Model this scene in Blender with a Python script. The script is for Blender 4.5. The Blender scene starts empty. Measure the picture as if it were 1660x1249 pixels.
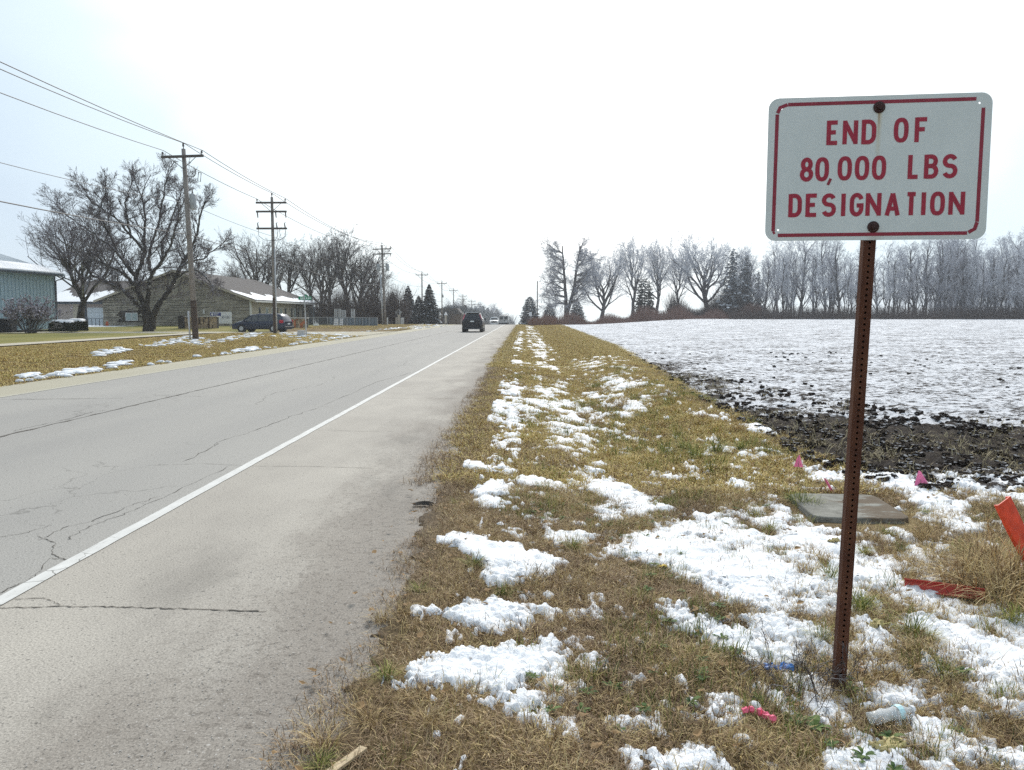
import bpy, math, random
import numpy as np
from mathutils import Vector, Matrix

# ------------------------------------------------------------------ camera, world, sun, exposure
sc = bpy.context.scene
FPX = 1300.0                      # focal length in pixels of a 1660 x 1249 frame
PITCH = math.atan(115.5 / FPX)
YAW = math.atan(20 / FPX * math.cos(PITCH))
CAMZ = 1.6
cd = bpy.data.cameras.new('camera'); cam = bpy.data.objects.new('camera', cd)
sc.collection.objects.link(cam)
cd.sensor_width = 36; cd.lens = FPX / 1660 * 36; cd.clip_start = 0.05; cd.clip_end = 4000
cam.location = (0, 0, CAMZ); cam.rotation_euler = (math.pi / 2 - PITCH, 0, YAW)
sc.camera = cam

sc.view_settings.view_transform = 'Standard'; sc.view_settings.look = 'None'
sc.view_settings.exposure = 0.56; sc.view_settings.gamma = 1.0
try: sc.view_settings.use_curve_mapping = False
except Exception: pass
sc.cycles.max_bounces = 6; sc.cycles.diffuse_bounces = 3; sc.cycles.transparent_max_bounces = 24
sc.cycles.volume_bounces = 1
sc.cycles.use_denoising = False
try: sc.cycles.denoiser = 'OPENIMAGEDENOISE'; sc.cycles.denoising_input_passes = 'RGB_ALBEDO_NORMAL'; sc.cycles.denoising_prefilter = 'ACCURATE'
except Exception: pass
sc.cycles.use_adaptive_sampling = False

SUN_EL = math.radians(38); SUN_AZ = math.radians(8)     # azimuth clockwise from +Y (down the road)
SDIR = Vector((math.sin(SUN_AZ) * math.cos(SUN_EL), math.cos(SUN_AZ) * math.cos(SUN_EL), math.sin(SUN_EL)))
w = bpy.data.worlds.new('World'); sc.world = w; w.use_nodes = True
nt = w.node_tree; nt.nodes.clear(); N = nt.nodes.new; L = nt.links.new
out = N('ShaderNodeOutputWorld'); bg = N('ShaderNodeBackground'); bg.inputs['Strength'].default_value = 0.12
sky = N('ShaderNodeTexSky'); sky.sky_type = 'NISHITA'; sky.sun_disc = False
sky.sun_elevation = SUN_EL; sky.sun_rotation = SUN_AZ
tc = N('ShaderNodeTexCoord')
dot = N('ShaderNodeVectorMath'); dot.operation = 'DOT_PRODUCT'; dot.inputs[1].default_value = SDIR
L(tc.outputs['Generated'], dot.inputs[0])
cn = N('ShaderNodeTexNoise'); cn.inputs['Scale'].default_value = 1.6; cn.inputs['Detail'].default_value = 4
mp = N('ShaderNodeMapping'); mp.inputs['Scale'].default_value = (1, 1, 2.2); mp.inputs['Location'].default_value = (2.3, 0.4, 1.1)
L(tc.outputs['Generated'], mp.inputs['Vector']); L(mp.outputs['Vector'], cn.inputs['Vector'])
cm = N('ShaderNodeMath'); cm.operation = 'MULTIPLY_ADD'; cm.inputs[1].default_value = 0.32; cm.inputs[2].default_value = -0.16
L(cn.outputs['Fac'], cm.inputs[0])
ad = N('ShaderNodeMath'); ad.operation = 'ADD'; L(dot.outputs['Value'], ad.inputs[0]); L(cm.outputs[0], ad.inputs[1])
cr = N('ShaderNodeValToRGB'); L(ad.outputs[0], cr.inputs['Fac'])
e = cr.color_ramp.elements
e[0].position = 0.0; e[0].color = (3.4, 4.0, 4.5, 1)
e[1].position = 0.64; e[1].color = (3.75, 4.45, 5.2, 1)
x = e.new(0.78); x.color = (4.9, 5.7, 6.1, 1)
x = e.new(0.88); x.color = (8.4, 8.4, 8.3, 1)
mx = N('ShaderNodeMix'); mx.data_type = 'RGBA'; mx.inputs['Factor'].default_value = 0.93
L(sky.outputs['Color'], mx.inputs['A']); L(cr.outputs['Color'], mx.inputs['B'])
L(mx.outputs['Result'], bg.inputs['Color']); L(bg.outputs[0], out.inputs[0])

sl = bpy.data.lights.new('sun', 'SUN'); sl.energy = 2.1; sl.angle = math.radians(12); sl.color = (1.0, 0.96, 0.9)
so = bpy.data.objects.new('sun', sl); sc.collection.objects.link(so)
so.rotation_euler = (-SDIR).to_track_quat('-Z', 'Y').to_euler()

# ------------------------------------------------------------------ pixel -> place helpers (design time measuring only)
_F = np.array([-math.sin(YAW) * math.cos(PITCH), math.cos(YAW) * math.cos(PITCH), -math.sin(PITCH)])
_R = np.array([math.cos(YAW), math.sin(YAW), 0.0]); _U = np.cross(_R, _F)
def ray(px, py): return _F + _R * (px - 830) / FPX + _U * (624.5 - py) / FPX
def G(px, py, z=None):
    """ground point seen at a pixel of the 1660 x 1249 photograph"""
    d = ray(px, py); zz = 0.0 if z is None else z
    for _ in range(1 if z is not None else 8):
        t = (zz - CAMZ) / d[2]; p = np.array([0, 0, CAMZ]) + d * t
        if z is None: zz = float(H(p[0], p[1]))
    return p
def D(px, py, Y):
    d = ray(px, py); t = Y / d[1]; return np.array([0, 0, CAMZ]) + d * t

# ------------------------------------------------------------------ numpy noise
def _hash(ix, iy, s):
    h = (ix.astype(np.int64) * 374761393 + iy.astype(np.int64) * 668265263 + s * 974634777) & 0xffffffff
    h = ((h ^ (h >> 13)) * 1274126177) & 0xffffffff
    h = h ^ (h >> 16)
    return (h & 0xffffff) / float(0xffffff)
def vn(x, y, s=0):
    x = np.asarray(x, float); y = np.asarray(y, float)
    ix = np.floor(x); iy = np.floor(y); fx = x - ix; fy = y - iy
    fx = fx * fx * (3 - 2 * fx); fy = fy * fy * (3 - 2 * fy)
    a = _hash(ix, iy, s); b = _hash(ix + 1, iy, s); c = _hash(ix, iy + 1, s); d = _hash(ix + 1, iy + 1, s)
    return (a * (1 - fx) + b * fx) * (1 - fy) + (c * (1 - fx) + d * fx) * fy
def fbm(x, y, s=0, o=4, gain=0.5):
    t = 0; a = 0.5; n = 0
    for k in range(o):
        t = t + a * vn(np.asarray(x) * 2 ** k + 17.3 * k, np.asarray(y) * 2 ** k + 9.1 * k, s + k); n += a; a *= gain
    return t / n
def worley(x, y, s=0):
    x = np.asarray(x, float); y = np.asarray(y, float)
    ix = np.floor(x); iy = np.floor(y); best = np.full(x.shape, 9.0)
    for i in (-1, 0, 1):
        for j in (-1, 0, 1):
            cx = ix + i; cy = iy + j
            dx = cx + _hash(cx, cy, s) - x; dy = cy + _hash(cx, cy, s + 7) - y
            best = np.minimum(best, dx * dx + dy * dy)
    return np.sqrt(best)
def ss(a, b, x):
    t = np.clip((np.asarray(x, float) - a) / (b - a), 0, 1); return t * t * (3 - 2 * t)

# ------------------------------------------------------------------ the lie of the land
def er(y): return -0.74 - 0.22 * ss(4, 22, y)
ROAD_R = -0.93; ROAD_L = -11.6
def crest(y):
    y = np.asarray(y, float)
    d = np.maximum(y - 110, 0)
    return np.where(d < 36, -0.00035 * d * d, -0.4536 - 0.0252 * (d - 36))
def H(x, y):
    x = np.asarray(x, float); y = np.asarray(y, float)
    f = ss(6, 34, x)
    z = crest(y) * (1 - f)
    yr = np.clip(y, 0, 185)
    z = z + f * (0.0046 * yr - 0.022 * np.maximum(y - 215, 0))
    z = z - 0.10 * ss(-0.8, 1.3, x) * (1 - 0.5 * ss(2.0, 6.0, x))                   # verge falls away from the road
    hump = 0.14 * np.exp(-((x - 2.7 - 0.012 * y) / 0.8) ** 2) * ss(8, 14, y) * (1 - ss(100, 125, y))
    swale = -0.08 * np.exp(-((x - 1.2) / 0.6) ** 2) * ss(6, 10, y)
    z = z + hump + swale
    lb = ss(-12.4, -16.5, x) if False else ss(12.4, 16.5, -x)
    z = z + 0.22 * lb * (1 - ss(57, 60, y) * (1 - ss(72, 76, y)) ) * (1 - ss(100, 130, y))
    z = z - 0.035 * np.exp(-(((x - 1.4) / 0.45) ** 2 + ((y - 3.58) / 0.5) ** 2))
    off = np.maximum(ss(-0.9, -0.3, x), ss(11.7, 12.6, -x))
    near = 1 - ss(10, 60, y)
    z = z + off * near * (0.05 * (fbm(x * 2.2, y * 2.2, 5, 3) - 0.5) + 0.03 * (vn(x * 9, y * 9, 3) - 0.5))
    return z
def field_edge(y):
    """X where the ploughed field begins, as a function of the distance down the road"""
    y = np.asarray(y, float)
    ys = [0, 7.2, 7.5, 8.4, 9.5, 11.0, 15.0, 23.0, 41.0, 130.0, 190.0]
    xs = [90, 7.0, 3.9, 3.45, 3.3, 3.35, 3.25, 3.75, 4.7, 5.6, 5.6]
    return np.interp(y, ys, xs) + 0.22 * (fbm(y * 0.9, y * 0 + 3.3, 11, 3) - 0.5)

# ------------------------------------------------------------------ object helpers
C = sc.collection
def link(o, parent=None):
    C.objects.link(o)
    if parent is not None: o.parent = parent
    return o
def tag(o, label=None, cat=None, group=None, kind=None):
    if label: o['label'] = label
    if cat: o['category'] = cat
    if group: o['group'] = group
    if kind: o['kind'] = kind
    return o
def thing(name, label, cat, loc=(0, 0, 0), rz=0.0, group=None):
    o = bpy.data.objects.new(name, None); o.empty_display_size = 0.2; link(o)
    o.location = loc; o.rotation_euler = (0, 0, rz)
    return tag(o, label, cat, group)
def mesh(name, V, Fc, mat=None, smooth=False):
    me = bpy.data.meshes.new(name)
    V = np.asarray(V, np.float32).reshape(-1, 3)
    if isinstance(Fc, np.ndarray):
        k = Fc.shape[1]; n = Fc.shape[0]
        me.vertices.add(len(V)); me.vertices.foreach_set('co', V.ravel())
        me.loops.add(n * k); me.loops.foreach_set('vertex_index', Fc.astype(np.int32).ravel())
        me.polygons.add(n); me.polygons.foreach_set('loop_start', np.arange(0, n * k, k, dtype=np.int32))
        me.polygons.foreach_set('loop_total', np.full(n, k, np.int32))
        me.update(calc_edges=True)
    else:
        me.from_pydata([tuple(v) for v in V.tolist()], [], Fc); me.update()
    if smooth: me.polygons.foreach_set('use_smooth', np.ones(len(me.polygons), bool))
    if mat: me.materials.append(mat)
    return me
def obj(name, V, Fc, mat=None, parent=None, smooth=False):
    return link(bpy.data.objects.new(name, mesh(name, V, Fc, mat, smooth)), parent)
def attr(me, name, vals):
    a = me.attributes.new(name, 'FLOAT', 'POINT'); a.data.foreach_set('value', np.asarray(vals, np.float32).ravel())
class MB:
    def __init__(s): s.V = []; s.F = []
    def add(s, V, F):
        n = len(s.V); s.V += [tuple(map(float, v)) for v in V]; s.F += [tuple(i + n for i in f) for f in F]; return s
    def box(s, x0, x1, y0, y1, z0, z1, bev=0.0):
        if bev > 0:
            b = bev; V = []
            for (z, i) in ((z0, b), (z0 + b, 0), (z1 - b, 0), (z1, b)):
                V += [(x0 + i, y0 + i, z), (x1 - i, y0 + i, z), (x1 - i, y1 - i, z), (x0 + i, y1 - i, z)]
            F = [(3, 2, 1, 0), (12, 13, 14, 15)]
            for r in range(3):
                for k in range(4):
                    F.append((r * 4 + k, r * 4 + (k + 1) % 4, r * 4 + 4 + (k + 1) % 4, r * 4 + 4 + k))
            return s.add(V, F)
        V = [(x0, y0, z0), (x1, y0, z0), (x1, y1, z0), (x0, y1, z0), (x0, y0, z1), (x1, y0, z1), (x1, y1, z1), (x0, y1, z1)]
        return s.add(V, [(3, 2, 1, 0), (4, 5, 6, 7), (0, 1, 5, 4), (1, 2, 6, 5), (2, 3, 7, 6), (3, 0, 4, 7)])
    def tube(s, pts, r, n=8, cap=True):
        pts = [Vector(p) for p in pts]; rs = r if isinstance(r, (list, tuple)) else [r] * len(pts)
        V = []; F = []; up = Vector((0, 0, 1)); ref = None
        for i, p in enumerate(pts):
            d = (pts[min(i + 1, len(pts) - 1)] - pts[max(i - 1, 0)]).normalized()
            if ref is None: ref = Vector((1, 0, 0)) if abs(d.z) > 0.9 else up
            a = d.cross(ref).normalized(); b = d.cross(a).normalized()
            for k in range(n):
                t = 2 * math.pi * k / n; V.append(p + (a * math.cos(t) + b * math.sin(t)) * rs[i])
        for i in range(len(pts) - 1):
            for k in range(n): F.append((i * n + k, i * n + (k + 1) % n, (i + 1) * n + (k + 1) % n, (i + 1) * n + k))
        if cap: F.append(tuple(range(n - 1, -1, -1))); F.append(tuple((len(pts) - 1) * n + k for k in range(n)))
        return s.add(V, F)
    def poly(s, pts, d):
        """flat outline pushed along vector d"""
        n = len(pts); V = [tuple(p) for p in pts] + [tuple(np.array(p) + np.array(d)) for p in pts]
        return s.add(V, [tuple(range(n - 1, -1, -1)), tuple(range(n, 2 * n))] + [(k, (k + 1) % n, n + (k + 1) % n, n + k) for k in range(n)])
    def blob(s, c, r, rng, n=6, m=4, rough=0.25):
        V = [(c[0], c[1], c[2] - r[2])]; F = []
        for i in range(1, m):
            ph = math.pi * i / m
            for k in range(n):
                t = 2 * math.pi * k / n; q = 1 + rough * (rng.random() - 0.5) * 2
                V.append((c[0] + r[0] * q * math.sin(ph) * math.cos(t), c[1] + r[1] * q * math.sin(ph) * math.sin(t), c[2] - r[2] * q * math.cos(ph)))
        V.append((c[0], c[1], c[2] + r[2]))
        for k in range(n):
            F.append((0, 1 + (k + 1) % n, 1 + k)); b = 1 + (m - 2) * n; F.append((len(V) - 1, b + k, b + (k + 1) % n))
            for i in range(m - 2): F.append((1 + i * n + k, 1 + i * n + (k + 1) % n, 1 + (i + 1) * n + (k + 1) % n, 1 + (i + 1) * n + k))
        return s.add(V, F)
    def build(s, name, mat, parent=None, smooth=False):
        return obj(name, s.V, s.F, mat, parent, smooth)
def copy_tree(o, parent=None):
    c = o.copy(); C.objects.link(c); c.parent = parent
    for ch in list(o.children): copy_tree(ch, c)
    return c

# ------------------------------------------------------------------ materials
M = {}
class NT:
    def __init__(s, name):
        s.m = bpy.data.materials.new(name); s.m.use_nodes = True; s.t = s.m.node_tree; s.t.nodes.clear()
        s.out = s.t.nodes.new('ShaderNodeOutputMaterial'); s.b = s.t.nodes.new('ShaderNodeBsdfPrincipled')
        s.l(s.b.outputs[0], s.out.inputs['Surface']); s.b.inputs['Specular IOR Level'].default_value = 0.3
    def n(s, k, **kw):
        q = s.t.nodes.new(k)
        for a, v in kw.items(): setattr(q, a, v)
        return q
    def l(s, a, b): s.t.links.new(a, b)
    def pos(s): return s.n('ShaderNodeNewGeometry').outputs['Position']
    def objc(s): return s.n('ShaderNodeTexCoord').outputs['Object']
    def noise(s, vec, scale, detail=4, rough=0.55, st=None, dist=0.0):
        if st is not None:
            m = s.n('ShaderNodeMapping'); m.inputs['Scale'].default_value = st; s.l(vec, m.inputs['Vector']); vec = m.outputs['Vector']
        q = s.n('ShaderNodeTexNoise'); q.inputs['Scale'].default_value = scale; q.inputs['Detail'].default_value = detail
        q.inputs['Roughness'].default_value = rough; q.inputs['Distortion'].default_value = dist; s.l(vec, q.inputs['Vector']); return q.outputs['Fac']
    def ramp(s, fac, stops, interp='LINEAR'):
        q = s.n('ShaderNodeValToRGB'); q.color_ramp.interpolation = interp; s.l(fac, q.inputs['Fac']); el = q.color_ramp.elements
        for i, (p, c) in enumerate(stops):
            c = (c, c, c) if isinstance(c, (int, float)) else c
            k = el[i] if i < 2 else el.new(p)
            k.position = p; k.color = (*c, 1)
        return q.outputs['Color']
    def mix(s, fac, a, b, mode='MIX'):
        q = s.n('ShaderNodeMix', data_type='RGBA', blend_type=mode)
        for k, v in (('Factor', fac), ('A', a), ('B', b)):
            i = q.inputs[k]
            if k == 'Factor': i = [z for z in q.inputs if z.name == 'Factor' and z.type == 'VALUE'][0]
            elif k in 'AB': i = [z for z in q.inputs if z.name == k and z.type == 'RGBA'][0]
            if isinstance(v, (int, float)) and k == 'Factor': i.default_value = v
            elif isinstance(v, tuple): i.default_value = (*v, 1)
            else: s.l(v, i)
        return [z for z in q.outputs if z.type == 'RGBA'][0]
    def math(s, op, a, b=None, c=None, clamp=False):
        q = s.n('ShaderNodeMath', operation=op); q.use_clamp = clamp
        for i, v in enumerate((a, b, c)):
            if v is None: continue
            if isinstance(v, (int, float)): q.inputs[i].default_value = v
            else: s.l(v, q.inputs[i])
        return q.outputs[0]
    def attr(s, name): return s.n('ShaderNodeAttribute', attribute_name=name).outputs['Fac']
    def step(s, v, a, b):
        q = s.n('ShaderNodeMapRange'); q.interpolation_type = 'SMOOTHSTEP'; s.l(v, q.inputs[0])
        for i, k in ((1, a), (2, b)):
            if isinstance(k, (int, float)): q.inputs[i].default_value = k
            else: s.l(k, q.inputs[i])
        return q.outputs[0]
    def bump(s, h, strength=0.5, dist=0.01):
        q = s.n('ShaderNodeBump'); q.inputs['Strength'].default_value = strength; q.inputs['Distance'].default_value = dist
        s.l(h, q.inputs['Height']); s.l(q.outputs[0], s.b.inputs['Normal'])
    def fin(s, col, rough=0.8, metal=0.0, spec=None):
        if isinstance(col, tuple): s.b.inputs['Base Color'].default_value = (*col, 1)
        else: s.l(col, s.b.inputs['Base Color'])
        if isinstance(rough, (int, float)): s.b.inputs['Roughness'].default_value = rough
        else: s.l(rough, s.b.inputs['Roughness'])
        s.b.inputs['Metallic'].default_value = metal
        if spec is not None: s.b.inputs['Specular IOR Level'].default_value = spec
        return s.m
def simple(name, col, rough=0.7, metal=0.0, var=0.25, scale=6.0, spec=0.3, st=None, bump=0.0):
    t = NT(name); v = t.objc(); f = t.noise(v, scale, 5, 0.6, st)
    a = tuple(c * (1 - var) for c in col); b = tuple(min(1, c * (1 + var)) for c in col)
    c = t.ramp(f, [(0.3, a), (0.7, b)])
    if bump: t.bump(f, bump, 0.02)
    M[name] = t.fin(c, rough, metal, spec); return M[name]

def snowify(t, col, lo=0.35, hi=0.7, amt=0.5, scale=4.0):
    """settled snow on faces that look up"""
    g = t.n('ShaderNodeNewGeometry'); sp = t.n('ShaderNodeSeparateXYZ'); t.l(g.outputs['Normal'], sp.inputs[0])
    nz = t.math('ABSOLUTE', sp.outputs['Z'])
    n = t.noise(g.outputs['Position'], scale, 3)
    f = t.step(t.math('MULTIPLY_ADD', n, 0.5, nz), lo + 0.25, hi + 0.25)
    f = t.math('MULTIPLY', f, amt)
    return t.mix(f, col, (0.72, 0.75, 0.8))

# road concrete / asphalt
t = NT('road_surface'); p = t.pos(); sp = t.n('ShaderNodeSeparateXYZ'); t.l(p, sp.inputs[0]); X = sp.outputs['X']
wob = t.math('MULTIPLY_ADD', t.noise(p, 0.8, 4), 0.5, -0.25)
big = t.noise(p, 0.35, 5, 0.6, (1, 0.25, 1))
lane = t.ramp(big, [(0.3, (0.290, 0.280, 0.262)), (0.7, (0.345, 0.332, 0.305))])
shoul = t.ramp(t.noise(p, 0.9, 5, 0.6, (1, 0.5, 1)), [(0.3, (0.32, 0.295, 0.26)), (0.7, (0.42, 0.39, 0.34))])
beige = t.ramp(big, [(0.3, (0.36, 0.335, 0.255)), (0.7, (0.42, 0.39, 0.30))])
xw = t.math('ADD', X, t.math('MULTIPLY', wob, 0.12))
c = t.mix(t.step(xw, -2.99, -2.94), lane, shoul)
c = t.mix(t.step(xw, -10.12, -10.18), c, beige)
# wheel polish bands
for xc, wd, k in ((-4.0, 0.45, 0.10), (-5.8, 0.45, 0.10), (-7.9, 0.5, 0.08), (-9.4, 0.4, 0.08)):
    b = t.math('SUBTRACT', 1.0, t.math('DIVIDE', t.math('ABSOLUTE', t.math('SUBTRACT', X, xc)), wd), clamp=True)
    c = t.mix(t.math('MULTIPLY', b, k), c, (0.16, 0.16, 0.165))
# damp dirt toward the ragged edge
ed = t.noise(p, 1.3, 6, 0.65, (1, 0.45, 1))
edge = t.step(t.math('ADD', X, t.math('MULTIPLY_ADD', ed, 3.0, -1.5)), -2.0, -0.9)
c = t.mix(t.math('MULTIPLY', edge, 0.62), c, (0.18, 0.155, 0.132))
fl_ = t.step(t.noise(p, 18, 4, 0.75), 0.52, 0.62)
c = t.mix(t.math('MULTIPLY', t.math('MULTIPLY', fl_, t.step(X, -2.2, -1.1)), 0.5), c, (0.10, 0.085, 0.07))
blot = t.step(t.noise(p, 0.9, 6, 0.65, (1.2, 0.4, 1)), 0.52, 0.68)
c = t.mix(t.math('MULTIPLY', blot, t.math('MULTIPLY', t.step(X, -2.9, -1.6), 0.40)), c, (0.13, 0.12, 0.105))
# aggregate
ag = t.noise(p, 95, 3, 0.7); ag2 = t.noise(p, 260, 2, 0.6)
c = t.mix(0.75, c, t.ramp(ag, [(0.28, 0.30), (0.5, 1.0), (0.72, 1.6)]), 'MULTIPLY')
c = t.mix(0.45, c, t.ramp(ag2, [(0.3, 0.35), (0.7, 1.6)]), 'MULTIPLY')
pit = t.step(t.noise(p, 38, 3, 0.6), 0.62, 0.68)
c = t.mix(t.math('MULTIPLY', pit, 0.7), c, (0.07, 0.065, 0.06))
chip = t.step(t.noise(p, 60, 1, 0.4, (1, 1, 1)), 0.70, 0.74)
c = t.mix(t.math('MULTIPLY', t.math('MULTIPLY', chip, t.step(X, -2.6, -1.3)), 0.7), c, (0.5, 0.48, 0.45))
# fine crazing in the lanes
mpn = t.n('ShaderNodeMapping'); mpn.inputs['Scale'].default_value = (1.5, 0.75, 1)
vadd = t.n('ShaderNodeVectorMath', operation='MULTIPLY_ADD'); nn = t.n('ShaderNodeTexNoise'); nn.inputs['Scale'].default_value = 2.6; nn.inputs['Detail'].default_value = 6
t.l(p, nn.inputs['Vector']); t.l(nn.outputs['Color'], vadd.inputs[0]); vadd.inputs[1].default_value = (0.8, 0.8, 0); t.l(p, vadd.inputs[2])
t.l(vadd.outputs[0], mpn.inputs['Vector'])
vo = t.n('ShaderNodeTexVoronoi', feature='DISTANCE_TO_EDGE'); vo.inputs['Scale'].default_value = 0.75; t.l(mpn.outputs[0], vo.inputs['Vector'])
ck = t.math('SUBTRACT', 1.0, t.step(vo.outputs['Distance'], 0.002, 0.010))
msk = t.step(t.noise(p, 0.6, 3, 0.5, (1, 0.4, 1)), 0.50, 0.60)
lm = t.math('MULTIPLY', t.step(X, -3.0, -3.4), t.step(X, -10, -9.6))
ck = t.math('MULTIPLY', t.math('MULTIPLY', ck, msk), lm)
c = t.mix(t.math('MULTIPLY', ck, 0.4), c, (0.09, 0.085, 0.075))
t.bump(t.math('ADD', t.math('MULTIPLY', ag, 0.6), t.math('MULTIPLY', ag2, 0.4)), 0.35, 0.006)
M['road'] = t.fin(c, 0.85, 0, 0.25)

t = NT('line_paint'); p = t.pos(); a = t.noise(p, 55, 4, 0.7); b = t.noise(p, 6, 4, 0.6, (2, 0.8, 1))
c = t.ramp(b, [(0.3, (0.52, 0.515, 0.49)), (0.7, (0.64, 0.635, 0.61))])
c = t.mix(t.math('MULTIPLY', t.step(a, 0.60, 0.68), 0.7), c, (0.3, 0.29, 0.27))
v1 = t.n('ShaderNodeTexVoronoi', feature='DISTANCE_TO_EDGE'); v1.inputs['Scale'].default_value = 3.2
dn = t.n('ShaderNodeTexNoise'); dn.inputs['Scale'].default_value = 6; t.l(p, dn.inputs['Vector'])
vv = t.n('ShaderNodeVectorMath', operation='MULTIPLY_ADD'); t.l(dn.outputs['Color'], vv.inputs[0]); vv.inputs[1].default_value = (0.2, 0.2, 0); t.l(p, vv.inputs[2]); t.l(vv.outputs[0], v1.inputs['Vector'])
sp = t.n('ShaderNodeSeparateXYZ'); t.l(p, sp.inputs[0])
ck = t.math('MULTIPLY', t.math('SUBTRACT', 1.0, t.step(v1.outputs['Distance'], 0.008, 0.022)), t.step(sp.outputs['Y'], 6.2, 4.6))
c = t.mix(t.math('MULTIPLY', ck, 0.85), c, (0.12, 0.115, 0.1))
M['paint'] = t.fin(c, 0.75)
simple('old_paint', (0.42, 0.40, 0.33), 0.8, var=0.25, scale=20)
simple('crack_dark', (0.10, 0.09, 0.078), 0.95, var=0.5, scale=30)
simple('side_path', (0.42, 0.38, 0.30), 0.9, var=0.15, scale=3)

# ground under the grass
t = NT('verge_soil'); p = t.pos()
a = t.noise(p, 1.2, 5, 0.6); b = t.noise(p, 22, 5, 0.7); dirt = t.attr('dirt'); lawn = t.attr('lawn')
gold = t.ramp(t.math('ADD', t.math('MULTIPLY', a, 0.6), t.math('MULTIPLY', b, 0.4)), [(0.3, (0.07, 0.05, 0.025)), (0.5, (0.17, 0.12, 0.055)), (0.72, (0.32, 0.24, 0.11))])
mud = t.ramp(b, [(0.3, (0.05, 0.038, 0.027)), (0.55, (0.12, 0.09, 0.062)), (0.75, (0.2, 0.16, 0.12))])
st = t.noise(p, 1.0, 4, 0.6, (0.35, 0.05, 1))
lw = t.ramp(t.math('ADD', t.math('MULTIPLY', st, 0.7), t.math('MULTIPLY', b, 0.3)), [(0.35, (0.12, 0.125, 0.03)), (0.5, (0.20, 0.185, 0.055)), (0.65, (0.30, 0.25, 0.095))])
c = t.mix(dirt, gold, mud); c = t.mix(lawn, c, lw)
cov = t.attr('snow')
sn = t.noise(p, 1.6, 7, 0.68)
f = t.step(t.math('ADD', sn, cov), 1.0, 1.05)
c = t.mix(f, c, (0.78, 0.80, 0.83))
t.bump(b, 0.8, 0.03)
M['verge_soil'] = t.fin(c, 0.95, 0, 0.15)

# ploughed field, mostly snow
t = NT('ploughed_field'); p = t.pos(); cov = t.attr('snow')
soil = t.ramp(t.noise(p, 9, 5, 0.7), [(0.3, (0.014, 0.011, 0.010)), (0.55, (0.04, 0.031, 0.026)), (0.8, (0.095, 0.075, 0.055))])
straw = t.step(t.noise(p, 16, 4, 0.7, (1, 2.5, 1)), 0.60, 0.66)
soil = t.mix(t.math('MULTIPLY', straw, 0.55), soil, (0.26, 0.21, 0.12))
n1 = t.noise(p, 4.5, 9, 0.80, (0.8, 1.3, 1)); n2 = t.noise(p, 0.5, 4, 0.6)
hh = t.attr('clod')
v = t.math('ADD', t.math('MULTIPLY_ADD', n2, 0.22, -0.11), t.math('ADD', n1, cov))
v = t.math('SUBTRACT', v, t.math('MULTIPLY', hh, 0.13))
f = t.step(v, 0.985, 1.035)
c = t.mix(f, soil, t.ramp(n1, [(0.3, (0.64, 0.66, 0.70)), (0.6, (0.80, 0.81, 0.84))]))
t.bump(t.math('ADD', t.math('MULTIPLY', n1, 0.9), t.math('MULTIPLY', f, 0.2)), 0.9, 0.10)
M['field'] = t.fin(c, 0.9, 0, 0.15)

t = NT('snow'); p = t.pos(); a = t.noise(p, 45, 4, 0.65); b = t.noise(p, 9, 3)
c = t.ramp(a, [(0.25, (0.70, 0.725, 0.765)), (0.6, (0.82, 0.835, 0.855))])
d = t.step(t.noise(p, 7, 5, 0.6), 0.64, 0.74)
c = t.mix(t.math('MULTIPLY', d, 0.28), c, (0.52, 0.52, 0.52))
t.b.inputs['Subsurface Weight'].default_value = 0.0
t.bump(t.math('ADD', a, b), 0.8, 0.012)
M['snow'] = t.fin(c, 0.7, 0, 0.35)

def blade_mat(name, ramp, worldmix=0.55, ws=1.1):
    t = NT(name); p = t.pos(); bc = t.attr('bc')
    v = t.math('ADD', t.math('MULTIPLY', bc, 1 - worldmix), t.math('MULTIPLY', t.noise(p, ws, 5, 0.75), worldmix)); v = t.math('MULTIPLY_ADD', t.math('SUBTRACT', v, 0.5), 1.25, 0.5)
    c = t.ramp(v, ramp)
    t.b.inputs['Subsurface Weight'].default_value = 0.0
    M[name] = t.fin(c, 0.75, 0, 0.2)
blade_mat('dead_blade', [(0.20, (0.12, 0.08, 0.042)), (0.38, (0.30, 0.20, 0.105)), (0.52, (0.55, 0.41, 0.21)), (0.66, (0.56, 0.44, 0.20)), (0.85, (0.72, 0.60, 0.38))])
blade_mat('gold_blade', [(0.22, (0.20, 0.125, 0.05)), (0.38, (0.40, 0.28, 0.115)), (0.50, (0.68, 0.51, 0.20)), (0.64, (0.60, 0.48, 0.17)), (0.80, (0.34, 0.31, 0.10))], 0.5, 0.9)
blade_mat('green_blade', [(0.25, (0.06, 0.095, 0.025)), (0.45, (0.15, 0.19, 0.045)), (0.62, (0.32, 0.33, 0.08)), (0.8, (0.50, 0.43, 0.17))])
blade_mat('brown_blade', [(0.22, (0.075, 0.046, 0.028)), (0.42, (0.21, 0.135, 0.08)), (0.60, (0.40, 0.285, 0.17)), (0.8, (0.56, 0.43, 0.27))])
blade_mat('weed_leaf', [(0.25, (0.03, 0.06, 0.02)), (0.5, (0.06, 0.11, 0.03)), (0.75, (0.12, 0.17, 0.05))])
blade_mat('straw', [(0.2, (0.11, 0.085, 0.05)), (0.5, (0.26, 0.21, 0.12)), (0.8, (0.42, 0.36, 0.22))])

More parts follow.
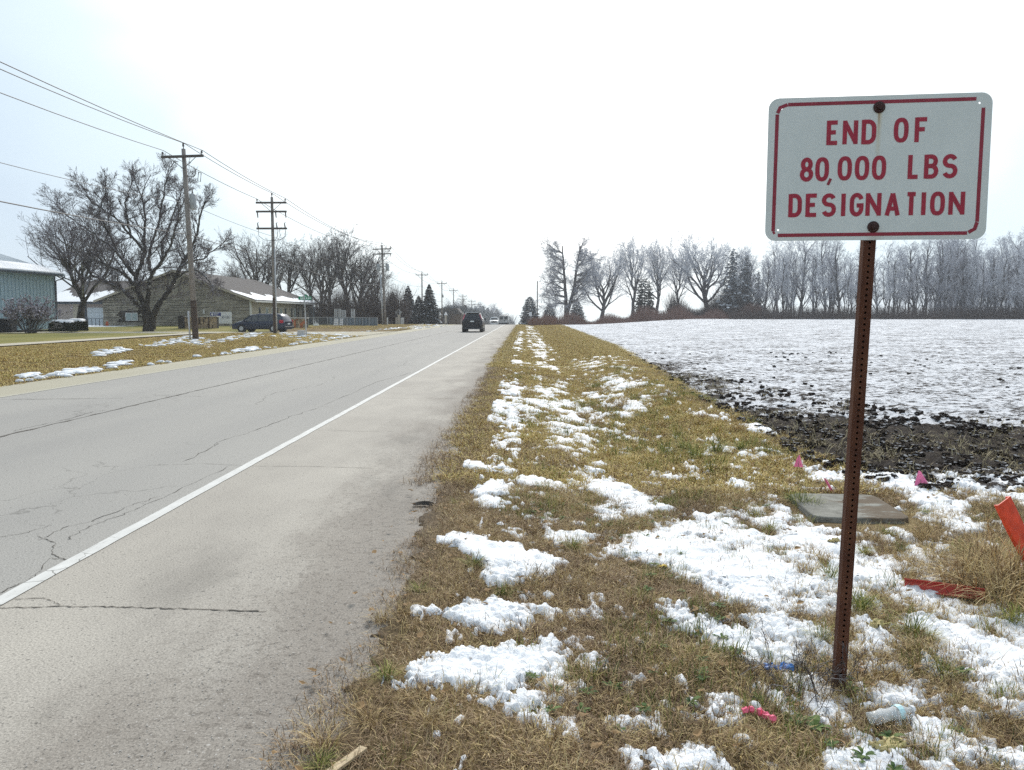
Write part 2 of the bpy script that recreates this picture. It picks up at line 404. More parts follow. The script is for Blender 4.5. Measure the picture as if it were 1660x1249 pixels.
# bark and twigs
def bark(name, a, b, snow=0.0, sc_=3.0, lo=0.45, hi=0.8):
    t = NT(name); p = t.objc(); n = t.noise(p, sc_, 5, 0.65, (2.5, 2.5, 0.5))
    c = t.ramp(n, [(0.3, a), (0.7, b)])
    if snow > 0: c = snowify(t, c, lo, hi, snow)
    t.bump(n, 0.6, 0.03); M[name] = t.fin(c, 0.9, 0, 0.15)
bark('bark_dark', (0.022, 0.019, 0.016), (0.06, 0.052, 0.042), 0.55, 3.0, 0.55, 0.8)
bark('twig_dark', (0.045, 0.034, 0.038), (0.12, 0.095, 0.10), 0.3)
bark('twig_brown', (0.045, 0.033, 0.030), (0.10, 0.078, 0.070), 0.3)
bark('bark_grey', (0.05, 0.048, 0.052), (0.12, 0.115, 0.118), 0.35)
bark('twig_frost', (0.34, 0.355, 0.39), (0.68, 0.70, 0.74), 0.5)
bark('twig_frost_dark', (0.22, 0.22, 0.25), (0.48, 0.49, 0.53), 0.5)
bark('brush_red', (0.12, 0.065, 0.052), (0.26, 0.16, 0.13), 0.15)
bark('needle', (0.010, 0.022, 0.018), (0.028, 0.05, 0.038), 0.0)
bark('needle_blue', (0.014, 0.026, 0.030), (0.035, 0.055, 0.058), 0.0)
bark('needle_frost', (0.06, 0.072, 0.078), (0.16, 0.175, 0.185), 0.35)
bark('box_leaf', (0.008, 0.016, 0.008), (0.022, 0.036, 0.018), 0.0)
bark('pole_wood', (0.17, 0.15, 0.135), (0.28, 0.255, 0.235), 0.0)
simple('pole_dark', (0.07, 0.052, 0.042), 0.9, var=0.35)
simple('arm_wood', (0.10, 0.09, 0.085), 0.9, var=0.3)
simple('porcelain', (0.12, 0.11, 0.105), 0.3)
simple('grey_tank', (0.33, 0.35, 0.36), 0.5)
simple('galv', (0.42, 0.43, 0.44), 0.45, 0.3, 0.15)
simple('wire_grey', (0.05, 0.05, 0.055), 0.6)
simple('plastic_grey', (0.5, 0.5, 0.49), 0.6, var=0.1)
simple('clump_snow', (0.80, 0.82, 0.86), 0.8, var=0.04)
M['frostc'] = simple('frost_lilac', (0.40, 0.37, 0.42), 0.85, var=0.3, scale=3)

# ------------------------------------------------------------------ ground meshes
def poly_sdf(px, py, poly):
    """signed distance, positive inside"""
    P = np.asarray(poly, float); n = len(P); d = np.full(px.shape, 1e9); ins = np.zeros(px.shape, bool)
    for i in range(n):
        a = P[i]; b = P[(i + 1) % n]; e_ = b - a; L2 = max(e_ @ e_, 1e-12)
        tt = np.clip(((px - a[0]) * e_[0] + (py - a[1]) * e_[1]) / L2, 0, 1)
        d = np.minimum(d, np.hypot(px - a[0] - tt * e_[0], py - a[1] - tt * e_[1]))
        cnd = (a[1] > py) != (b[1] > py)
        with np.errstate(divide='ignore', invalid='ignore'):
            xi = a[0] + (py - a[1]) * e_[0] / (e_[1] if e_[1] != 0 else 1e-12)
        ins ^= cnd & (px < xi)
    return np.where(ins, d, -d)
SNOW_PX = [
 [(695,876),(745,868),(790,880),(840,886),(908,915),(888,932),(838,945),(828,956),(792,948),(775,905),(735,888)],
 [(722,1000),(760,982),(800,980),(830,990),(852,990),(857,1018),(800,1026),(760,1016)],
 [(583,1118),(592,1102),(650,1105),(700,1078),(760,1062),(840,1052),(878,1036),(915,1040),(902,1062),(930,1100),(880,1102),(835,1110),(820,1147),(790,1147),(775,1112),(720,1114),(680,1112),(640,1122)],
 [(838,1136),(874,1132),(874,1144),(842,1146)], [(815,1152),(848,1148),(846,1160),(820,1160)],
 [(948,1070),(970,1070),(968,1078),(950,1078)],
 [(882,870),(920,862),(956,868),(950,884),(905,884)],
 [(985,892),(1020,866),(1080,858),(1140,868),(1190,885),(1260,905),(1300,930),(1340,958),(1330,988),(1270,985),(1250,1000),(1190,978),(1130,950),(1070,920),(1020,908)],
 [(940,780),(1000,780),(1050,803),(1078,825),(1040,835),(1000,815),(950,797)],
 [(950,822),(1000,832),(1022,848),(985,852)],
 [(1080,842),(1150,848),(1230,866),(1290,890),(1250,900),(1150,880),(1090,862)],
 [(1065,975),(1110,983),(1180,1012),(1230,1036),(1258,1068),(1210,1072),(1140,1042),(1080,1008)],
 [(1150,1130),(1190,1132),(1207,1165),(1182,1174),(1155,1152)],
 [(1315,1150),(1350,1148),(1372,1180),(1420,1205),(1452,1249),(1400,1262),(1370,1225),(1335,1185)],
 [(1463,1180),(1520,1170),(1570,1192),(1620,1218),(1700,1225),(1700,1256),(1590,1243),(1530,1218),(1475,1200)],
 [(1050,1228),(1100,1212),(1150,1218),(1182,1262),(1060,1262)],
 [(1335,1222),(1380,1218),(1405,1262),(1345,1262)],
 [(1190,1003),(1250,998),(1290,1020),(1350,1032),(1385,1070),(1330,1062),(1260,1040)],
 [(1228,1112),(1262,1118),(1290,1138),(1270,1162),(1238,1144)],
 [(1480,1010),(1560,1018),(1670,1055),(1670,1112),(1600,1100),(1540,1062),(1490,1042)],
 [(1590,1122),(1670,1092),(1670,1135),(1620,1133)],
 [(1545,1158),(1580,1158),(1580,1174),(1550,1174)],
 [(1408,1112),(1470,1122),(1500,1152),(1470,1156),(1440,1135)],
 [(1385,762),(1440,768),(1505,790),(1565,820),(1590,872),(1540,862),(1490,832),(1478,810),(1410,785)],
 [(1305,768),(1375,766),(1368,782),(1318,784)],
 [(722,752),(760,750),(832,764),(790,770),(745,760)], [(760,800),(795,785),(830,790),(815,806),(770,808)],
 [(830,775),(880,777),(925,790),(900,797),(840,788)], [(766,816),(790,806),(812,815),(800,824)],
 [(672,992),(704,992),(704,1000),(680,1000)], [(1000,1170),(1045,1168),(1048,1180),(1005,1184)],
 [(1200,690),(1290,700),(1290,712),(1210,704)],
]
_rng = np.random.default_rng(4)
SNOW_POLY = [np.array([G(*q)[:2] for q in pl]) for pl in SNOW_PX]
LEFT_PX = [[(88,606),(115,599),(150,597),(162,602),(110,611)], [(34,612),(52,607),(60,610),(40,615)], [(170,594),(205,587),(212,592),(180,598)], [(378,569),(412,563),(420,568),(384,573)],
 [(225,560),(270,551),(310,546),(345,554),(338,564),(300,558),(240,563)], [(440,546),(480,540),(540,541),(572,546),(545,552),(500,557),(470,553)],
 [(505,537),(560,540),(600,538),(640,534),(664,532),(640,531),(600,534),(560,536)], [(655,531),(720,526),(728,529),(670,534)],
 [(348,553),(420,543),(430,545),(350,557)], [(150,572),(200,565),(206,568),(156,576)]]
LEFT_POLY = [np.array([G(*q)[:2] for q in pl]) for pl in LEFT_PX]
def snow_S(x, y):
    """signed field of snow lying on the right verge, > 0 where snow lies"""
    x = np.asarray(x, float); y = np.asarray(y, float); S = np.full(x.shape, -1.0)
    for P in SNOW_POLY:
        lo = P.min(0) - 0.5; hi = P.max(0) + 0.5
        m = (x > lo[0]) & (x < hi[0]) & (y > lo[1]) & (y < hi[1])
        if m.any(): S[m] = np.maximum(S[m], poly_sdf(x[m], y[m], P))
    k = np.clip(y / 6.0, 0.8, 6)
    n = (fbm(x * 13, y * 10, 21, 5, .78) - 0.5) * 1.5
    n = n + (fbm(x * 2.6, y * 1.6, 22, 4) - 0.5) * ss(5, 9, y) * 1.6
    S = S + 0.02 + n * 0.17
    hole = ss(0.56, 0.66, fbm(x * 17, y * 12, 23, 4, .7)); S = S - hole * (0.07 + 0.09 * ss(0.4, 1.2, x))
    # wide scatter of small patches
    cov = 0.05 + 0 * x
    cov = np.maximum(cov, 0.52 * np.exp(-((x - (0.75 + 0.0 * y)) / 0.55) ** 2) * ss(4.5, 7, y))
    cov = np.maximum(cov, 0.55 * ss(1.55, 2.1, x) * (1 - ss(6.0, 7.4, y)) * ss(2.6, 3.6, y))
    cov = np.maximum(cov, 0.40 * ss(0.9, 1.4, x) * (1 - ss(6.6, 7.6, y)) * ss(3.0, 3.8, y))
    cov = np.maximum(cov, 0.36 * np.exp(-((x + 0.25) / 0.28) ** 2) * ss(6.5, 9, y) * (1 - ss(60, 90, y)))
    cov = np.maximum(cov, 0.43 * np.exp(-((x - 2.1) / 0.9) ** 2) * ss(7, 8, y) * (1 - ss(22, 34, y)))
    cov = np.maximum(cov, 0.58 * ss(3.3, 3.8, x) * ss(6.6, 7.0, y) * (1 - ss(7.9, 8.4, y)))
    cov = cov * ss(-0.85, -0.5, x)
    kk = np.clip(y / 7.0, 0.8, 5)
    w1 = ss(8, 12, y); w2 = ss(24, 34, y)
    m2 = fbm(x * 6.5, y * 4.2, 33, 6, .78) * (1 - w1) + fbm(x * 6.0, y * 2.0, 34, 6, .82) * w1 * (1 - w2) + fbm(x * 3.6, y * 0.8, 35, 6, .82) * w2
    big_ = fbm(x * 0.9 + 5, y * 0.35, 36, 3) - 0.5
    m2 = 0.5 + (m2 - 0.5) * 1.45 + 0.30 * big_
    thr = 0.72 - 0.40 * cov
    S2 = (m2 - thr) * 0.30 * np.minimum(kk, 1.4)
    fl = (fbm(x * 15, y * 9, 37, 3, .6) + 0.5 * big_ - 0.70 + 0.05 * ss(1.0, 2.2, x)) * 0.16; fl = np.where((x > -0.4) & (x < 3.6) & (y > 2.6) & (y < 30), fl, -1); S = np.maximum(S, fl)
    # never on the slab
    return np.maximum(S, np.where(cov > 0.10, S2, -1))

def grid_faces(nr, nc):
    i = np.arange(nr - 1)[:, None] * nc + np.arange(nc - 1)[None, :]
    return np.stack([i, i + 1, i + nc + 1, i + nc], -1).reshape(-1, 4)
def sub(V, F, keep, attrs):
    F = F[keep]; used = np.unique(F); mp_ = np.full(len(V), -1); mp_[used] = np.arange(len(used))
    return V[used], mp_[F], {k: a[used] for k, a in attrs.items()}

ys = 1.25 * np.exp(np.arange(0, int(math.log(700 / 1.25) / 0.0075)) * 0.0075)
us = np.concatenate([np.linspace(-6, -1.2, 14)[:-1], np.linspace(-1.2, -0.15, 90)[:-1], np.linspace(-0.15, 0.82, 175)[:-1], np.linspace(0.82, 1.2, 22)[:-1], np.linspace(1.2, 6, 14)])
YY, UU = np.meshgrid(ys, us, indexing='ij'); XX = YY * UU
XX = XX + 0 * YY
Z = H(XX, YY)
fe = field_edge(YY); inf = ss(-0.15, 0.35, XX - fe) * (1 - ss(170, 178, YY - 0.04 * XX))
nearf = 1 - ss(22, 60, YY)
c1 = fbm(XX * 3.0, YY * 3.0, 41, 4); c2 = 1 - np.abs(2 * fbm(XX * 5.5, YY * 5.5, 47, 3) - 1) ** 1.0
dk_ = 1 - ss(-0.6, 0.6, XX - np.interp(YY, [7, 9.6, 10.6, 12.5, 16, 20.5, 29, 42, 60], [60, 30, 8.2, 7.0, 5.8, 4.9, 4.3, 4.0, 3.8]))
clod = ((c1 - 0.5) * 1.4 + (c2 - 0.8) * 1.0) * (0.35 + 0.65 * dk_)
Z = Z + inf * (0.02 + 0.10 * clod * (0.35 + 0.65 * nearf))
# street, road bed and path are laid as sheets: drop the soil beneath them
def in_street(x, y): return (x < -11.3) & (y > 59.5 + 3.2 * np.exp(-(np.maximum(-11.6 - x, 0) / 1.6)) * -1) & (y < 70.5 + 3.2 * np.exp(-(np.maximum(-11.6 - x, 0) / 1.6)))
redge = er(YY) + 0.18 * (fbm(YY * 1.5, YY * 0 + 1, 61, 4) - 0.5) + 0.10 * (vn(YY * 7, YY * 0, 62) - 0.5)
under = ss(0.02, -0.06, 0) if False else None
lift = np.where(XX > redge, 0.012, -0.06)
road_zone = (XX < 0) & (XX > ROAD_L - 0.05)
Z = np.where(road_zone, Z + lift, Z)
Z = np.where(in_street(XX, YY), Z - 0.10, Z)
V = np.stack([XX, YY, Z], -1).reshape(-1, 3); F = grid_faces(len(ys), len(us))
dirt = ss(0.45, 0.85, -XX + 0.35 * (fbm(XX * 2, YY * 1.2, 71, 4) - 0.5))
dirt = np.where(XX > 0.3, 0.25 * ss(0.45, 0.6, fbm(XX * 1.3, YY * 1.3, 72, 3)), dirt)
dirt = np.where(XX < ROAD_L, 0.75 * ss(-12.4, -11.9, XX), dirt)
lawn = ss(22.9, 23.3, -XX) * (YY < 300)
snw = np.full(XX.shape, 0.05)
# thin snow on the left
SL = np.full(XX.shape, -1.0)
for P in LEFT_POLY:
    m = (XX > P[:, 0].min() - 2) & (XX < P[:, 0].max() + 2) & (YY > P[:, 1].min() - 2) & (YY < P[:, 1].max() + 2)
    if m.any(): SL[m] = np.maximum(SL[m], poly_sdf(XX[m], YY[m], P))
snw = np.maximum(snw, np.where(SL > -0.6, 0.50 + SL * 0.4, 0))
snw = np.where((XX < -44) & (YY > 84) & (YY < 100), 0.75, snw)
snw = np.where((XX > -0.9) & (XX < fe), np.maximum(snw, 0.34 * np.exp(-((XX - 0.9) / 0.9) ** 2) * ss(60, 90, YY)), snw)
xcur = np.interp(YY, [7, 9.6, 10.6, 12.5, 16, 20.5, 29, 42, 60], [60, 30, 8.2, 7.0, 5.8, 4.9, 4.3, 4.0, 3.8])
fn_ = fbm(XX * 0.7, YY * 0.35, 81, 4) - 0.5
fs = 0.22 + 0.40 * ss(-0.5, 0.7, XX - xcur + 2.4 * fn_)
fs = np.where(YY < 23, fs * 1.0, fs)
edgeband = np.exp(-((XX - fe - 0.6) / 0.8) ** 2)
darkfar = ss(40, 24, 0) if False else 1 - ss(26, 36, YY)
fs = fs + 0.44 * ss(12.0, 15, YY + 0.6 * (XX - 3.3)) + 0.33 * (1 - ss(8.2, 9.2, YY)) + 0.9 * (fbm(XX * 1.6, YY * 0.9, 83, 4, .7) - 0.5) * ss(11, 14, YY) * (1 - ss(30, 40, YY))
fs = np.clip(fs, 0, 0.545) - 0.05 * edgeband * ss(16, 20, YY) * darkfar
snw_f = fs
cen = V[F].mean(1); fc = field_edge(cen[:, 1])
isf = (cen[:, 0] > fc) & (cen[:, 1] > 7.0)
ATT = {'dirt': dirt.ravel(), 'lawn': lawn.ravel(), 'snow': snw.ravel()}
Va, Fa, Aa = sub(V, F, ~isf & (cen[:, 0] < 0) & (cen[:, 0] < -6), ATT)
o = obj('roadside_ground', Va, Fa, M['verge_soil'], None, True); tag(o, kind='structure')
for k, a in Aa.items(): attr(o.data, k, a)
Va, Fa, Aa = sub(V, F, ~isf & (cen[:, 0] >= -6), ATT)
o = obj('grass_verge', Va, Fa, M['verge_soil'], None, True); tag(o, kind='structure')
for k, a in Aa.items(): attr(o.data, k, a)
Va, Fa, Aa = sub(V, F, isf, {'snow': snw_f.ravel(), 'clod': clod.ravel()})
o = obj('ploughed_field', Va, Fa, M['field'], None, True); tag(o, kind='structure')
for k, a in Aa.items(): attr(o.data, k, a)
o = obj('ground', *(lambda m: (m.V, m.F))(MB().add([(-300, -50, -0.35), (300, -50, -0.35), (300, 20, -0.35), (-300, 20, -0.35)], [(0, 1, 2, 3)])), M['verge_soil']); tag(o, kind='structure')

# road sheet, street, path
def strip(name, x0, x1, ylist, mat, zoff, nx=2, wob=None):
    yl = np.asarray(ylist); xs = np.linspace(0, 1, nx)
    a = np.full(len(yl), x0) if np.isscalar(x0) else x0; b = np.full(len(yl), x1) if np.isscalar(x1) else x1
    XX = a[:, None] + (b - a)[:, None] * xs[None]; YY = yl[:, None] + 0 * XX
    V = np.stack([XX, YY, crest(YY) + zoff], -1).reshape(-1, 3)
    return tag(obj(name, V, grid_faces(len(yl), nx), mat), kind='structure')
yl = np.concatenate([[-50, 0], np.arange(1, 60, 0.5), np.arange(60, 110, 5), np.arange(110, 260, 3), np.arange(260, 700, 20)])
strip('road', ROAD_L, -0.62, yl, M['road'], 0.0, 12)
yl2 = np.concatenate([[-50.0, 1.0], np.arange(2, 30, 0.25), np.arange(30, 110, 2), np.arange(110, 330, 3)])
jit = 0.012 * (vn(yl2 * 5, yl2 * 0, 5) - 0.5)
strip('road_edge_line', -2.975 + jit, -2.875 + jit, yl2, M['paint'], 0.005)
strip('road_edge_line', -10.12 + jit, -10.01 + jit, yl2, M['old_paint'], 0.005)
# side street with flared corners
n = 30; V = []; F = []
xs = np.concatenate([np.linspace(-11.7, -16, 18), np.linspace(-18, -75, 14)])
for x_ in xs:
    fl = 3.4 * math.exp(-max(-11.7 - x_, 0) / 1.3)
    for y_ in (60.0 - fl, 65, 70.2 + fl): V.append((x_, y_, float(crest(y_)) + 0.03 * ss(12, 15, -x_) + 0.006))
for i in range(len(xs) - 1):
    for k in range(2): F.append((i * 3 + k, i * 3 + k + 1, i * 3 + k + 4, i * 3 + k + 3))
tag(obj('side_street', V, F, M['road']), kind='structure')
yy = np.concatenate([np.arange(5, 58.5, 1.5)]); px_ = -22.3 - 0.4 * ss(20, 50, yy)
V = []; 
for a, b in zip(px_, yy): V += [(a - 0.75, b, float(H(a, b)) + 0.05), (a + 0.75, b, float(H(a, b)) + 0.05)]
tag(obj('path', V, grid_faces(len(yy), 2), M['side_path']), kind='structure')

# cracks and joints of the pavement
rng = random.Random(3)
def crack(mb, pts, wd, z=0.003, jitter=0.02, steps=14):
    P = []
    for (a, b) in zip(pts[:-1], pts[1:]):
        for k in range(steps):
            s_ = k / steps; P.append((a[0] + (b[0] - a[0]) * s_ + rng.uniform(-jitter, jitter), a[1] + (b[1] - a[1]) * s_ + rng.uniform(-jitter, jitter)))
    P.append(pts[-1]); V = []; F = []
    for i, q in enumerate(P):
        r = P[min(i + 1, len(P) - 1)]; l = P[max(i - 1, 0)]; d = Vector((r[0] - l[0], r[1] - l[1])).normalized()
        ww = wd * 0.5 * rng.uniform(0.15, 1.5) * (0.4 if i in (0, len(P) - 1) else 1)
        V += [(q[0] - d.y * ww, q[1] + d.x * ww, float(crest(q[1])) + z), (q[0] + d.y * ww, q[1] - d.x * ww, float(crest(q[1])) + z)]
    F = [(2 * i, 2 * i + 1, 2 * i + 3, 2 * i + 2) for i in range(len(P) - 1)]
    mb.add(V, F)
def gp(*q): return [tuple(G(x_, y_, 0)[:2]) for x_, y_ in q]
mb = MB()
crack(mb, gp((-60, 988), (100, 984), (205, 985), (300, 988), (432, 992)), 0.011, 0.0032, 0.008, 16)
crack(mb, gp((20, 972), (75, 971), (98, 982)), 0.006, 0.0036, 0.008, 8)
crack(mb, gp((240, 755), (330, 752), (400, 756), (520, 757), (610, 760)), 0.006, 0.0032, 0.006, 10)
crack(mb, gp((515, 698), (600, 700), (680, 701)), 0.006, 0.0032, 0.01, 10)
crack(mb, gp((600, 646), (720, 646), (760, 648)), 0.008, 0.0032, 0.01, 10)
crack(mb, gp((640, 627), (765, 629)), 0.008, 0.0032, 0.01, 10)
crack(mb, gp((0, 648), (130, 647), (200, 646)), 0.02, 0.0032, 0.03, 10)
crack(mb, gp((250, 642), (340, 643)), 0.02, 0.0032, 0.03, 10)
crack(mb, gp((0, 962), (30, 948), (55, 936), (83, 906), (107, 908), (82, 899), (90, 880), (60, 870)), 0.007, 0.0034, 0.012, 6)
crack(mb, gp((60, 877), (110, 854), (150, 846), (210, 820), (260, 805)), 0.006, 0.0034, 0.02, 7)
crack(mb, gp((112, 876), (120, 866), (170, 846), (230, 822), (300, 790), (380, 752)), 0.005, 0.0034, 0.025, 7)
crack(mb, gp((300, 748), (345, 726), (352, 718), (420, 696), (470, 676), (520, 660), (610, 620), (690, 598)), 0.008, 0.0034, 0.03, 9)
crack(mb, gp((0, 871), (40, 866), (85, 850)), 0.005, 0.0034, 0.02, 7)
crack(mb, gp((20, 700), (35, 696), (110, 680), (150, 668), (175, 665)), 0.009, 0.0036, 0.02, 7)
for k in range(4):      # more hairline cracks further up the lane
    y0 = 14 + k * 7.0; x0 = -4.2 + rng.uniform(-0.9, 0.5)
    crack(mb, [(x0, y0), (x0 - 0.3, y0 + 2), (x0 + 0.2, y0 + 4), (x0 - 0.1, y0 + 6.5)], 0.005, 0.0034, 0.10, 8)
rd = bpy.data.objects['road']
o = mb.build('pavement_crack', M['crack_dark'], rd); tag(o, kind='stuff')
mb = MB()
crack(mb, [(-6.84, 1), (-6.84, 20), (-6.84, 60), (-6.86, 130)], 0.045, 0.0034, 0.02, 90)
o = mb.build('centre_joint', M['crack_dark'], rd)
# ------------------------------------------------------------------ snow lying on the verge
def snow_grid(xs, ys, tmax, base=-0.03, lift=0):
    XX, YY = np.meshgrid(xs, ys, indexing='xy'); S = snow_S(XX, YY)
    S = np.where(XX > field_edge(YY) + 0.1, np.where(YY > 8.3, -1, S), S)
    S = np.where((XX > 2.34) & (XX < 3.22) & (YY > 6.25) & (YY < 7.5), -1, S)
    S = np.where(XX < er(YY) + 0.12, -1, S)
    prof = np.clip(S / (0.055 * tmax / 0.04), 0, 1) ** 0.55
    sc_ = tmax / 0.04
    lump = 1 - worley(XX * 26 / sc_, YY * 26 / sc_, 9); l2 = fbm(XX * 9 / sc_, YY * 9 / sc_, 15, 3); l3 = 1 - worley(XX * 60 / sc_, YY * 60 / sc_, 19)
    tt = tmax * prof * (0.05 + 0.45 * l2 + 0.62 * lump + 0.30 * l3) + 0.016 * ss(7.5, 12, YY) * prof
    Zg = H(XX, YY) + np.where(XX > field_edge(YY), 0.02, 0) + np.where((XX < 0), 0.012, 0)
    Z = Zg + np.where(S > 0, tt, np.maximum(S, -0.2) * 0.8 - 0.006)
    V = np.stack([XX, YY, Z], -1).reshape(-1, 3); F = grid_faces(len(ys), len(xs))
    keep = (S.ravel()[F] > 0).any(1)
    V, F, _ = sub(V, F, keep, {}); return V, F
parts_ = [snow_grid(np.arange(-0.95, 2.3, 0.0125), np.arange(2.3, 5.02, 0.0125), 0.036),
          snow_grid(np.arange(2.27, 5.4, 0.022), np.arange(2.3, 5.02, 0.02), 0.036),
          snow_grid(np.arange(-0.95, 7.5, 0.026), np.arange(4.98, 8.7, 0.026), 0.036),
          snow_grid(np.arange(-0.95, 5.0, 0.05), np.arange(8.6, 22, 0.06), 0.034, lift=1),
          snow_grid(np.arange(-0.95, 5.5, 0.14), np.arange(21.9, 110, 0.2), 0.045, lift=1)]
off = 0; VV = []; FF = []
for a, b in parts_: VV.append(a); FF.append(b + off); off += len(a)
o = obj('snow_patches', np.concatenate(VV), np.concatenate(FF), M['snow'], None, True)
tag(o, 'patchy lumpy white snow lying over the roadside grass', 'snow', kind='stuff')
SNOW_TRIS = len(np.concatenate(FF)) * 2
# left side snow lumps along the road edge
mb = MB(); r_ = random.Random(8)
for P in LEFT_POLY:
    c_ = P.mean(0); lo = P.min(0); hi = P.max(0)
    nl = int(24 + 14 * min(40, (hi[0] - lo[0]) * (hi[1] - lo[1])) ** 0.8)
    for k in range(nl):
        x_ = r_.uniform(lo[0], hi[0]); y_ = r_.uniform(lo[1], hi[1])
        if poly_sdf(np.array([x_]), np.array([y_]), P)[0] > -0.05:
            q = r_.uniform(0.05, 0.17); mb.blob((x_, y_, float(H(x_, y_)) + 0.035), (q * 1.3, q, min(q * 0.3, .05)), r_, 7, 4, 0.35)
for k in range(45):
    y_ = r_.uniform(18, 57); x_ = ROAD_L - r_.uniform(0.1, 0.6); q = r_.uniform(0.05, 0.17) 
    mb.blob((x_, y_, float(H(x_, y_)) + 0.02), (q, q, q * 0.5), r_, 7, 4, 0.4)
o = mb.build('snow_lumps', M['snow'], None, True); tag(o, 'small lumps of ploughed snow along the far side of the road', 'snow', kind='stuff')

# ------------------------------------------------------------------ grass: tufts scattered as instances
def tuft_mesh(name, n, r, hmin, hmax, lean, wd, mat, seed, segs=2, curl=0.5):
    g = np.random.default_rng(seed); V = []; F = []; A = []
    for i in range(n):
        a = g.uniform(0, 2 * math.pi); q = r * math.sqrt(g.uniform()); bx, by = q * math.cos(a), q * math.sin(a)
        h = g.uniform(hmin, hmax); d = g.uniform(0, 2 * math.pi) if g.uniform() < 0.6 else a
        ln = lean * g.uniform(0.4, 1.3); ww = wd * g.uniform(0.6, 1.3); pw = d + math.pi / 2; c_ = g.uniform()
        b0 = len(V); px0, py0, pz0 = bx, by, -0.01; ang = ln * 0.4
        for k in range(segs + 1):
            wk = ww * (1 - k / (segs + 0.0)) if k == segs else ww * (1 - 0.35 * k / segs)
            if k == segs: V.append((px0, py0, pz0)); A.append(c_)
            else:
                V.append((px0 - math.cos(pw) * wk, py0 - math.sin(pw) * wk, pz0)); V.append((px0 + math.cos(pw) * wk, py0 + math.sin(pw) * wk, pz0)); A += [c_, c_]
            st_ = h / segs; px0 += math.sin(ang) * math.cos(d) * st_; py0 += math.sin(ang) * math.sin(d) * st_; pz0 += math.cos(ang) * st_
            ang = min(ang + ln * curl + g.uniform(-0.25, 0.25), 1.75); d += g.uniform(-0.4, 0.4)
        for k in range(segs - 1): F.append((b0 + 2 * k, b0 + 2 * k + 1, b0 + 2 * k + 3, b0 + 2 * k + 2))
        F.append((b0 + 2 * (segs - 1), b0 + 2 * (segs - 1) + 1, b0 + 2 * segs))
    me = mesh(name, V, F, M[mat]); attr(me, 'bc', A); return me
def rosette_mesh(name, n, mat, seed):
    g = np.random.default_rng(seed); V = []; F = []; A = []
    for i in range(n):
        a = 2 * math.pi * i / n + g.uniform(-0.3, 0.3); l = g.uniform(0.05, 0.11); wv = l * 0.2; b0 = len(V); c_ = g.uniform()
        ca, sa = math.cos(a), math.sin(a); up = g.uniform(0.15, 0.6)
        for s_, w_, z_ in ((0.05, 0.15, 0.0), (0.4, 0.9, up * 0.5), (0.75, 0.8, up * 0.65), (1.0, 0.05, up * 0.5)):
            for q in (-1, 1): V.append((ca * l * s_ - sa * wv * w_ * q, sa * l * s_ + ca * wv * w_ * q, 0.005 + z_ * l + 0.004 * abs(q))); A.append(c_)
        for k in range(3): F.append((b0 + 2 * k, b0 + 2 * k + 1, b0 + 2 * k + 3, b0 + 2 * k + 2))
    me = mesh(name, V, F, M[mat]); attr(me, 'bc', A); return me
def scatter(name, pts, meshes, label, cat, tilt=0.15):
    """pts: x, y, z, scale, rot; one object whose geometry nodes put one of the meshes on every point"""
    pts = np.asarray(pts, float)
    me = bpy.data.meshes.new(name); me.vertices.add(len(pts)); me.vertices.foreach_set('co', pts[:, :3].astype(np.float32).ravel())
    attr(me, 'sc', pts[:, 3]); attr(me, 'rz', pts[:, 4])
    a = me.attributes.new('ix', 'INT', 'POINT'); a.data.foreach_set('value', (np.arange(len(pts)) % len(meshes)).astype(np.int32))
    col = bpy.data.collections.new(name + '_kinds')
    for i, m_ in enumerate(meshes):
        q = bpy.data.objects.new('%s_kind_%c' % (name, 97 + i), m_); col.objects.link(q)
    o = link(bpy.data.objects.new(name, me)); tag(o, label, cat, kind='stuff')
    ng = bpy.data.node_groups.new(name, 'GeometryNodeTree')
    ng.interface.new_socket('Geometry', in_out='INPUT', socket_type='NodeSocketGeometry'); ng.interface.new_socket('Geometry', in_out='OUTPUT', socket_type='NodeSocketGeometry')
    N_ = ng.nodes.new; gi = N_('NodeGroupInput'); go = N_('NodeGroupOutput'); m2p = N_('GeometryNodeMeshToPoints'); iop = N_('GeometryNodeInstanceOnPoints'); ci = N_('GeometryNodeCollectionInfo')
    ci.inputs['Collection'].default_value = col; ci.inputs['Separate Children'].default_value = True; ci.inputs['Reset Children'].default_value = True
    def na(nm, ty):
        q = N_('GeometryNodeInputNamedAttribute'); q.data_type = ty; q.inputs['Name'].default_value = nm; return q.outputs['Attribute']
    cx = N_('ShaderNodeCombineXYZ'); LL = ng.links.new
    LL(na('rz', 'FLOAT'), cx.inputs['Z'])
    LL(gi.outputs[0], m2p.inputs[0]); LL(m2p.outputs[0], iop.inputs['Points']); LL(ci.outputs[0], iop.inputs['Instance']); iop.inputs['Pick Instance'].default_value = True
    LL(na('ix', 'INT'), iop.inputs['Instance Index']); LL(cx.outputs[0], iop.inputs['Rotation']); LL(na('sc', 'FLOAT'), iop.inputs['Scale'])
    LL(iop.outputs[0], go.inputs[0])
    md = o.modifiers.new('scatter', 'NODES'); md.node_group = ng
    return o
g = np.random.default_rng(77)
def pts_in(n, xr, yr, dens=None, sc_=(0.8, 1.3), powy=1.0):
    x = g.uniform(xr[0], xr[1], n); y = yr[0] + (yr[1] - yr[0]) * g.uniform(0, 1, n) ** powy
    keep = np.ones(n, bool)
    if dens is not None: keep = g.uniform(0, 1, n) < dens(x, y)
    x = x[keep]; y = y[keep]
    return np.stack([x, y, H(x, y), g.uniform(sc_[0], sc_[1], len(x)), g.uniform(0, 6.28, len(x))], 1)
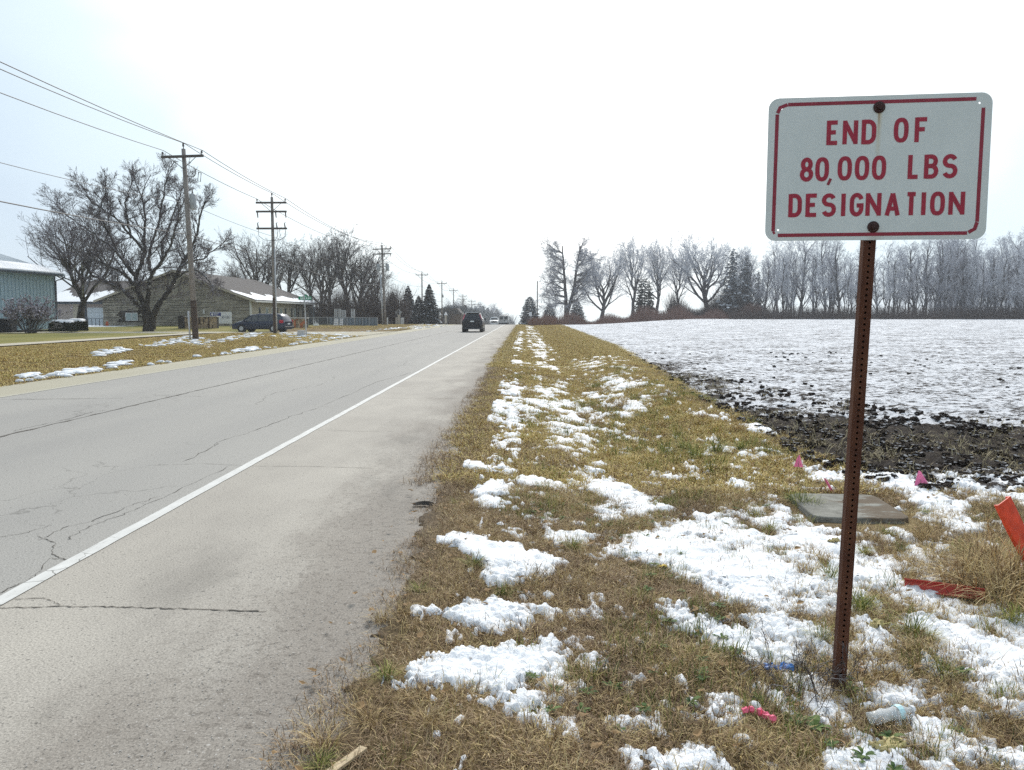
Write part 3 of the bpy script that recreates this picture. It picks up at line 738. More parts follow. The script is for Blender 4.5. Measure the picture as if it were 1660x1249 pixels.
def offsnow(x, y, k=0.10):
    return np.where(snow_S(x, y) > 0.01, k, 1.0) * ((x < field_edge(y) + 0.15)) * np.where((x > 2.3) & (x < 3.25) & (y > 6.2) & (y < 7.45), 0, 1)
edge_d = lambda x, y: ss(-0.08, 0.32, x - er(y) + 0.30 * (fbm(y * 1.6, x * 2, 88, 3) - 0.5))
green_n = lambda x, y: ss(0.50, 0.64, fbm(x * 1.1, y * 0.9, 90, 4))
brown_n = lambda x, y: np.clip(ss(0.46, 0.60, fbm(x * 0.9 + 30, y * 0.8, 95, 4)) + (1 - ss(-0.7, 0.0, x)), 0, 1)

dead = [tuft_mesh('dead_tuft', 46, 0.10, 0.05, 0.13, 1.9, 0.0017, 'dead_blade', s) for s in (1, 2, 3, 4)]
brown = [tuft_mesh('brown_tuft', 46, 0.10, 0.035, 0.10, 2.4, 0.0016, 'brown_blade', s) for s in (5, 6, 7)]
green = [tuft_mesh('green_tuft', 30, 0.07, 0.05, 0.12, 0.9, 0.0018, 'green_blade', s) for s in (8, 9, 10)]
clump = [tuft_mesh('clump', 110, 0.07, 0.14, 0.34, 1.5, 0.0026, 'green_blade', s, 3, 0.35) for s in (11, 12)]
deadclump = [tuft_mesh('dead_clump', 150, 0.10, 0.15, 0.42, 1.6, 0.0022, 'dead_blade', s, 3, 0.35) for s in (13, 14)]
gold = [tuft_mesh('gold_tuft', 60, 0.14, 0.04, 0.105, 2.3, 0.0036, 'gold_blade', s) for s in (15, 16, 17)]
goldfar = [tuft_mesh('gold_far', 56, 0.26, 0.035, 0.09, 2.3, 0.009, 'gold_blade', s) for s in (18, 19)]
weeds = [rosette_mesh('weed', 9, 'weed_leaf', s) for s in (21, 22, 23)]

p1 = pts_in(15000, (-1.0, 5.6), (2.2, 7.6), lambda x, y: offsnow(x, y, 0.05) * edge_d(x, y) * (1 - 0.75 * brown_n(x, y)), (0.6, 1.15))
p2 = pts_in(16000, (-1.15, 5.6), (2.2, 7.6), lambda x, y: offsnow(x, y, 0.03) * np.clip(edge_d(x + 0.05, y), 0, 1) * (0.30 + 0.7 * brown_n(x, y)), (0.6, 1.2))
p3 = pts_in(2800, (-0.7, 5.6), (2.2, 7.6), lambda x, y: offsnow(x, y, 0.12) * ss(-0.7, 0.2, x) * (0.05 + 0.75 * green_n(x, y)), (0.6, 1.25))
scatter('dead_grass', p1, dead, 'matted tan dead grass of the near verge', 'grass')
scatter('brown_grass', p2, brown, 'matted brown dead grass beside the crumbling pavement edge', 'grass')
scatter('green_grass', p3, green, 'short olive green grass growing through the dead grass', 'grass')
p4 = pts_in(17000, (-1.0, 5.4), (7.4, 26), lambda x, y: offsnow(x, y, 0.03) * ss(-1.0, -0.6, x) * (1 - 0.5 * brown_n(x, y)), (0.8, 1.35), 1.15)
p4b = pts_in(6000, (-1.05, 4.4), (7.4, 24), lambda x, y: offsnow(x, y, 0.03) * brown_n(x, y) * 0.9, (0.9, 1.6), 1.15)
p4c = pts_in(1500, (-0.4, 4.4), (7.4, 24), lambda x, y: offsnow(x, y, 0.05) * green_n(x, y), (1.0, 1.9), 1.15)
scatter('golden_grass', p4, gold, 'golden dead grass of the verge further along', 'grass')
scatter('brown_grass_far', p4b, brown, 'brown dead grass of the verge further along', 'grass')
scatter('green_grass_far', p4c, green, 'green grass patches of the verge further along', 'grass')
p5 = pts_in(22000, (-1.0, 6.0), (24, 125), lambda x, y: offsnow(x, y, 0.15), (0.7, 1.2), 1.2)
p5b = pts_in(17000, (-24, -11.65), (14, 59), lambda x, y: np.where(x < -21.4, 0, 1) * (y < 58.5) * 1.0, (0.6, 1.15), 1.0)
p5c = pts_in(3000, (-24, -11.9), (75, 135), None, (.8, 1.3))
scatter('golden_grass_far', np.concatenate([p5, p5b, p5c]), goldfar, 'golden dead grass along both sides of the road in the distance', 'grass')
# hand-placed clumps
def at(*q, s=1.0):
    r = []
    for (x_, y_, k) in q:
        p_ = G(x_, y_); r.append((p_[0], p_[1], float(H(p_[0], p_[1])), k * s, g.uniform(0, 6)))
    return r
scatter('grass_clumps', at((1300, 822, .8), (1285, 815, .7), (1320, 828, .6), (1250, 862, .5), (1392, 1000, .75), (1398, 985, .6), (1480, 1035, .7), (1500, 1040, .5), (930, 892, .5), (520, 1249, .4), (815, 970, .45), (680, 962, .4), (770, 922, .5), (625, 1102, .45), (1330, 1040, .5), (1130, 745, 1.1), (1160, 735, 1.1), (1110, 730, 1.0), (1080, 740, .8), (1200, 730, .8), (1345, 940, .6), (1400, 900, .5), (1460, 895, .4), (960, 660, .8), (1100, 712, .8), (740, 820, .35), (1560, 905, .6), (1440, 870, .5), (1530, 1100, .5), (1640, 1010, .7)), clump, 'clumps of longer green grass in the verge', 'grass')
scatter('dead_clumps', at((1600, 925, 1.0), (1570, 940, .9), (1640, 940, 1.15), (1590, 950, 1.0), (1615, 955, 1.1), (1635, 965, 1.1), (1655, 955, 1.15), (1560, 955, 1.0), (1580, 965, 1.0), (1600, 935, 1.0), (1620, 985, 1.1),  (1545, 955, .8), (1660, 980, 1.2), (1420, 880, .45), (1500, 880, .55), (1370, 1135, .32), (1345, 1140, .28), (1390, 1125, .3), (650, 1000, .45), (620, 1010, .4), (1490, 1215, .4), (1620, 1170, .45), (1570, 1205, .4), (1010, 660, 1.0), (1080, 640, 1.0), (970, 690, .8), (1140, 680, .8), (1200, 700, .8), (530, 1215, .45), (700, 1180, .4), (900, 1130, .4), (600, 1180, .4), (1520, 910, .6), (1480, 925, .5)), deadclump, 'long dry bleached grass clumps beside the orange markers and sign post', 'grass')
pw = pts_in(700, (0.0, 4.5), (2.3, 7), lambda x, y: offsnow(x, y, 0.1) * green_n(x, y) * 0.8, (0.2, 0.55))
pw = np.concatenate([pw, np.array(at((1302, 1180, .8), (1322, 1190, .7), (1285, 1178, .6), (1560, 1195, .5), (1440, 1205, .6), (1400, 1235, .5), (1170, 1040, .5), (1210, 1165, .5)))])
pw[:, 2] += 0.02
scatter('weeds', pw, weeds, 'low broad-leaved green weeds among the grass', 'weeds')
def darkz(x, y):
    xc = np.interp(y, [7, 9.6, 10.6, 12.5, 16, 20.5, 29, 42, 60], [60, 30, 8.2, 7.0, 5.8, 4.9, 4.3, 4.0, 3.8])
    return 1 - ss(-0.6, 0.6, x - xc + 2.4 * (fbm(x * 0.7, y * 0.35, 81, 4) - 0.5))
# straw on the ploughed strip
strw = [tuft_mesh('straw_bits', 26, 0.22, 0.06, 0.2, 2.2, 0.004, 'straw', s) for s in (31, 32)]
p6 = pts_in(2600, (3.2, 16), (7.8, 26), lambda x, y: (x > field_edge(y)) * ss(0.40, 0.58, fbm(x * 0.5, y * 0.7, 101, 3)) * darkz(x, y) * (1 - .6 * ss(12, 15, y + .6 * (x - 3.3))), (0.7, 1.3), 1.1)
p6[:, 2] += 0.03
scatter('straw', p6, strw, 'broken straw stubble on the dark ploughed strip', 'straw')
# soil clods
mbs = []
for s in range(3):
    q = random.Random(40 + s); m_ = MB().blob((0, 0, 0.02), (0.06, 0.05, 0.04), q, 7, 5, 0.6); mbs.append(mesh('clod', m_.V, m_.F, None))
t = NT('clod_soil'); p = t.pos(); c = t.ramp(t.noise(p, 14, 4), [(0.3, (0.012, 0.009, 0.008)), (0.7, (0.05, 0.038, 0.03))]); c = snowify(t, c, 0.85, 1.0, 0.35, 6); M['clod'] = t.fin(c, 0.95, 0, 0.1)
for m_ in mbs: m_.materials.append(M['clod'])
p7 = pts_in(26000, (3.2, 16), (7.3, 34), lambda x, y: (x > field_edge(y) - 0.1) * (0.012 + 0.988 * darkz(x, y) * (1 - .75 * ss(12, 15, y + .6 * (x - 3.3)))) * (0.25 + ss(.45, .6, fbm(x * 2, y * 2, 88, 3))), (0.25, 1.05), 1.2)
p7[:, 2] += 0.01
scatter('soil_clods', p7, mbs, 'dark clods of turned soil along the near edge of the field', 'soil')
# pebbles on the broken pavement edge
peb = []
simple('pebble', (0.46, 0.44, 0.41), 0.85, var=0.5, scale=2)
for s in range(4):
    q = random.Random(60 + s); m_ = MB().blob((0, 0, 0.002), (0.008, 0.006, 0.003), q, 6, 4, 0.3); me = mesh('pebble', m_.V, m_.F, M['pebble'], True); peb.append(me)
p8 = pts_in(6500, (-1.9, -0.75), (2.2, 14), lambda x, y: ss(-1.9, -1.0, x + 0.5 * (fbm(x * 2, y * 1.2, 120, 3) - 0.5)), (0.12, 0.55), 1.4)
p8[:, 2] = np.maximum(p8[:, 2], 0) + 0.002
scatter('gravel', p8, peb, 'loose grey gravel on the crumbling shoulder edge', 'gravel')
# leaf litter
lit = []
simple('leaf_brown', (0.30, 0.19, 0.09), 0.8, var=0.6, scale=1.5)
for s in range(3):
    q = random.Random(80 + s); m_ = MB(); a = [(0.028 * math.cos(k * 1.05) * q.uniform(.5, 1.1), 0.018 * math.sin(k * 1.05) * q.uniform(.6, 1.2), q.uniform(0.0, 0.02)) for k in range(6)]
    m_.add(a + [(0, 0, 0.008)], [(k, (k + 1) % 6, 6) for k in range(6)]); lit.append(mesh('leaf', m_.V, m_.F, M['leaf_brown']))
p9 = pts_in(900, (-1.0, 4.5), (2.2, 9), lambda x, y: offsnow(x, y, 0.2) * 1.0, (0.3, 1.2)); p9[:, 2] += 0.035
scatter('leaf_litter', p9, lit, 'scraps of brown leaf litter on the verge', 'leaves')

# ------------------------------------------------------------------ bare trees
def grow(rs, out, p, d, L_, r, lvl, P):
    """one branch and, by a stack, everything that grows from it; out rows: p0, p1, r0, r1, level"""
    stack = [(p, d, L_, r, lvl)]
    while stack:
        p, d, L_, r, lvl = stack.pop()
        n = P['segs'][min(lvl, len(P['segs']) - 1)]
        sl_ = L_ / n; wob = P['wob'] * (1.15 - 0.13 * lvl); up = P['up'][min(lvl, len(P['up']) - 1)]
        x, y, z = p; dx, dy, dz = d; path = [(x, y, z, dx, dy, dz, r)]; tip = P['tip']
        for k in range(n):
            dx += rs.gauss(0, wob); dy += rs.gauss(0, wob); dz += rs.gauss(0, wob) + up
            m = math.sqrt(dx * dx + dy * dy + dz * dz) or 1; dx /= m; dy /= m; dz /= m
            x2, y2, z2 = x + dx * sl_, y + dy * sl_, z + dz * sl_
            ra = r * (1 - 0.62 * k / n); rb = r * (1 - 0.62 * (k + 1) / n)
            out.append((x, y, z, x2, y2, z2, max(ra, tip), max(rb, tip), lvl))
            x, y, z = x2, y2, z2; path.append((x, y, z, dx, dy, dz, rb))
        if lvl >= P['max']: continue
        nc = P['kids'][min(lvl, len(P['kids']) - 1)]
        for c in range(nc):
            t_ = P['first'] + (1 - P['first']) * (c + rs.random()) / nc
            i = min(int(t_ * n), n - 1); f_ = t_ * n - i; a = path[i]; b = path[i + 1]
            q = tuple(a[k] + (b[k] - a[k]) * f_ for k in range(3)); rr = a[6] + (b[6] - a[6]) * f_
            ang = math.radians(rs.uniform(*P['ang'])); az = rs.uniform(0, 6.283)
            D_ = Vector(b[3:6]); o1 = D_.cross(Vector((0, 0, 1)) if abs(D_.z) < 0.95 else Vector((1, 0, 0))).normalized(); o2 = D_.cross(o1)
            nd = D_ * math.cos(ang) + (o1 * math.cos(az) + o2 * math.sin(az)) * math.sin(ang)
            Lc = L_ * P['ratio'] * rs.uniform(0.7, 1.15) * (1 - 0.35 * t_)
            stack.append((q, (nd.x, nd.y, nd.z), Lc, rr * rs.uniform(0.45, 0.7), lvl + 1))
def prisms(rows, n):
    A = np.asarray(rows, float)
    if len(A) == 0: return np.zeros((0, 3)), np.zeros((0, 4), int)
    p0 = A[:, 0:3]; p1 = A[:, 3:6].copy(); d = p1 - p0; l = np.linalg.norm(d, axis=1, keepdims=True) + 1e-9; d = d / l
    p1 += d * (A[:, 7:8] * 0.3)
    ref = np.where(np.abs(d[:, 2:3]) > 0.9, [[1, 0, 0]], [[0, 0, 1]]); a = np.cross(d, ref); a /= np.linalg.norm(a, axis=1, keepdims=True); b = np.cross(d, a)
    if n == 2:
        rg = np.random.default_rng(1).uniform(0, 3.14, (len(A), 1)); s_ = a * np.cos(rg) + b * np.sin(rg); m = len(A); base = (np.arange(m) * 4)[:, None]
        return np.stack([p0 - s_ * A[:, 6:7], p0 + s_ * A[:, 6:7], p1 + s_ * A[:, 7:8], p1 - s_ * A[:, 7:8]], 1).reshape(-1, 3), base + np.array([[0, 1, 2, 3]])
    V = []
    for (c_, r_) in ((p0, A[:, 6:7]), (p1, A[:, 7:8])):
        for k in range(n):
            th = 2 * math.pi * k / n; V.append(c_ + (a * math.cos(th) + b * math.sin(th)) * r_)
    V = np.stack(V, 1); m = len(A); base = (np.arange(m) * 2 * n)[:, None]
    F = np.concatenate([base + np.array([[k, (k + 1) % n, n + (k + 1) % n, n + k]]) for k in range(n)], 0)
    return V.reshape(-1, 3), F
def tree_meshes(name, rows, thick, bark_m, twig_m):
    R_ = [r for r in rows if r[6] >= thick]; T_ = [r for r in rows if r[6] < thick]
    V, F = prisms(R_, 7); tm = mesh(name + '_trunk', V, F, M[bark_m], True)
    thin = min(r[7] for r in rows) * 1.6
    V1, F1 = prisms([r for r in T_ if r[6] > thin], 3); V2, F2 = prisms([r for r in T_ if r[6] <= thin], 2)
    cm_ = mesh(name + '_crown', np.concatenate([V1, V2]), np.concatenate([F1, F2 + len(V1)]), M[twig_m])
    zz = np.array([r[5] for r in rows]); HT[id(tm)] = float(np.percentile(zz, 99.7))
    return tm, cm_
HT = {}
def place_tree(name, ms, label, loc, rz=0.0, s=1.0, group=None, cat='tree', sz=None):
    t = thing(name, label, cat, loc, rz, group); t.scale = (s, s, sz or s)
    link(bpy.data.objects.new('trunk', ms[0]), t); link(bpy.data.objects.new('crown', ms[1]), t); return t

# the big spreading tree on the lawn: main limbs follow the photograph
TB = G(240, 538, 0.0); TY = TB[1]
def limb(rs, out, pts, r0, r1, depth, P, lvl=1, kid_len=3.2, kids=7, skip=0.2):
    """pts: pixels of the photograph at the tree's distance; depth: metres toward (-) or away (+) gained along the limb"""
    W = []
    for i, (px, py) in enumerate(pts):
        f_ = i / (len(pts) - 1); W.append(D(px, py, TY + depth * f_) - np.array([TB[0], TB[1], 0]))
    n = 5; Q = []
    for i in range(len(W) - 1):
        for k in range(n):
            f_ = k / n; Q.append(W[i] * (1 - f_) + W[i + 1] * f_ + np.array([rs.gauss(0, .04), rs.gauss(0, .06), rs.gauss(0, .04)]))
    Q.append(W[-1]); m = len(Q) - 1
    for i in range(m):
        ra = r0 + (r1 - r0) * i / m; rb = r0 + (r1 - r0) * (i + 1) / m
        out.append((*Q[i], *Q[i + 1], ra, rb, 0))
    tot = sum(np.linalg.norm(Q[i + 1] - Q[i]) for i in range(m))
    for c in range(kids):
        t_ = skip + (1 - skip) * (c + rs.random()) / kids; i = min(int(t_ * m), m - 1)
        D_ = Vector(Q[i + 1] - Q[i]).normalized(); ang = math.radians(rs.uniform(28, 60)); az = rs.uniform(0, 6.283)
        o1 = D_.cross(Vector((0, 1, 0))).normalized(); o2 = D_.cross(o1)
        nd = D_ * math.cos(ang) + (o1 * math.cos(az) + o2 * math.sin(az)) * math.sin(ang) + Vector((0, 0, 0.15))
        rr = r0 + (r1 - r0) * t_
        grow(rs, out, tuple(Q[i]), tuple(nd.normalized()), kid_len * rs.uniform(0.75, 1.2) * (1 - 0.3 * t_), min(rr * 0.6, 0.06), lvl, P)
    D_ = Vector(Q[-1] - Q[-2]).normalized()
    for _ in range(2):
        grow(rs, out, tuple(Q[-1]), tuple((D_ + Vector((rs.gauss(0, .25), rs.gauss(0, .3), rs.gauss(0.1, .2)))).normalized()), kid_len * rs.uniform(0.8, 1.1), r1, lvl, P)
PT = dict(segs=[5, 4, 3, 3, 2, 2], wob=0.13, up=[0.04, 0.05, 0.04, 0.03], tip=0.0105, max=4, kids=[6, 6, 5, 5, 3], first=0.15, ang=(18, 46), ratio=0.74)
rs = random.Random(12); rows = []
def trunkseg(out, pts, rr):
    for (a, b, ra, rb) in zip(pts[:-1], pts[1:], rr[:-1], rr[1:]):
        out.append((*(D(*a, TY) - np.array([TB[0], TB[1], 0])), *(D(*b, TY) - np.array([TB[0], TB[1], 0])), ra, rb, 0))
trunkseg(rows, [(241, 541), (240, 534), (240, 524), (238, 512)], [0.56, 0.45, 0.42, 0.40])
trunkseg(rows, [(246, 534), (247, 520), (251, 506)], [0.36, 0.30, 0.27])
for pts, r0, r1, dep, kl, kd in [
    ([(236, 516), (225, 500), (213, 484), (195, 468), (172, 458), (148, 446)], 0.25, 0.09, -1.5, 3.2, 9),      # low limb to the left
    ([(238, 514), (231, 492), (224, 470), (220, 448), (205, 430), (190, 410), (178, 380)], 0.30, 0.08, 1.5, 3.4, 10),
    ([(224, 470), (212, 455), (195, 440), (170, 430), (140, 415), (100, 392)], 0.17, 0.06, -3, 3.2, 9),
    ([(220, 450), (228, 432), (236, 410), (234, 380), (236, 350), (230, 320)], 0.18, 0.06, 2.5, 3.0, 9),
    ([(241, 514), (239, 490), (241, 465), (246, 445), (262, 425), (275, 400), (285, 370), (290, 345)], 0.22, 0.06, -2.0, 3.2, 11),
    ([(246, 445), (240, 420), (246, 395), (258, 360), (262, 330), (268, 300)], 0.15, 0.05, 3, 3.0, 9),
    ([(249, 512), (257, 494), (270, 476), (284, 455), (292, 432), (305, 415), (318, 385), (325, 350)], 0.28, 0.07, 1.0, 3.3, 11),
    ([(284, 455), (300, 442), (318, 438), (332, 448), (342, 460)], 0.13, 0.05, -2.5, 2.2, 7),
    ([(236, 410), (210, 380), (190, 355), (165, 338), (146, 325)], 0.12, 0.045, -2, 2.8, 8),
    ([(212, 385), (205, 355), (203, 330), (210, 308)], 0.10, 0.04, 1.0, 2.6, 7),
    ([(178, 380), (160, 350), (165, 330), (172, 312)], 0.09, 0.04, -1.5, 2.6, 7),
    ([(292, 432), (310, 425), (330, 420), (348, 405)], 0.12, 0.05, 3.5, 2.6, 7),
    ([(262, 425), (262, 395), (278, 360), (292, 320), (298, 300)], 0.11, 0.04, 4, 2.6, 7),
    ([(205, 430), (180, 400), (150, 378), (120, 358), (98, 340)], 0.12, 0.04, 3.5, 2.9, 8)]:
    limb(rs, rows, pts, r0, r1, dep, PT, 1, kl * 0.72, kd + 3)
bigm = tree_meshes('spreading_tree', rows, 0.042, 'bark_dark', 'twig_dark'); NB = len(rows)
place_tree('bare_tree', bigm, 'largest bare tree with forked spreading limbs on the lawn before the stone gable', (TB[0], TB[1], float(H(TB[0], TB[1]))))

def generic(seed, Ht, nlimb, spread, trunk, P, r0=0.3, fork=0.25, limb_len=0.62, low=0.25):
    rs = random.Random(seed); rows = []; z = 0; x = y = 0.0; n = 8; th = Ht * trunk; pts = [(0, 0, -0.2)]
    for k in range(n):
        x += rs.gauss(0, Ht * 0.011); y += rs.gauss(0, Ht * 0.011); z += th / n; pts.append((x, y, z))
    for i in range(n):
        rows.append((*pts[i], *pts[i + 1], r0 * (1.25 if i == 0 else 1) * (1 - 0.6 * i / n), r0 * (1 - 0.6 * (i + 1) / n), 0))
    for c in range(nlimb):
        t_ = low + (1 - low) * (c + rs.random()) / nlimb; i = min(int(t_ * n), n - 1); az = c * 2.4 + rs.uniform(-.5, .5)
        el = math.radians(rs.uniform(*fork_el(spread, t_)))
        grow(rs, rows, pts[i + 1], (math.cos(az) * math.cos(el), math.sin(az) * math.cos(el), math.sin(el)), Ht * limb_len * rs.uniform(0.75, 1.1) * (1 - 0.4 * t_), r0 * 0.5 * (1 - 0.4 * t_), 1, P)
    return rows
def fork_el(spread, t_): return (28 + 30 * (1 - spread) + 18 * t_, 55 + 25 * (1 - spread) + 12 * t_)
# second tree at the left, between the blue building and the big tree
rs2 = dict(PT); rs2.update(max=5, kids=[6, 6, 5, 4, 3], tip=0.014)
rows = generic(31, 15.0, 10, 0.75, 0.30, dict(PT, kids=[6, 6, 5, 5, 3], max=5, ratio=0.68, tip=0.0105), 0.38, low=0.55, limb_len=0.66)
lm = tree_meshes('vase_tree', rows, 0.045, 'bark_dark', 'twig_dark')
q = D(133, 527, 80); place_tree('bare_tree', lm, 'bare tree behind the clipped dark green bushes beside the blue building', (q[0], 80, 0.0), 0.4, 16.5 / HT[id(lm[0])], sz=13.6 / HT[id(lm[0])])

# trees behind the stone building
PB = dict(PT, tip=0.012, kids=[6, 6, 5, 4, 2], max=5, ratio=0.69)
tm1 = tree_meshes('back_tree_a', generic(41, 17, 9, 0.55, 0.45, PB, 0.36, low=0.35, limb_len=0.5), 0.05, 'bark_dark', 'twig_brown')
tm2 = tree_meshes('back_tree_b', generic(42, 17, 8, 0.35, 0.5, PB, 0.34, low=0.3, limb_len=0.46), 0.05, 'bark_dark', 'twig_brown')
tm3 = tree_meshes('back_tree_c', generic(43, 15, 10, 0.7, 0.4, PB, 0.36, low=0.3, limb_len=0.52), 0.05, 'bark_dark', 'twig_brown')
BT = [(420, 128, tm3, 15.5, 0.3, 'bare spreading tree whose crown tops the stone building roof, left of the second pole'),
      (470, 130, tm1, 14.0, 1.1, 'bare tree directly right of the second pole behind the stone building'),
      (503, 132, tm2, 14.5, 2.0, 'slender bare tree behind the green street name sign'),
      (536, 128, tm2, 15.0, 4.1, 'dark bare tree behind the white banner by the wire fence'),
      (560, 126, tm1, 15.5, 5.0, 'tallest bare tree behind the grey racks at the wire fence'),
      (585, 124, tm3, 13.0, 3.3, 'bare tree behind the right end of the wire fence'),
      (612, 118, tm2, 9.0, 0.7, 'low crooked bare tree left of the twin transformer pole'),
      (447, 150, tm2, 16.0, 3.0, 'bare tree seen just above the stone building ridge behind the second pole'),
      (388, 150, tm1, 12.5, 4.0, 'faint bare tree at the left end of the row behind the stone building'),
      (520, 146, tm3, 15.0, 5.5, 'bare tree deepest in the row above the far roof corner'),
      (600, 140, tm1, 12.0, 2.6, 'faint bare tree behind the crooked low tree')]
for px, Y, ms, hh_, rz, lab in BT:
    q = D(px, 509, Y)
    place_tree('bare_tree', ms, lab, (q[0], Y, float(H(q[0], Y)) - 0.1), rz, hh_ / HT[id(ms[0])], 'bare trees behind the stone building')

# frosted trees on the right
PR = dict(PT, tip=0.015, kids=[6, 6, 5, 4, 3], max=5, ratio=0.69)
fr1 = tree_meshes('frost_tree_a', generic(51, 18, 14, 0.75, 0.62, PR, 0.42, low=0.2, limb_len=0.42), 0.06, 'bark_grey', 'twig_frost')
fr2 = tree_meshes('frost_tree_b', generic(52, 17, 12, 0.85, 0.35, PR, 0.42, low=0.3, limb_len=0.52), 0.06, 'bark_grey', 'twig_frost')
fr3 = tree_meshes('frost_tree_c', generic(53, 18, 10, 0.6, 0.5, PR, 0.38, low=0.3, limb_len=0.45), 0.06, 'bark_grey', 'twig_frost')
def two_leader(seed):
    rs = random.Random(seed); rows = []
    for sgn, lean, hh_ in ((-1, 0.08, 17.5), (1, 0.26, 17.5)):
        x = y = 0.0; z = 1.5; pts = [(0, 0, -0.2), (0, 0, 1.5)]; n = 10
        for k in range(n):
            x += sgn * lean * 1.5 * (1 if k < 4 else 0.35) + rs.gauss(0, 0.1); y += rs.gauss(0, 0.12); z += (hh_ - 3.5) / n; pts.append((x, y, z))
        for i in range(len(pts) - 1):
            r0 = 0.46 * (1 - 0.85 * i / len(pts)); rows.append((*pts[i], *pts[i + 1], r0, 0.46 * (1 - 0.85 * (i + 1) / len(pts)), 0))
        for c in range(24):
            i = 3 + int((len(pts) - 4) * (c + rs.random()) / 24); az = (math.pi if sgn < 0 else 0) + rs.uniform(-1.6, 1.6); el = math.radians(rs.uniform(0, 35))
            grow(rs, rows, pts[min(i, len(pts) - 1)], (math.cos(az) * math.cos(el), math.sin(az) * math.cos(el), math.sin(el)), 5.6 * rs.uniform(0.6, 1.1) * (1 - 0.04 * i), 0.14, 1, dict(PR, up=[0.0, 0.0, 0.02, 0.03]))
    return rows
fr0 = tree_meshes('frost_tree_fork', two_leader(55), 0.06, 'bark_grey', 'twig_frost_dark')
RT = [(917, 168, fr0, 18, 0.0, 1.0, 'forked frosty tree with two tall leaders, leftmost of the field trees', 17.5),
      (974, 172, fr2, 16.5, 1.0, 1.0, 'round-crowned frosty tree second from the road', 17),
      (1022, 174, fr3, 18.5, 2.0, 0.95, 'tall frosty tree left of the dark ivy-covered stump', 18),
      (1062, 176, fr1, 17.5, 4.4, 0.9, 'frosty tree rising right of the dark ivy-covered stump', 18),
      (1102, 176, fr3, 15.5, 5.2, 0.85, 'thin frosty tree between the ivy stump and the broad dome-shaped tree', 18),
      (1148, 172, fr2, 18.5, 3.4, 1.15, 'broadest dome-shaped frosty tree left of the pines', 17)]
for px, Y, ms, hh_, rz, wd, lab, H0 in RT:
    q = D(px, 509, Y); s_ = hh_ * 1.0 / HT[id(ms[0])]
    place_tree('frosted_tree', ms, lab, (q[0], Y, float(H(q[0], Y)) - 0.1), rz, s_ * wd, 'frosted trees beyond the field', sz=s_)
# woods behind the sign
PW = dict(PT, tip=0.015, kids=[6, 5, 5, 3], max=4, ratio=0.72, segs=[4, 4, 3, 2, 2])
wv = []
for s_, (Hh, nl, sp_, r0) in enumerate([(17, 11, 0.2, 0.20), (16, 10, 0.35, 0.24), (18, 12, 0.15, 0.17), (15, 10, 0.5, 0.26), (16, 12, 0.1, 0.15)]):
    wv.append(tree_meshes('wood_tree_%c' % (97 + s_), generic(60 + s_, Hh, nl + 6, sp_ + .15, 0.78, PW, r0, low=0.06, limb_len=0.27), 0.05, 'bark_grey', 'twig_frost_dark' if s_ % 2 else 'twig_frost'))
rw = random.Random(5); k = 0
for px in np.arange(1195, 1740, 8.6):
    Y = rw.uniform(150, 176) if px < 1480 else rw.uniform(140, 168); px2 = px + rw.uniform(-5, 5); q = D(px2, 509, Y)
    top = 120 + 8 * math.sin(px * 0.03) + rw.uniform(-18, 12) + (12 if px > 1520 else 0); hh_ = top / FPX * Y
    lab = 'slender frosted tree in the wood left of the sign post' if px < 1395 else ('slender frosted tree in the wood between the sign post and the denser thicket' if px < 1510 else 'frosted tree of the dense wood at the right edge')
    place_tree('wood_tree', wv[k % 5], lab, (q[0], Y, float(H(q[0], Y)) - 0.1), rw.uniform(0, 6.28), hh_ / HT[id(wv[k % 5][0])], lab.replace('slender frosted tree in', 'trees in').replace('frosted tree of', 'trees of')); k += 1
    if px > 1500 or px % 3 < 1.2:
        Y += 14; q = D(px2 + 6, 509, Y)
        place_tree('wood_tree', wv[(k + 2) % 5], lab, (q[0], Y, float(H(q[0], Y)) - 0.1), rw.uniform(0, 6.28), hh_ / HT[id(wv[k % 5][0])], lab.replace('slender frosted tree in', 'trees in').replace('frosted tree of', 'trees of')); k += 1
# low tangled undergrowth
def brush(name, label, cat, fn, n, hr, mat, seed, wd=0.02, lean=0.35, top=1):
    g = np.random.default_rng(seed); x, y, s_ = fn(g, n); z = H(x, y) - 0.05; h = g.uniform(hr[0], hr[1], n) * s_
    a = g.uniform(0, 6.28, n); l = np.abs(g.normal(0, lean, n)); ww = wd * g.uniform(0.6, 1.5, n); pa = g.uniform(0, 3.14, n)
    p0 = np.stack([x, y, z], 1); tip_ = p0 + np.stack([np.cos(a) * l * h, np.sin(a) * l * h, h], 1); sd = np.stack([np.cos(pa) * ww, np.sin(pa) * ww, 0 * ww], 1)
    mid = (p0 + tip_) / 2 + np.stack([g.normal(0, .08, n) * h, g.normal(0, .08, n) * h, 0 * h], 1)
    V = np.stack([p0 - sd, p0 + sd, mid - sd * .7, mid + sd * .7, tip_ - sd * .3, tip_ + sd * .3], 1).reshape(-1, 3)
    b = (np.arange(n) * 6)[:, None]; F = np.concatenate([b + [[0, 1, 3, 2]], b + [[2, 3, 5, 4]]], 0)
    return tag(obj(name, V, F, M[mat]), label, cat, kind='stuff')
def fx(px0, px1, Y0, Y1, hfun=None):
    def f(g, n):
        px = g.uniform(px0, px1, n); Y = g.uniform(Y0, Y1, n)
        x = (px - 850) / FPX * Y; s_ = np.ones(n) if hfun is None else hfun(px); return x, Y, s_
    return f
brush('hedgerow_brush', 'low reddish brown brush along the far edge of the snowy field', 'brush', fx(880, 1230, 148, 166, lambda p: 0.8 + 0.3 * np.sin(p * .11) + 0.25 * np.sin(p * .037)), 15000, (0.8, 2.6), 'brush_red', 1, 0.022)
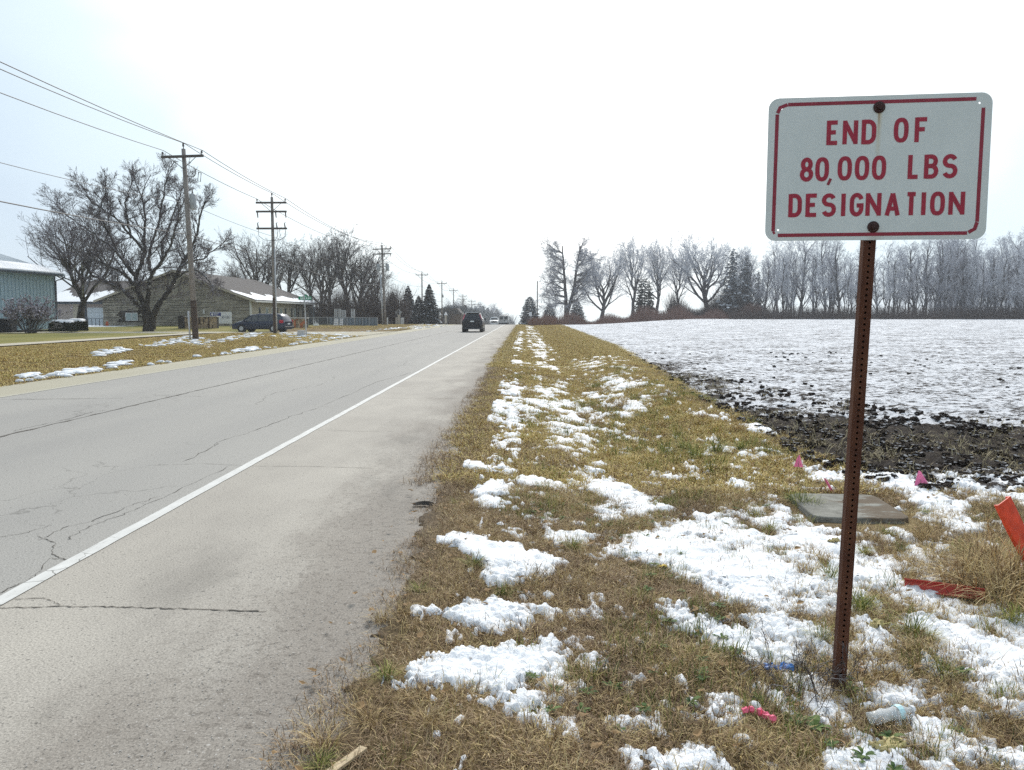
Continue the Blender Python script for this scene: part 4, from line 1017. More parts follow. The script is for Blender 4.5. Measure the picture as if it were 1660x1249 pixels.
brush('wood_undergrowth', 'grey brown undergrowth at the foot of the wood behind the sign', 'brush', fx(1180, 1740, 142, 162), 16000, (0.6, 2.6), 'twig_brown', 2, 0.022)
brush('thicket', 'tangled brown bushes in front of the dome-shaped tree and pines', 'brush', fx(1085, 1240, 160, 172, lambda p: 0.9 + 0.5 * np.sin(p * .06)), 6500, (1.5, 5.0), 'twig_brown', 3, 0.026)
brush('dense_thicket', 'tall dense grey thicket filling the wood at the right edge', 'brush', fx(1500, 1740, 150, 185, lambda p: 1.0 + 0.3 * np.sin(p * .05)), 3500, (2, 8), 'twig_frost_dark', 4, 0.018, 0.3)
brush('fence_brush', 'dark tangled brush behind the wire fence and street corner', 'brush', fx(515, 660, 108, 122, lambda p: 1.0 + 0.3 * np.sin(p * .15)), 8000, (1.0, 4.8), 'twig_brown', 5, 0.022, 0.4)
brush('roadside_weeds', 'reddish dry weeds on the right shoulder at the crest of the road', 'weeds', fx(858, 900, 120, 150), 2500, (0.4, 1.6), 'brush_red', 6, 0.02, 0.4)

# ------------------------------------------------------------------ conifers
def conifer(seed, Ht, rad, n, size, droop=0.25, shape=1.0, ragged=0.35, base=0.04, snow=0.3, irregular=0.0):
    g = np.random.default_rng(seed)
    t_ = g.uniform(0, 1, n) ** 0.75; t_ = base + (1 - base) * (1 - t_ ** 1.0)
    az = g.uniform(0, 6.28, n); lev = np.clip((np.round((t_ + 0.03 * np.sin(az * 3)) * 15) / 15) * 0.5 + t_ * 0.5, 0, 1)
    out_ = rad * (1 - lev) ** shape * (1 - ragged * (0.5 + 0.5 * np.sin(az * 5 + lev * 43 + g.uniform(0, 1, n)))) * np.sqrt(g.uniform(0.1, 1, n)) + 0.05
    if irregular: out_ = out_ * (1 + irregular * np.sin(lev * 29 + az * 2))
    x = np.cos(az) * out_; y = np.sin(az) * out_; z = lev * Ht - droop * out_ + g.normal(0, 0.10, n) * size * 2
    s_ = size * g.uniform(0.5, 1.3, n) * (0.5 + 0.7 * (1 - lev))
    c_ = np.stack([x, y, z], 1)
    d = np.stack([np.cos(az + g.normal(0, .5, n)), np.sin(az + g.normal(0, .5, n)), g.normal(-0.15, 0.3, n)], 1); d /= np.linalg.norm(d, axis=1, keepdims=True)
    sdv = np.cross(d, np.stack([g.normal(0, .35, n), g.normal(0, .35, n), np.ones(n)], 1)); sdv /= np.linalg.norm(sdv, axis=1, keepdims=True)
    L_ = s_[:, None]; wv_ = s_[:, None] * 0.42
    V = np.stack([c_ - d * L_ * .5 - sdv * wv_ * .5, c_ - d * L_ * .5 + sdv * wv_ * .5, c_ + d * L_ * .25 + sdv * wv_, c_ + d * L_ * .8, c_ + d * L_ * .25 - sdv * wv_], 1)
    F = np.arange(n * 5).reshape(-1, 5)
    outer = out_ > rad * (1 - lev) ** shape * 0.45
    pick = outer & (g.uniform(0, 1, n) < snow) & (np.sin(az * 3 + lev * 31) + np.sin(lev * 57 + az) > -0.3)
    Vs = V[pick] + np.array([0, 0, 0.06]) ; Fs = np.arange(len(Vs) * 5).reshape(-1, 5)
    return (V.reshape(-1, 3), F), (Vs.reshape(-1, 3), Fs)
def conifer_kind(name, seed, Ht, rad, n, size, mat, **kw):
    a, b = conifer(seed, Ht, rad, n, size, **kw)
    tr = MB().tube([(0, 0, -0.2), (0, 0, Ht * 0.5), (0, 0, Ht * 0.97)], [Ht * 0.016, Ht * 0.010, 0.02], 6)
    return (mesh(name + '_trunk', tr.V, tr.F, M['bark_dark']), mesh(name + '_needles', a[0], a[1], M[mat]), mesh(name + '_snow', b[0], b[1], M['clump_snow']) if len(b[0]) else None)
def place_con(name, ms, label, loc, s=1.0, rz=0.0, group=None, sz=None):
    t = thing(name, label, 'tree', loc, rz, group); t.scale = (s, s, sz or s)
    link(bpy.data.objects.new('trunk', ms[0]), t); link(bpy.data.objects.new('crown', ms[1]), t)
    if ms[2]: tag(link(bpy.data.objects.new('branch_snow', ms[2]), t), kind='stuff')
    return t
sp1 = conifer_kind('spruce_a', 1, 10, 3.0, 9000, 0.42, 'needle_blue', snow=0.16, shape=0.62, ragged=0.35)
sp2 = conifer_kind('spruce_b', 2, 10, 3.2, 9000, 0.42, 'needle_blue', snow=0.16, shape=0.68, ragged=0.4)
jun = conifer_kind('juniper', 3, 6, 1.7, 5000, 0.3, 'needle_frost', snow=0.0, shape=0.45, ragged=0.35, droop=-0.2)
ivy = conifer_kind('ivy', 4, 8, 2.1, 5000, 0.35, 'needle', snow=0.02, shape=0.22, ragged=0.3, droop=0.0)
pin = conifer_kind('pine', 5, 14, 3.6, 1700, 0.8, 'needle_frost', snow=0.12, shape=0.38, ragged=0.85, droop=0.05, base=0.15, irregular=0.45)
def con_at(name, ms, H0, px, top, base_row, Y, lab, rz=0.0, wd=1.0, group=None):
    q = D(px, 509, Y); z0 = float(H(q[0], Y)) - 0.1; ztop = D(px, top, Y)[2]; s_ = (ztop - z0) / H0
    return place_con(name, ms, lab, (q[0], Y, z0), s_ * wd, rz, group, sz=s_)
con_at('spruce_tree', sp1, 10, 662, 464, 525, 128, 'snow-dusted dark spruce left of the fourth pole', 0.3, 1.0, 'roadside spruces')
con_at('spruce_tree', sp2, 10, 696, 462, 525, 130, 'snow-dusted dark spruce with the broad top right of the fourth pole', 1.3, 1.1, 'roadside spruces')
con_at('spruce_tree', sp2, 10, 679, 480, 525, 131, 'low spruce filling the gap between the two tall roadside spruces', 2.3, 1.3, 'roadside spruces')
con_at('spruce_tree', sp1, 10, 637, 474, 527, 120, 'small browner spruce right of the twin transformer pole', 4.0, 1.15, 'roadside spruces')
con_at('juniper_tree', jun, 6, 859, 482, 526, 158, 'dark juniper standing at the crest beside the road', 0, 1.35)
con_at('juniper_tree', jun, 6, 891, 493, 522, 190, 'low dark juniper behind the small utility pole', 1, 1.5, 'low junipers behind the forked tree')
con_at('juniper_tree', jun, 6, 935, 488, 520, 195, 'low dark juniper right of the forked frosty tree', 2, 1.4, 'low junipers behind the forked tree')
con_at('ivy_covered_stump', ivy, 8, 1045, 452, 517, 168, 'blunt dark green ivy-covered trunk among the frosty trees', 0, 1.0)
for i, (px, top) in enumerate([(1186, 404), (1208, 415), (1228, 440)]):
    con_at('pine_tree', pin, 14, px, top, 516, 160 + 4 * i, ['ragged grey green pine touching the dome-shaped tree', 'ragged pine in the middle of the pine group', 'shortest ragged pine nearest the sign'][i], i * 2.1, 0.85 - .1 * i, 'ragged pines')
# far row of trees along the left of the road
rf = random.Random(9)
for i in range(46):
    px = 722 + (832 - 722) * (i / 45) ** 0.9 + rf.uniform(-2, 2); f_ = max(0.0, (px - 722) / 110)
    Y = 190 + 330 * f_ ** 1.5 + rf.uniform(-8, 8); q = D(px, 509, Y); toprow = np.interp(px, [722, 745, 780, 800, 815, 832], [500, 497, 499, 501, 510, 521]) + rf.uniform(-3.5, 3.5)
    z0 = float(H(q[0], Y)) - 0.2; ht = max(2.5, D(px, toprow, Y)[2] - z0)
    if i % 3 == 0: place_con('distant_spruce', (jun[0], jun[1], None), 'distant conifer in the tree row left of the road', (q[0], Y, z0), ht / 6 * 0.8, rf.uniform(0, 6), 'distant tree row', sz=ht / 6)
    else: place_tree('distant_tree', wv[i % 5], 'distant bare tree in the row left of the road', (q[0], Y, z0), rf.uniform(0, 6), ht / 14 * 1.2, 'distant tree row', sz=ht / 14)
for i, (px, top, Y) in enumerate([(735, 485, 210), (747, 476, 230), (728, 490, 200)]):
    q = D(px, 509, Y); z0 = float(H(q[0], Y)); place_tree('distant_tree', tm2, ['taller faint bare tree left of the sixth pole', 'tallest faint bare tree right behind the sixth and seventh poles', 'shorter faint bare tree at the foot of the lamp pole'][i], (q[0], Y, z0), i * 2.0, (D(px, top, Y)[2] - z0) / 17, 'taller distant trees')
brush('distant_thicket', 'dark thicket under the distant tree row left of the road', 'brush', lambda g, n: ((lambda f: ((722 + 108 * f - 850) / FPX * (185 + 300 * f ** 1.5), 185 + 300 * f ** 1.5, 1 + f))(g.uniform(0, 1, n))), 7000, (1.5, 5), 'needle_frost', 12, 0.09, 0.3)

# ------------------------------------------------------------------ buildings
simple('blue_metal', (0.33, 0.45, 0.51), 0.5, var=0.08, scale=2)
simple('blue_roof', (0.22, 0.28, 0.33), 0.6, var=0.12, scale=2)
simple('dark_trim', (0.035, 0.05, 0.065), 0.5)
simple('stone_block', (0.29, 0.265, 0.215), 0.9, var=0.35, scale=1.2, bump=0.4)
simple('stone_joint', (0.045, 0.04, 0.033), 0.95)
simple('lap_siding', (0.40, 0.36, 0.28), 0.8, var=0.08)
simple('lap_tan', (0.34, 0.29, 0.26), 0.8, var=0.06)
simple('shingle', (0.075, 0.068, 0.066), 0.9, var=0.25, scale=5)
simple('white_trim', (0.62, 0.62, 0.60), 0.6, var=0.05)
simple('garage_white', (0.52, 0.57, 0.60), 0.6, var=0.04)
t = NT('window_glass'); M['glass'] = t.fin((0.03, 0.045, 0.05), 0.08, 0, 0.6)
t = NT('window_pale'); M['glass_pale'] = t.fin((0.30, 0.36, 0.36), 0.15, 0, 0.6)
simple('ledgestone', (0.42, 0.32, 0.21), 0.9, var=0.5, scale=3)
simple('ledgestone_dark', (0.10, 0.07, 0.05), 0.9, var=0.5, scale=3)
simple('ledgestone_rust', (0.48, 0.16, 0.06), 0.9, var=0.4, scale=3)
simple('cap_concrete', (0.5, 0.48, 0.44), 0.85, var=0.08)
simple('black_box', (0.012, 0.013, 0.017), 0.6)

# blue metal building: its long wall faces the road
bx = -43.4; y0b, y1b = 38.0, 74.0; zb = 0.2
b = thing('metal_building', 'blue grey ribbed metal building at the left edge', 'building', (bx, y1b, zb))
MB().box(-22, 0, y0b - y1b, 0, 0, 5.0).build('wall', M['blue_metal'], b)
me = None
for k in range(72):
    y_ = -0.25 - k * 0.5
    if me is None: r_ = MB().box(0.001, 0.045, -0.05, 0.05, 0.05, 4.95).build('rib', M['dark_trim'] if False else M['blue_metal'], b); me = r_.data; r_.location = (0, y_, 0)
    else: o = link(bpy.data.objects.new('rib', me), b); o.location = (0, y_, 0)
rm = MB().poly([(0.7, 0, 4.85), (0.7, 0, 5.05), (-11, 0, 8.8), (-22.7, 0, 5.05), (-22.7, 0, 4.85)], (0, y0b - y1b, 0)).build('roof', M['blue_roof'], b); rm.location = (0, 0.5, 0)
MB().poly([(0.66, 0, 5.075), (0.66, 0, 5.16), (-2.0, 0, 6.0), (-2.0, 0, 5.925)], (0, y0b - y1b + 0.2, 0)).build('roof_snow', M['snow'], rm).location = (0, -0.1, 0)
MB().box(0.70, 0.82, y0b - y1b, 0, 4.83, 5.0).tube([(0.76, 0.4, 4.85), (0.5, 0.42, 4.6), (0.1, 0.3, 4.5), (0.06, 0.1, 4.4), (0.06, 0.1, 0.2)], 0.05, 6).build('gutter', M['dark_trim'], b)
MB().box(-0.12, 0.05, -0.12, 0.05, 0, 5.0).build('corner_trim', M['dark_trim'], b)

# stone gabled building
Yg = 92.0; xl = -48.5; xr = -31.4; L_b = 27.0; ze = 3.25; zr = 6.45; z0b = 0.0
b = thing('stone_building', 'long gabled building with grey brown stone block end wall', 'building', ((xl + xr) / 2, Yg, z0b))
hw = (xr - xl) / 2
MB().poly([(-hw, 0, 0), (hw, 0, 0), (hw, 0, ze), (0, 0, zr - 0.1), (-hw, 0, ze)], (0, L_b, 0)).build('wall', M['stone_joint'], b)
rb = random.Random(6); mb = MB(); zc = 0.02; ch = 0.19
while zc < zr - 0.4:
    lim = hw if zc + ch < ze else hw * (zr - 0.1 - zc - ch) / (zr - 0.1 - ze)
    x_ = -lim
    while x_ < lim - 0.1:
        l_ = rb.uniform(0.5, 1.9); x2 = min(x_ + l_, lim - 0.01)
        if not (-hw + 2.55 < x2 and x_ < -hw + 4.1 and 0.75 < zc + ch and zc < 1.75):
            pr = rb.uniform(0.03, 0.10); gap = 0.06 if rb.random() < (0.85 if (x_ < 2.5 and zc < 3.4) else 0.25) else 0.008
            mb.box(x_ + 0.012, x2 - 0.012, -pr, 0.02, zc + gap, zc + ch)
        x_ = x2
    zc += ch
o = mb.build('stone_course', M['stone_block'], b); tag(o, kind='stuff')
wn = MB().box(-hw + 2.6, -hw + 4.0, -0.06, 0.02, 0.8, 1.72).build('window', M['white_trim'], b)
for x_ in (-hw + 2.68, -hw + 3.36): MB().box(x_, x_ + 0.58, -0.075, -0.061, 0.88, 1.64).build('pane', M['glass_pale'], wn)
wn = MB().box(3.05, 3.25, -0.12, 0.02, 1.6, 2.1).build('wall_lamp', M['white_trim'], b)
# side wall lap siding
mb = MB()
for k in range(17):
    z_ = 0.05 + k * 0.19; mb.poly([(hw + 0.001, 0, z_), (hw + 0.045, 0, z_), (hw + 0.012, 0, z_ + 0.185), (hw + 0.001, 0, z_ + 0.185)], (0, L_b, 0))
o = mb.build('siding_board', M['lap_siding'], b); tag(o, kind='stuff')
MB().box(hw - 0.1, hw + 0.07, -0.12, 0.1, 0, ze).build('corner_trim', M['white_trim'], b)
for y_, wd, pale in ((2.7, .35, 0), (5.1, .8, 1), (7.4, .8, 1), (9.5, .35, 0), (10.8, .8, 1), (13.0, .35, 0), (15.8, .4, 0), (17.0, .8, 1), (19.0, .3, 0), (21.3, .3, 0), (25.2, .9, 1)):
    f_ = MB().box(hw, hw + 0.07, y_, y_ + wd + 0.2, 1.0 if pale else 1.1, 2.35).build('window', M['white_trim'] if pale else M['dark_trim'], b)
    MB().box(hw + 0.071, hw + 0.085, y_ + 0.08, y_ + wd + 0.1, 1.08 if pale else 1.15, 2.25).build('pane', M['glass_pale'] if pale else M['glass'], f_)
MB().tube([(hw + 0.1, 18.3, 0.1), (hw + 0.1, 18.3, ze)], 0.05, 6).build('downpipe', M['stone_joint'], b)
sl_ = (zr - ze) / hw; ov = 0.75
def roofside(sg):
    return [(0, 0, zr), (0, 0, zr + 0.16), (sg * (hw + ov), 0, ze - ov * sl_ + 0.16), (sg * (hw + ov), 0, ze - ov * sl_)]
mb = MB().poly(roofside(1), (0, L_b + 1.2, 0)); mb.poly(roofside(-1), (0, L_b + 1.2, 0))
rf_ = mb.build('roof', M['shingle'], b); rf_.location = (0, -0.6, 0)
for sg in (1, -1):
    MB().poly([(0, -0.05, zr + 0.12), (0, -0.05, zr - 0.12), (sg * (hw + ov), -0.05, ze - ov * sl_ - 0.10), (sg * (hw + ov), -0.05, ze - ov * sl_ + 0.14)], (0, 0.05, 0)).build('rake_board', M['lap_siding'], rf_)
MB().box(hw + ov + 0.002, hw + ov + 0.13, 0, L_b + 1.2, ze - ov * sl_ - 0.05, ze - ov * sl_ + 0.13).build('gutter', M['white_trim'], rf_)
V = []; F = []; rr = random.Random(4); n = 60      # snow along the lower slope, ragged upper edge
for i in range(n + 1):
    y_ = 0.1 + (L_b + 1.0) * i / n; up = 2.6 - 1.1 * i / n + 0.9 * math.sin(i * 0.55) * math.exp(-i / 30) + rr.uniform(-.25, .25)
    for s_ in (hw + ov - 0.02, hw + ov - 0.3, hw + ov - up):
        V.append((s_, y_, zr - s_ * sl_ + 0.165 + (0.07 if s_ != hw + ov - up else 0.004)))
F = [(i * 3 + k, i * 3 + k + 1, i * 3 + k + 4, i * 3 + k + 3) for i in range(n) for k in range(2)]
obj('roof_snow', V, F, M['snow'], rf_)
for px_, y_ in ((0.9, 9), (0.7, 21)): MB().tube([(px_, y_, zr - 0.3), (px_, y_, zr + 0.55)], 0.07, 6).build('vent_pipe', M['white_trim'], rf_)

# lower building between the two, garage door
Yc = 99.0; gx0, gx1 = -59.5, -48.7
b = thing('garage_building', 'tan building with snow-covered roof and pale garage door between the two larger ones', 'building', ((gx0 + gx1) / 2, Yc, 0))
hw2 = (gx1 - gx0) / 2
MB().box(-hw2, hw2, 0, 16, 0, 2.85).build('wall', M['lap_tan'], b)
q = lambda px: D(px, 509, Yc)[0] - (gx0 + gx1) / 2
dr = MB().box(q(142), q(171), -0.05, 0, 0.02, 2.35).build('garage_door', M['garage_white'], b)
for k in range(1, 4): MB().box(q(142), q(171), -0.058, -0.051, 0.58 * k - .012, 0.58 * k + .012).build('door_seam', M['grey_tank'], dr)
MB().box(q(137), q(141), -0.04, 0, 0.0, 2.85).build('downpipe', M['dark_trim'], b)
MB().box(q(89), q(94), -0.05, 0, 0.0, 2.1).build('door', M['garage_white'], b)
MB().box(q(119), q(127), -0.04, 0, 0.0, 2.83).build('wall_panel', M['lap_siding'], b)
rf_ = MB().poly([(0, -0.7, 2.8), (0, -0.7, 3.0), (0, 9, 6.0), (0, 18, 3.0), (0, 18, 2.8)], (2 * hw2 + 4, 0, 0)).build('roof', M['shingle'], b); rf_.location = (-hw2, 0, 0)
V = []; n = 40; rr = random.Random(14)
for i in range(n + 1):
    x_ = (2 * hw2 + 0.0) * i / n; up = 3.0 + 1.3 * math.sin(i * 0.33 + 1) + rr.uniform(-.5, .5) + 1.0 * (i / n > .55)
    for y_ in (-0.68, 0.2, up): V.append((x_, y_, 3.0 + (y_ + 0.7) * 3.0 / 9.7 + (0.09 if y_ != up else 0.006)))
obj('roof_snow', V, [(i * 3 + k, i * 3 + k + 1, i * 3 + k + 4, i * 3 + k + 3) for i in range(n) for k in range(2)], M['snow'], rf_)
MB().box(-hw2, hw2, -0.82, -0.702, 2.8, 3.0).build('gutter', M['dark_trim'], b)

# ------------------------------------------------------------------ hedges, shrub, box at the left
rs = random.Random(21); out_ = []; PS = dict(segs=[5, 4, 3, 3], wob=0.12, up=[0.10, 0.06, 0.03], tip=0.011, max=4, kids=[5, 5, 4], first=0.25, ang=(20, 50), ratio=0.5)
for k in range(36):
    az = rs.uniform(0, 6.28); el = math.radians(rs.uniform(32, 88)); s0 = rs.uniform(0, .35)
    grow(rs, out_, (math.cos(az) * s0, math.sin(az) * s0, 0), (math.cos(az) * math.cos(el), math.sin(az) * math.cos(el), math.sin(el)), rs.uniform(1.9, 2.5), 0.03, 1, PS)
q = G(48, 542, 0.15); sh = thing('frosted_shrub', 'large rounded frost-topped bare shrub before the blue metal building', 'shrub', (q[0], q[1], 0.15)); sh.scale = (1.0, 1.0, 0.92)
V, F = prisms([r for r in out_ if r[6] >= 0.018], 4); obj('stem', V, F, M['bark_grey'], sh)
V, F = prisms([r for r in out_ if r[6] < 0.018], 3); shm = obj('twig_mass', V, F, M['twig_dark'], sh)
g_ = np.random.default_rng(5); tips = np.array([r[3:6] for r in out_ if r[8] >= 3]); rad = np.hypot(tips[:, 0], tips[:, 1]); tips = tips[(tips[:, 2] > 1.15 + 0.0 * rad) & (g_.uniform(0, 1, len(tips)) < 0.45)][:5200]
def leaf_cards(P_, s_, seed, mat, name, parent, up=0.5):
    g_ = np.random.default_rng(seed); n = len(P_); a = g_.normal(0, 1, (n, 3)); a /= np.linalg.norm(a, axis=1, keepdims=True)
    b_ = np.cross(a, g_.normal(0, 1, (n, 3)) + [0, 0, up]); b_ /= np.linalg.norm(b_, axis=1, keepdims=True); s2 = (s_ * g_.uniform(.5, 1.3, n))[:, None]
    V = np.stack([P_ - a * s2, P_ + b_ * s2 * .6, P_ + a * s2, P_ - b_ * s2 * .6], 1).reshape(-1, 3)
    return obj(name, V, np.arange(n * 4).reshape(-1, 4), mat, parent)
leaf_cards(tips, 0.075, 3, M['frostc'], 'frost', sh)
sh2 = copy_tree(sh); q = G(-12, 537, 0.15); sh2.location = (q[0] - 1.3, q[1] + 1.5, 0.15); sh2.scale = (.8, .8, .75); sh2['label'] = 'smaller frosted shrub cut off by the left edge of the picture'
def boxwood(px0, px1, top, base, Y, lab, grp):
    a = D(px0, base, Y); b_ = D(px1, top, Y); W = (b_[0] - a[0]) / 2; Hh = b_[2] - 0.15
    t = thing('clipped_bush', lab, 'bush', ((a[0] + b_[0]) / 2, Y, 0.15), 0, grp)
    g_ = np.random.default_rng(int(px0)); n = 9000; d = g_.normal(0, 1, (n, 3)); d[:, 2] = np.abs(d[:, 2]); 
    m = (np.abs(d) ** 4).sum(1, keepdims=True) ** 0.25; P_ = d / m * np.array([W, W * 0.9, Hh]) * g_.uniform(.90, 1.02, (n, 1))
    leaf_cards(P_, 0.07, 4, M['box_leaf'], 'foliage', t)
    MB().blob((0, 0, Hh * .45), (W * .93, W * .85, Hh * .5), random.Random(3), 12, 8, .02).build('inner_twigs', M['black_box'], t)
    xs_ = np.linspace(-1, 1, 24); XX, YY = np.meshgrid(xs_, xs_); R4 = (np.abs(XX) ** 4 + np.abs(YY) ** 4)
    Z_ = Hh * (1 - np.clip(R4, 0, .999)) ** .25 + 0.06 + 0.04 * vn(XX * 6, YY * 6, 4); V = np.stack([XX * W, YY * W * .9, Z_], -1).reshape(-1, 3); F = grid_faces(24, 24)
    keep = (R4.ravel()[F] < 0.62 + 0.25 * vn(XX * 5, YY * 5, 8).ravel()[F]).all(1); V, F, _ = sub(V, F, keep, {})
    obj('snow_cap', V, F, M['snow'], t, True)
boxwood(85, 120, 520, 540, 67, 'left clipped dark green bush with snow cap beside the frosty shrub', 'clipped bushes')
boxwood(112, 138, 518, 539, 69.5, 'right taller clipped dark green bush in front of the vase-shaped tree', 'clipped bushes')
q = D(8, 542, 64); MB().box(-1.1, 0.75, -0.4, 0.4, 0, 1.1, 0.03).build('tmpbox', M['black_box'])
o = bpy.data.objects['tmpbox']; o.name = 'air_conditioner'; o.location = (q[0], 64, 0.12); tag(o, 'black boxy outdoor unit beside the frosty shrub', 'air conditioner')

# hydrant
simple('hydrant_red', (0.42, 0.09, 0.035), 0.5, var=0.1)
q = G(174, 532, 0); h = thing('fire_hydrant', 'small orange red fire hydrant near the garage', 'hydrant', (q[0], q[1], 0.0))
MB().tube([(0, 0, 0), (0, 0, .06), (0, 0, .07), (0, 0, .55)], [.17, .17, .12, .12], 10).build('barrel', M['hydrant_red'], h)
MB().tube([(0, 0, .55), (0, 0, .58), (0, 0, .66), (0, 0, .72), (0, 0, .76)], [.15, .15, .11, .05, .03], 10).build('bonnet', M['hydrant_red'], h)
for s_ in (-1, 1): MB().tube([(s_ * .1, 0, .42), (s_ * .2, 0, .42)], .06, 8).build('nozzle', M['hydrant_red'], h)
# little railing before the garage door
q0 = D(137, 533, 92); q1 = D(168, 533, 92); r_ = thing('railing', 'thin dark metal railing in front of the garage door', 'railing', (q0[0], 92, 0))
w_ = q1[0] - q0[0]
for k in range(6): MB().tube([(w_ * k / 5, 0, 0), (w_ * k / 5, 0, 1.05)], 0.035, 5).build('post', M['dark_trim'], r_)
MB().tube([(0, 0, 1.03), (w_, 0, 1.03)], 0.03, 5).build('rail', M['dark_trim'], r_)

# ------------------------------------------------------------------ ledgestone entrance walls
def stone_wall(px0, px1, top, Y, lab, rust=False, seed=1):
    a = D(px0, 509, Y); b_ = D(px1, 509, Y); W = b_[0] - a[0]; Hh = D(px0, top, Y)[2]; z0 = float(H(a[0], Y))
    t = thing('stone_wall', lab, 'wall', (a[0], Y, z0), 0, 'low ledgestone entrance walls'); Hh -= z0
    MB().box(0, W, 0, 0.5, 0, Hh - 0.1).build('core', M['stone_joint'], t)
    rr = random.Random(seed); cols = ['ledgestone', 'ledgestone_dark', 'ledgestone', 'ledgestone'] + (['ledgestone_rust'] * 2 if rust else [])
    x_ = 0.0; zmax = Hh - 0.12
    while x_ < W - 0.05:
        w_ = min(rr.uniform(0.10, 0.26), W - x_); z_ = 0.0
        while z_ < zmax - 0.03:
            h_ = min(rr.uniform(0.25, 0.75), zmax - z_); pr = rr.uniform(0.02, 0.10); tl = rr.uniform(-.02, .02)
            m_ = MB().poly([(x_ + .008, 0.01, z_ + .01), (x_ + w_ - .008, 0.01, z_ + .01 + tl), (x_ + w_ - .008 + tl, 0.01, z_ + h_ - .01), (x_ + .008 + tl, 0.01, z_ + h_ - .01 - tl)], (0, -pr - .01, 0))
            c_ = rr.choice(cols)
            if rust and not (0.45 < x_ / W < 0.95): c_ = rr.choice(cols[:4])
            m_.build('stone', M[c_], t)
            z_ += h_
        x_ += w_
    MB().box(-0.08, W + 0.08, -0.14, 0.6, Hh - 0.1, Hh).build('cap', M['cap_concrete'], t)
stone_wall(295, 351, 512.5, 76, 'brown ledgestone entrance wall between the first pole and the white for-sale sign', False, 2)
stone_wall(452, 497, 515, 78, 'ledgestone wall with rust orange stones behind the parked minivan', True, 3)
simple('dark_stone', (0.05, 0.045, 0.04), 0.9, var=0.4)
q = D(288, 509, 75.6); MB().box(0, 0.5, 0, 0.5, -0.1, 1.35, .03).build('stone_pier', M['dark_stone']); o = bpy.data.objects['stone_pier']; o.location = (q[0], 75.6, 0.05); tag(o, 'dark end pier at the left end of the ledgestone wall', 'pier')

